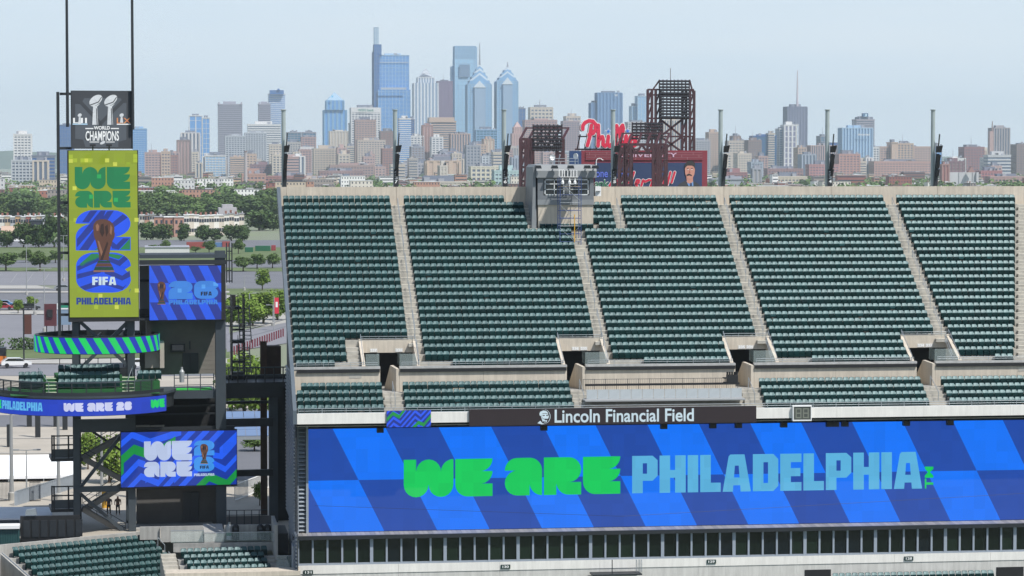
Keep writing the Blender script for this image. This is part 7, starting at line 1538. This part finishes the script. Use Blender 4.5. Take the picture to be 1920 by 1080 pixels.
tower('tan block behind the square stack', 1844, 1858, 283, 4900, TAN, CRM, 'piers'); tower('pale grey stepped works at the foot of the stone tower', 1853, 1895, 292, 4300, WIN, fmat('paleworks', 196, 196, 194), 'bands', 5, dep=25); t = tower('dark brick tower with a roof frame at the picture side of the stone tower', 1907, 1932, 272, 4600, WIN, BRN, 'grid', 4, 5, band=.6); tower('low white block behind the last pole', 1782, 1810, 298, 4500, WIN, WHT, 'grid', 5, 6); tower('purple-brown low block beside the maroon brick block', 1778, 1806, 304, 4200, BRN, MRN, 'grid'); tower('blue glass slab behind the last speaker pole', 1757, 1766, 275, 4900, GLB, GRY, 'glass')
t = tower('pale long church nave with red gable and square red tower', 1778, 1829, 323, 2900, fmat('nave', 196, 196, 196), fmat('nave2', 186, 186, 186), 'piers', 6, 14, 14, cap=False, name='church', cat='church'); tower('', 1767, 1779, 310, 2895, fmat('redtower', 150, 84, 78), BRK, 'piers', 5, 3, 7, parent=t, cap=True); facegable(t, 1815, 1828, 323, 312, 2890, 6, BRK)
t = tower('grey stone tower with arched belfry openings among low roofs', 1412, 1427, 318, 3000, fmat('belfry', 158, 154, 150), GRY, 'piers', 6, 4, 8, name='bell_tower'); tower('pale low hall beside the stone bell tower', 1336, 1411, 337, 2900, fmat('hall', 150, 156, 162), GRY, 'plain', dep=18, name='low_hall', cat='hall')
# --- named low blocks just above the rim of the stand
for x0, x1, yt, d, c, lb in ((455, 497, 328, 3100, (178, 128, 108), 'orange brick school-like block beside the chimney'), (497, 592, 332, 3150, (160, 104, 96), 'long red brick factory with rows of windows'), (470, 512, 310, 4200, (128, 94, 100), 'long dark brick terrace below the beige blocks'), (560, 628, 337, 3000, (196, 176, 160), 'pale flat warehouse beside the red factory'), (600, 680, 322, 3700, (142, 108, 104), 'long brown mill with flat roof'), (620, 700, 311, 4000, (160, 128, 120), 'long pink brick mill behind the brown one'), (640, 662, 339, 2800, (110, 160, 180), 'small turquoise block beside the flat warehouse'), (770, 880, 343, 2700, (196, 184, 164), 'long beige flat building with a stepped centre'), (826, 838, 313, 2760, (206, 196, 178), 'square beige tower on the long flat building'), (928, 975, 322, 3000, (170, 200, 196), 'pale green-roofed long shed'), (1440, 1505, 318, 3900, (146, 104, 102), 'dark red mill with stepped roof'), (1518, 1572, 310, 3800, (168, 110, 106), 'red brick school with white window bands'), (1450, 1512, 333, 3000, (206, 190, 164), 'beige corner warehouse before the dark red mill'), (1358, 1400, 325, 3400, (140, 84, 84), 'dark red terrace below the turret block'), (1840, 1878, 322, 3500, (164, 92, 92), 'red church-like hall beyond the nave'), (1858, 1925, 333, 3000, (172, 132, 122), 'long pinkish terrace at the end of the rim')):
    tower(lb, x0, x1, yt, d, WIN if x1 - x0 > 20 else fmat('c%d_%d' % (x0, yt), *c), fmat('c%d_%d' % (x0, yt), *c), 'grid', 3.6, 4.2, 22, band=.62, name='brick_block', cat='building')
# ================================================================== THE LOW TOWN BETWEEN
HS = mat('house_paint', (1, 1, 1), .85, attr=True, spec=.2)
PAL = [(222, 218, 210), (214, 206, 194), (196, 180, 160), (164, 112, 98), (146, 98, 90), (178, 136, 118), (150, 140, 134), (206, 204, 204), (188, 160, 136), (126, 96, 90), (232, 230, 226)]
ROOFP = [(206, 206, 206), (226, 226, 224), (150, 150, 154), (120, 116, 116), (176, 170, 166), (96, 92, 96)]
def lin(c, k=1.0): return tuple(v * k for v in srgb(*c))
def house(mb, w, dp, h, col, roof, q, x=0, y=0, z=0, wins=True):
    mb.tone = lin(col); mb.box(x - w / 2, x + w / 2, y, y + dp, z, z + h)
    mb.tone = lin(roof); mb.box(x - w / 2 - .15, x + w / 2 + .15, y - .25, y + dp + .1, z + h, z + h + .35)
    if q.random() < .6: mb.tone = lin((140, 100, 88)); mb.box(x - w * .3, x - w * .3 + .9, y + dp * .5, y + dp * .5 + .9, z + h + .35, z + h + 1.6)
    if q.random() < .4: mb.tone = lin((190, 190, 190)); mb.box(x + w * .1, x + w * .3, y + dp * .3, y + dp * .5, z + h + .35, z + h + 1.2)
    mb.tone = lin((64, 70, 82))
    nw = max(2, int(w / 2.6)); nf = max(2, int(h / 3.2))
    if wins:
        for j in range(nf):
            for i in range(nw): u = x - w / 2 + w * (i + .5) / nw; zz = z + h * (j + .35) / nf; mb.box(u - .45, u + .45, y - .06, y, zz, zz + 1.5)
    else:
        for j in range(nf): zz = z + h * (j + .4) / nf; mb.box(x - w / 2 + .4, x + w / 2 - .4, y - .06, y, zz, zz + 1.2)
q = random.Random(77)
# terraces that can be told apart beyond the parking lots
def terrace(px0, px1, py, pyt, n, cols, label, group, slope=0.0, dp=10):
    for i in range(n):
        x = px0 + (px1 - px0) * (i + .5) / n; p = onZ(x, py - slope * i, 0); k = p.length / FPX; w = (px1 - px0) / n * k; h = (py - pyt) * k * (1 + .08 * (q.random() - .5))
        m = MB(); house(m, w * .98, dp, h, cols[i % len(cols)], ROOFP[q.randrange(3)], q, p.x, p.y, 0)
        o = m.build('row_house', HS, None, label=label, cat='house', group=group)
terrace(345, 458, 442, 405, 12, [(226, 222, 214), (212, 202, 190), (232, 228, 222), (206, 196, 184)], 'white-fronted flat-roofed row house in the pale terrace beyond the dark trees', 'pale terrace beyond the dark trees', .25)
terrace(289, 345, 444, 408, 3, [(176, 134, 118), (168, 124, 110), (180, 140, 126)], 'brick end house with white upper wall at the head of the pale terrace', 'brick houses at the head of the pale terrace')
terrace(-30, 118, 440, 407, 15, [(206, 168, 128), (190, 184, 176), (170, 110, 100), (216, 212, 204), (196, 176, 150), (180, 180, 184)], 'coloured flat-roofed row house seen over the lawn trees beside the mast', 'coloured terrace over the lawn trees')
terrace(262, 290, 428, 404, 3, [(200, 190, 178), (180, 140, 120)], 'small row house between the green screen and the pale terrace', 'small row houses beside the green screen')
p = onZ(27, 452, 0); k = p.length / FPX; t = thing('gabled_hall', 'low hall with a broad beige pitched roof behind the dark lawn trees', 'hall', p); MB().box(p.x - 24 * k, p.x + 24 * k, p.y, p.y + 14, 0, 14 * k).build('walls', WHITE, t)
MB().prism([(p.y - 1, 13.8 * k), (p.y + 7, 27 * k), (p.y + 15, 13.8 * k)], lambda u, v, d: (d, u, v), p.x - 25 * k, p.x + 25 * k).build('roof', mat('beige_shingle', srgb(188, 162, 142), .9, var=.06), t)
p = onZ(68, 442, 0); k = p.length / FPX; g = MB().box(p.x - 11 * k, p.x + 11 * k, p.y - 2, p.y + 8, 0, 28 * k).build('black_block', mat('black_wall', srgb(44, 48, 60), .7), None, label='black windowless block standing among the coloured row houses', cat='building'); MB().box(p.x - 11.4 * k, p.x + 11.4 * k, p.y - 2.3, p.y + 8.3, 28 * k, 28.6 * k).build('roof_edge', STEEL, g)
p = onZ(335, 478, 0); k = p.length / FPX; t = thing('white_hall', 'long low white hall wall beyond the parking lot', 'hall', p); MB().box(p.x - 62 * k, p.x + 20 * k, p.y, p.y + 20, 0, 14 * k).build('walls', mat('hall_white', srgb(206, 206, 204), .8, var=.05, scale=.2), t); MB().box(p.x - 62.5 * k, p.x + 20.5 * k, p.y - .3, p.y + 20.3, 14 * k, 14.8 * k).build('roof_edge', GRY, t)
p = onZ(430, 437, 0); k = p.length / FPX; t = thing('stepped_block', 'grey stepped-gable block rising over the end of the pale terrace', 'building', p); MB().box(p.x - 18 * k, p.x + 16 * k, p.y + 14, p.y + 30, 0, 46 * k).build('walls', mat('stepped_grey', srgb(176, 172, 176), .85, var=.04), t); MB().box(p.x - 11 * k, p.x + 9 * k, p.y + 14.5, p.y + 29, 46 * k, 52 * k).build('gable_step', MATS['stepped_grey'], t)
p = onZ(340, 380, 0); t = thing('brown_school', 'long low brown-red building above the wooded belt', 'building', p); k = p.length / FPX; MB().box(p.x - 4 * k, p.x + 46 * k, p.y, p.y + 20, 0, 22 * k).build('walls', mat('school_brown', srgb(128, 84, 80), .8, var=.06), t)
for i in range(9): MB().box(p.x + (i * 5.2 - 2) * k, p.x + (i * 5.2 + .6) * k, p.y - .2, p.y, 13 * k, 18 * k).build('window', WIN, t)
# the wide field of roofs
spots = []
d = 2150.0
while d < 5400:
    px = -90.0
    while px < 2010:
        w = q.choice((7, 9, 12, 16, 22, 30)) * q.uniform(.8, 1.2); wp = w / d * FPX; h = q.uniform(6.5, 10.5) if q.random() < .86 else q.uniform(11, 19)
        if q.random() < .78:
            x = px + wp / 2; vis = x < 535 or CAM_H - h < 45.0 * d / FPX
            if vis: spots.append((d + q.uniform(-20, 20), x, w, h))
        px += wp * q.uniform(1.0, 1.25)
        if q.random() < .08: px += 14 / d * FPX
    d *= 1.034
spots.sort()
mass = MB()
for i, (d, px, w, h) in enumerate(spots):
    p = onY(px, 340, d); col = PAL[q.randrange(len(PAL))]; rf = ROOFP[q.randrange(len(ROOFP))]
    if i < 215:
        m = MB(); house(m, w, q.uniform(10, 16), h, col, rf, q, p.x, d, 0, d < 2700)
        m.build('town_house', HS, None, label='low flat-roofed house in the wide field of roofs before the downtown towers', cat='house', group='houses in the wide field of roofs')
    else: house(mass, w, q.uniform(10, 16), h, col, rf, q, p.x, d, 0, False)
mass.build('far_roofs', HS, None, kind='stuff', label='dense far field of low flat-roofed houses before the downtown towers')
# trees among the roofs
mt = MB(); cnt = 0
for i in range(760):
    d = 2000 * (2.6 ** q.random()); px = q.uniform(-60, 1990); hh = q.uniform(8, 15)
    if px > 535 and CAM_H - hh > 45.0 * d / FPX: continue
    p = onY(px, 340, d); w = q.uniform(4.5, 9)
    if cnt < 130:
        t = bpy.data.objects.new('street_tree', None); scene.collection.objects.link(t); t.location = (p.x, d, 0); setprops(t, 'round leafy tree among the far field of roofs', 'tree', 'trees among the far roofs')
        link('crown', CR['far'][q.randrange(3)], (0, 0, hh * .1), q.random() * 6, t, (w, w, hh * .48)); link('trunk', TRK[0], (0, 0, 0), 0, t, (w * .6, w * .6, hh * .3)); cnt += 1
    else:
        for _ in range(3):
            px_, dd = p.x + q.uniform(-18, 18), d + q.uniform(-20, 20); hz_ = hh * q.uniform(.7, 1.1)
            for _k in range(46):
                v = Vector((q.gauss(0, 1), q.gauss(0, 1), q.gauss(0, 1))).normalized(); c = Vector((px_ + v.x * w * .8, dd + v.y * w * .8, hz_ * .6 + v.z * hz_ * .42)); x_ = v.orthogonal().normalized(); y_ = v.cross(x_); l = q.uniform(1.0, 1.9); g_ = q.uniform(.75, 1.35); mt.tone = (g_, g_, g_ * .9)
                mt.add([c - x_ * l, c + y_ * l * .8, c + x_ * l, c - y_ * l * .8], [(0, 1, 2, 3)])
mt.build('far_trees', LEAF, None, kind='stuff', label='scattered green treetops among the far roofs')
# mid-rise blocks filling the ground before the towers
mid = random.Random(9); k = 0
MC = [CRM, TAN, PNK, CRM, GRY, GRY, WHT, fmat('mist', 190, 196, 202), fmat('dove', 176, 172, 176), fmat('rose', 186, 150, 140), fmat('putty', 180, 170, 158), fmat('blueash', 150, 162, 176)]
for i in range(105):
    px = mid.uniform(280, 1930) if mid.random() < .35 else mid.uniform(330, 1330); d = mid.uniform(4100, 5200)
    c_ = 1 - abs(px - 800) / 900; yt = mid.uniform(290, 318) - max(0, c_) * mid.uniform(0, 26); w = mid.uniform(10, 28)
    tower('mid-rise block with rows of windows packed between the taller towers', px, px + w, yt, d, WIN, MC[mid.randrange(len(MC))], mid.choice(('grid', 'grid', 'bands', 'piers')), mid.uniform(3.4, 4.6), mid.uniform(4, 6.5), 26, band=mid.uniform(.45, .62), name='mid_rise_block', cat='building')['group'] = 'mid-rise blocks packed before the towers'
# distant wooded ridges
for d, y0, amp, nm in ((13500, 296, 4, 'hills'), (16000, 291, 5, 'hills')):
    m = MB(); r_ = random.Random(int(d)); pts = []
    ph = [r_.random() * 6.28 for _ in range(6)]
    for i in range(0, 241):
        px = -500 + i * 12; y = y0 + amp * sum(math.sin(px * f + p_) / (j + 1) for j, (f, p_) in enumerate(zip((.004, .011, .023, .05, .11, .23), ph))) * .6 + (-9 if px < 260 else 0) * max(0, min(1, (400 - px) / 300))
        pts.append(onY(px, y, d))
    for a, b in zip(pts, pts[1:]): m.hexa([(a.x, d, -5), (b.x, d, -5), (b.x, d + 900, -5), (a.x, d + 900, -5), a, b, (b.x, d + 500, b.z), (a.x, d + 500, a.z)])
    m.build('hills', mat('wooded_hill', srgb(70, 92, 66), .95, var=.15, scale=.004), None, kind='structure', label='distant low wooded ridge')
# ================================================================== HAZE
hz = MB(); hz.box(-15000, 15000, -380, 17500, -12, 420)
hm = bpy.data.materials.new('haze'); hm.use_nodes = True; N_ = hm.node_tree.nodes
for n_ in list(N_): N_.remove(n_)
ho_ = N_.new('ShaderNodeOutputMaterial'); pv = N_.new('ShaderNodeVolumePrincipled'); pv.inputs['Color'].default_value = (.82, .92, 1.0, 1); pv.inputs['Density'].default_value = 5.8e-5; pv.inputs['Anisotropy'].default_value = 0.2
hm.node_tree.links.new(pv.outputs[0], ho_.inputs['Volume'])
hz.build('haze', hm, None, kind='stuff', label='thin pale summer haze in the air')
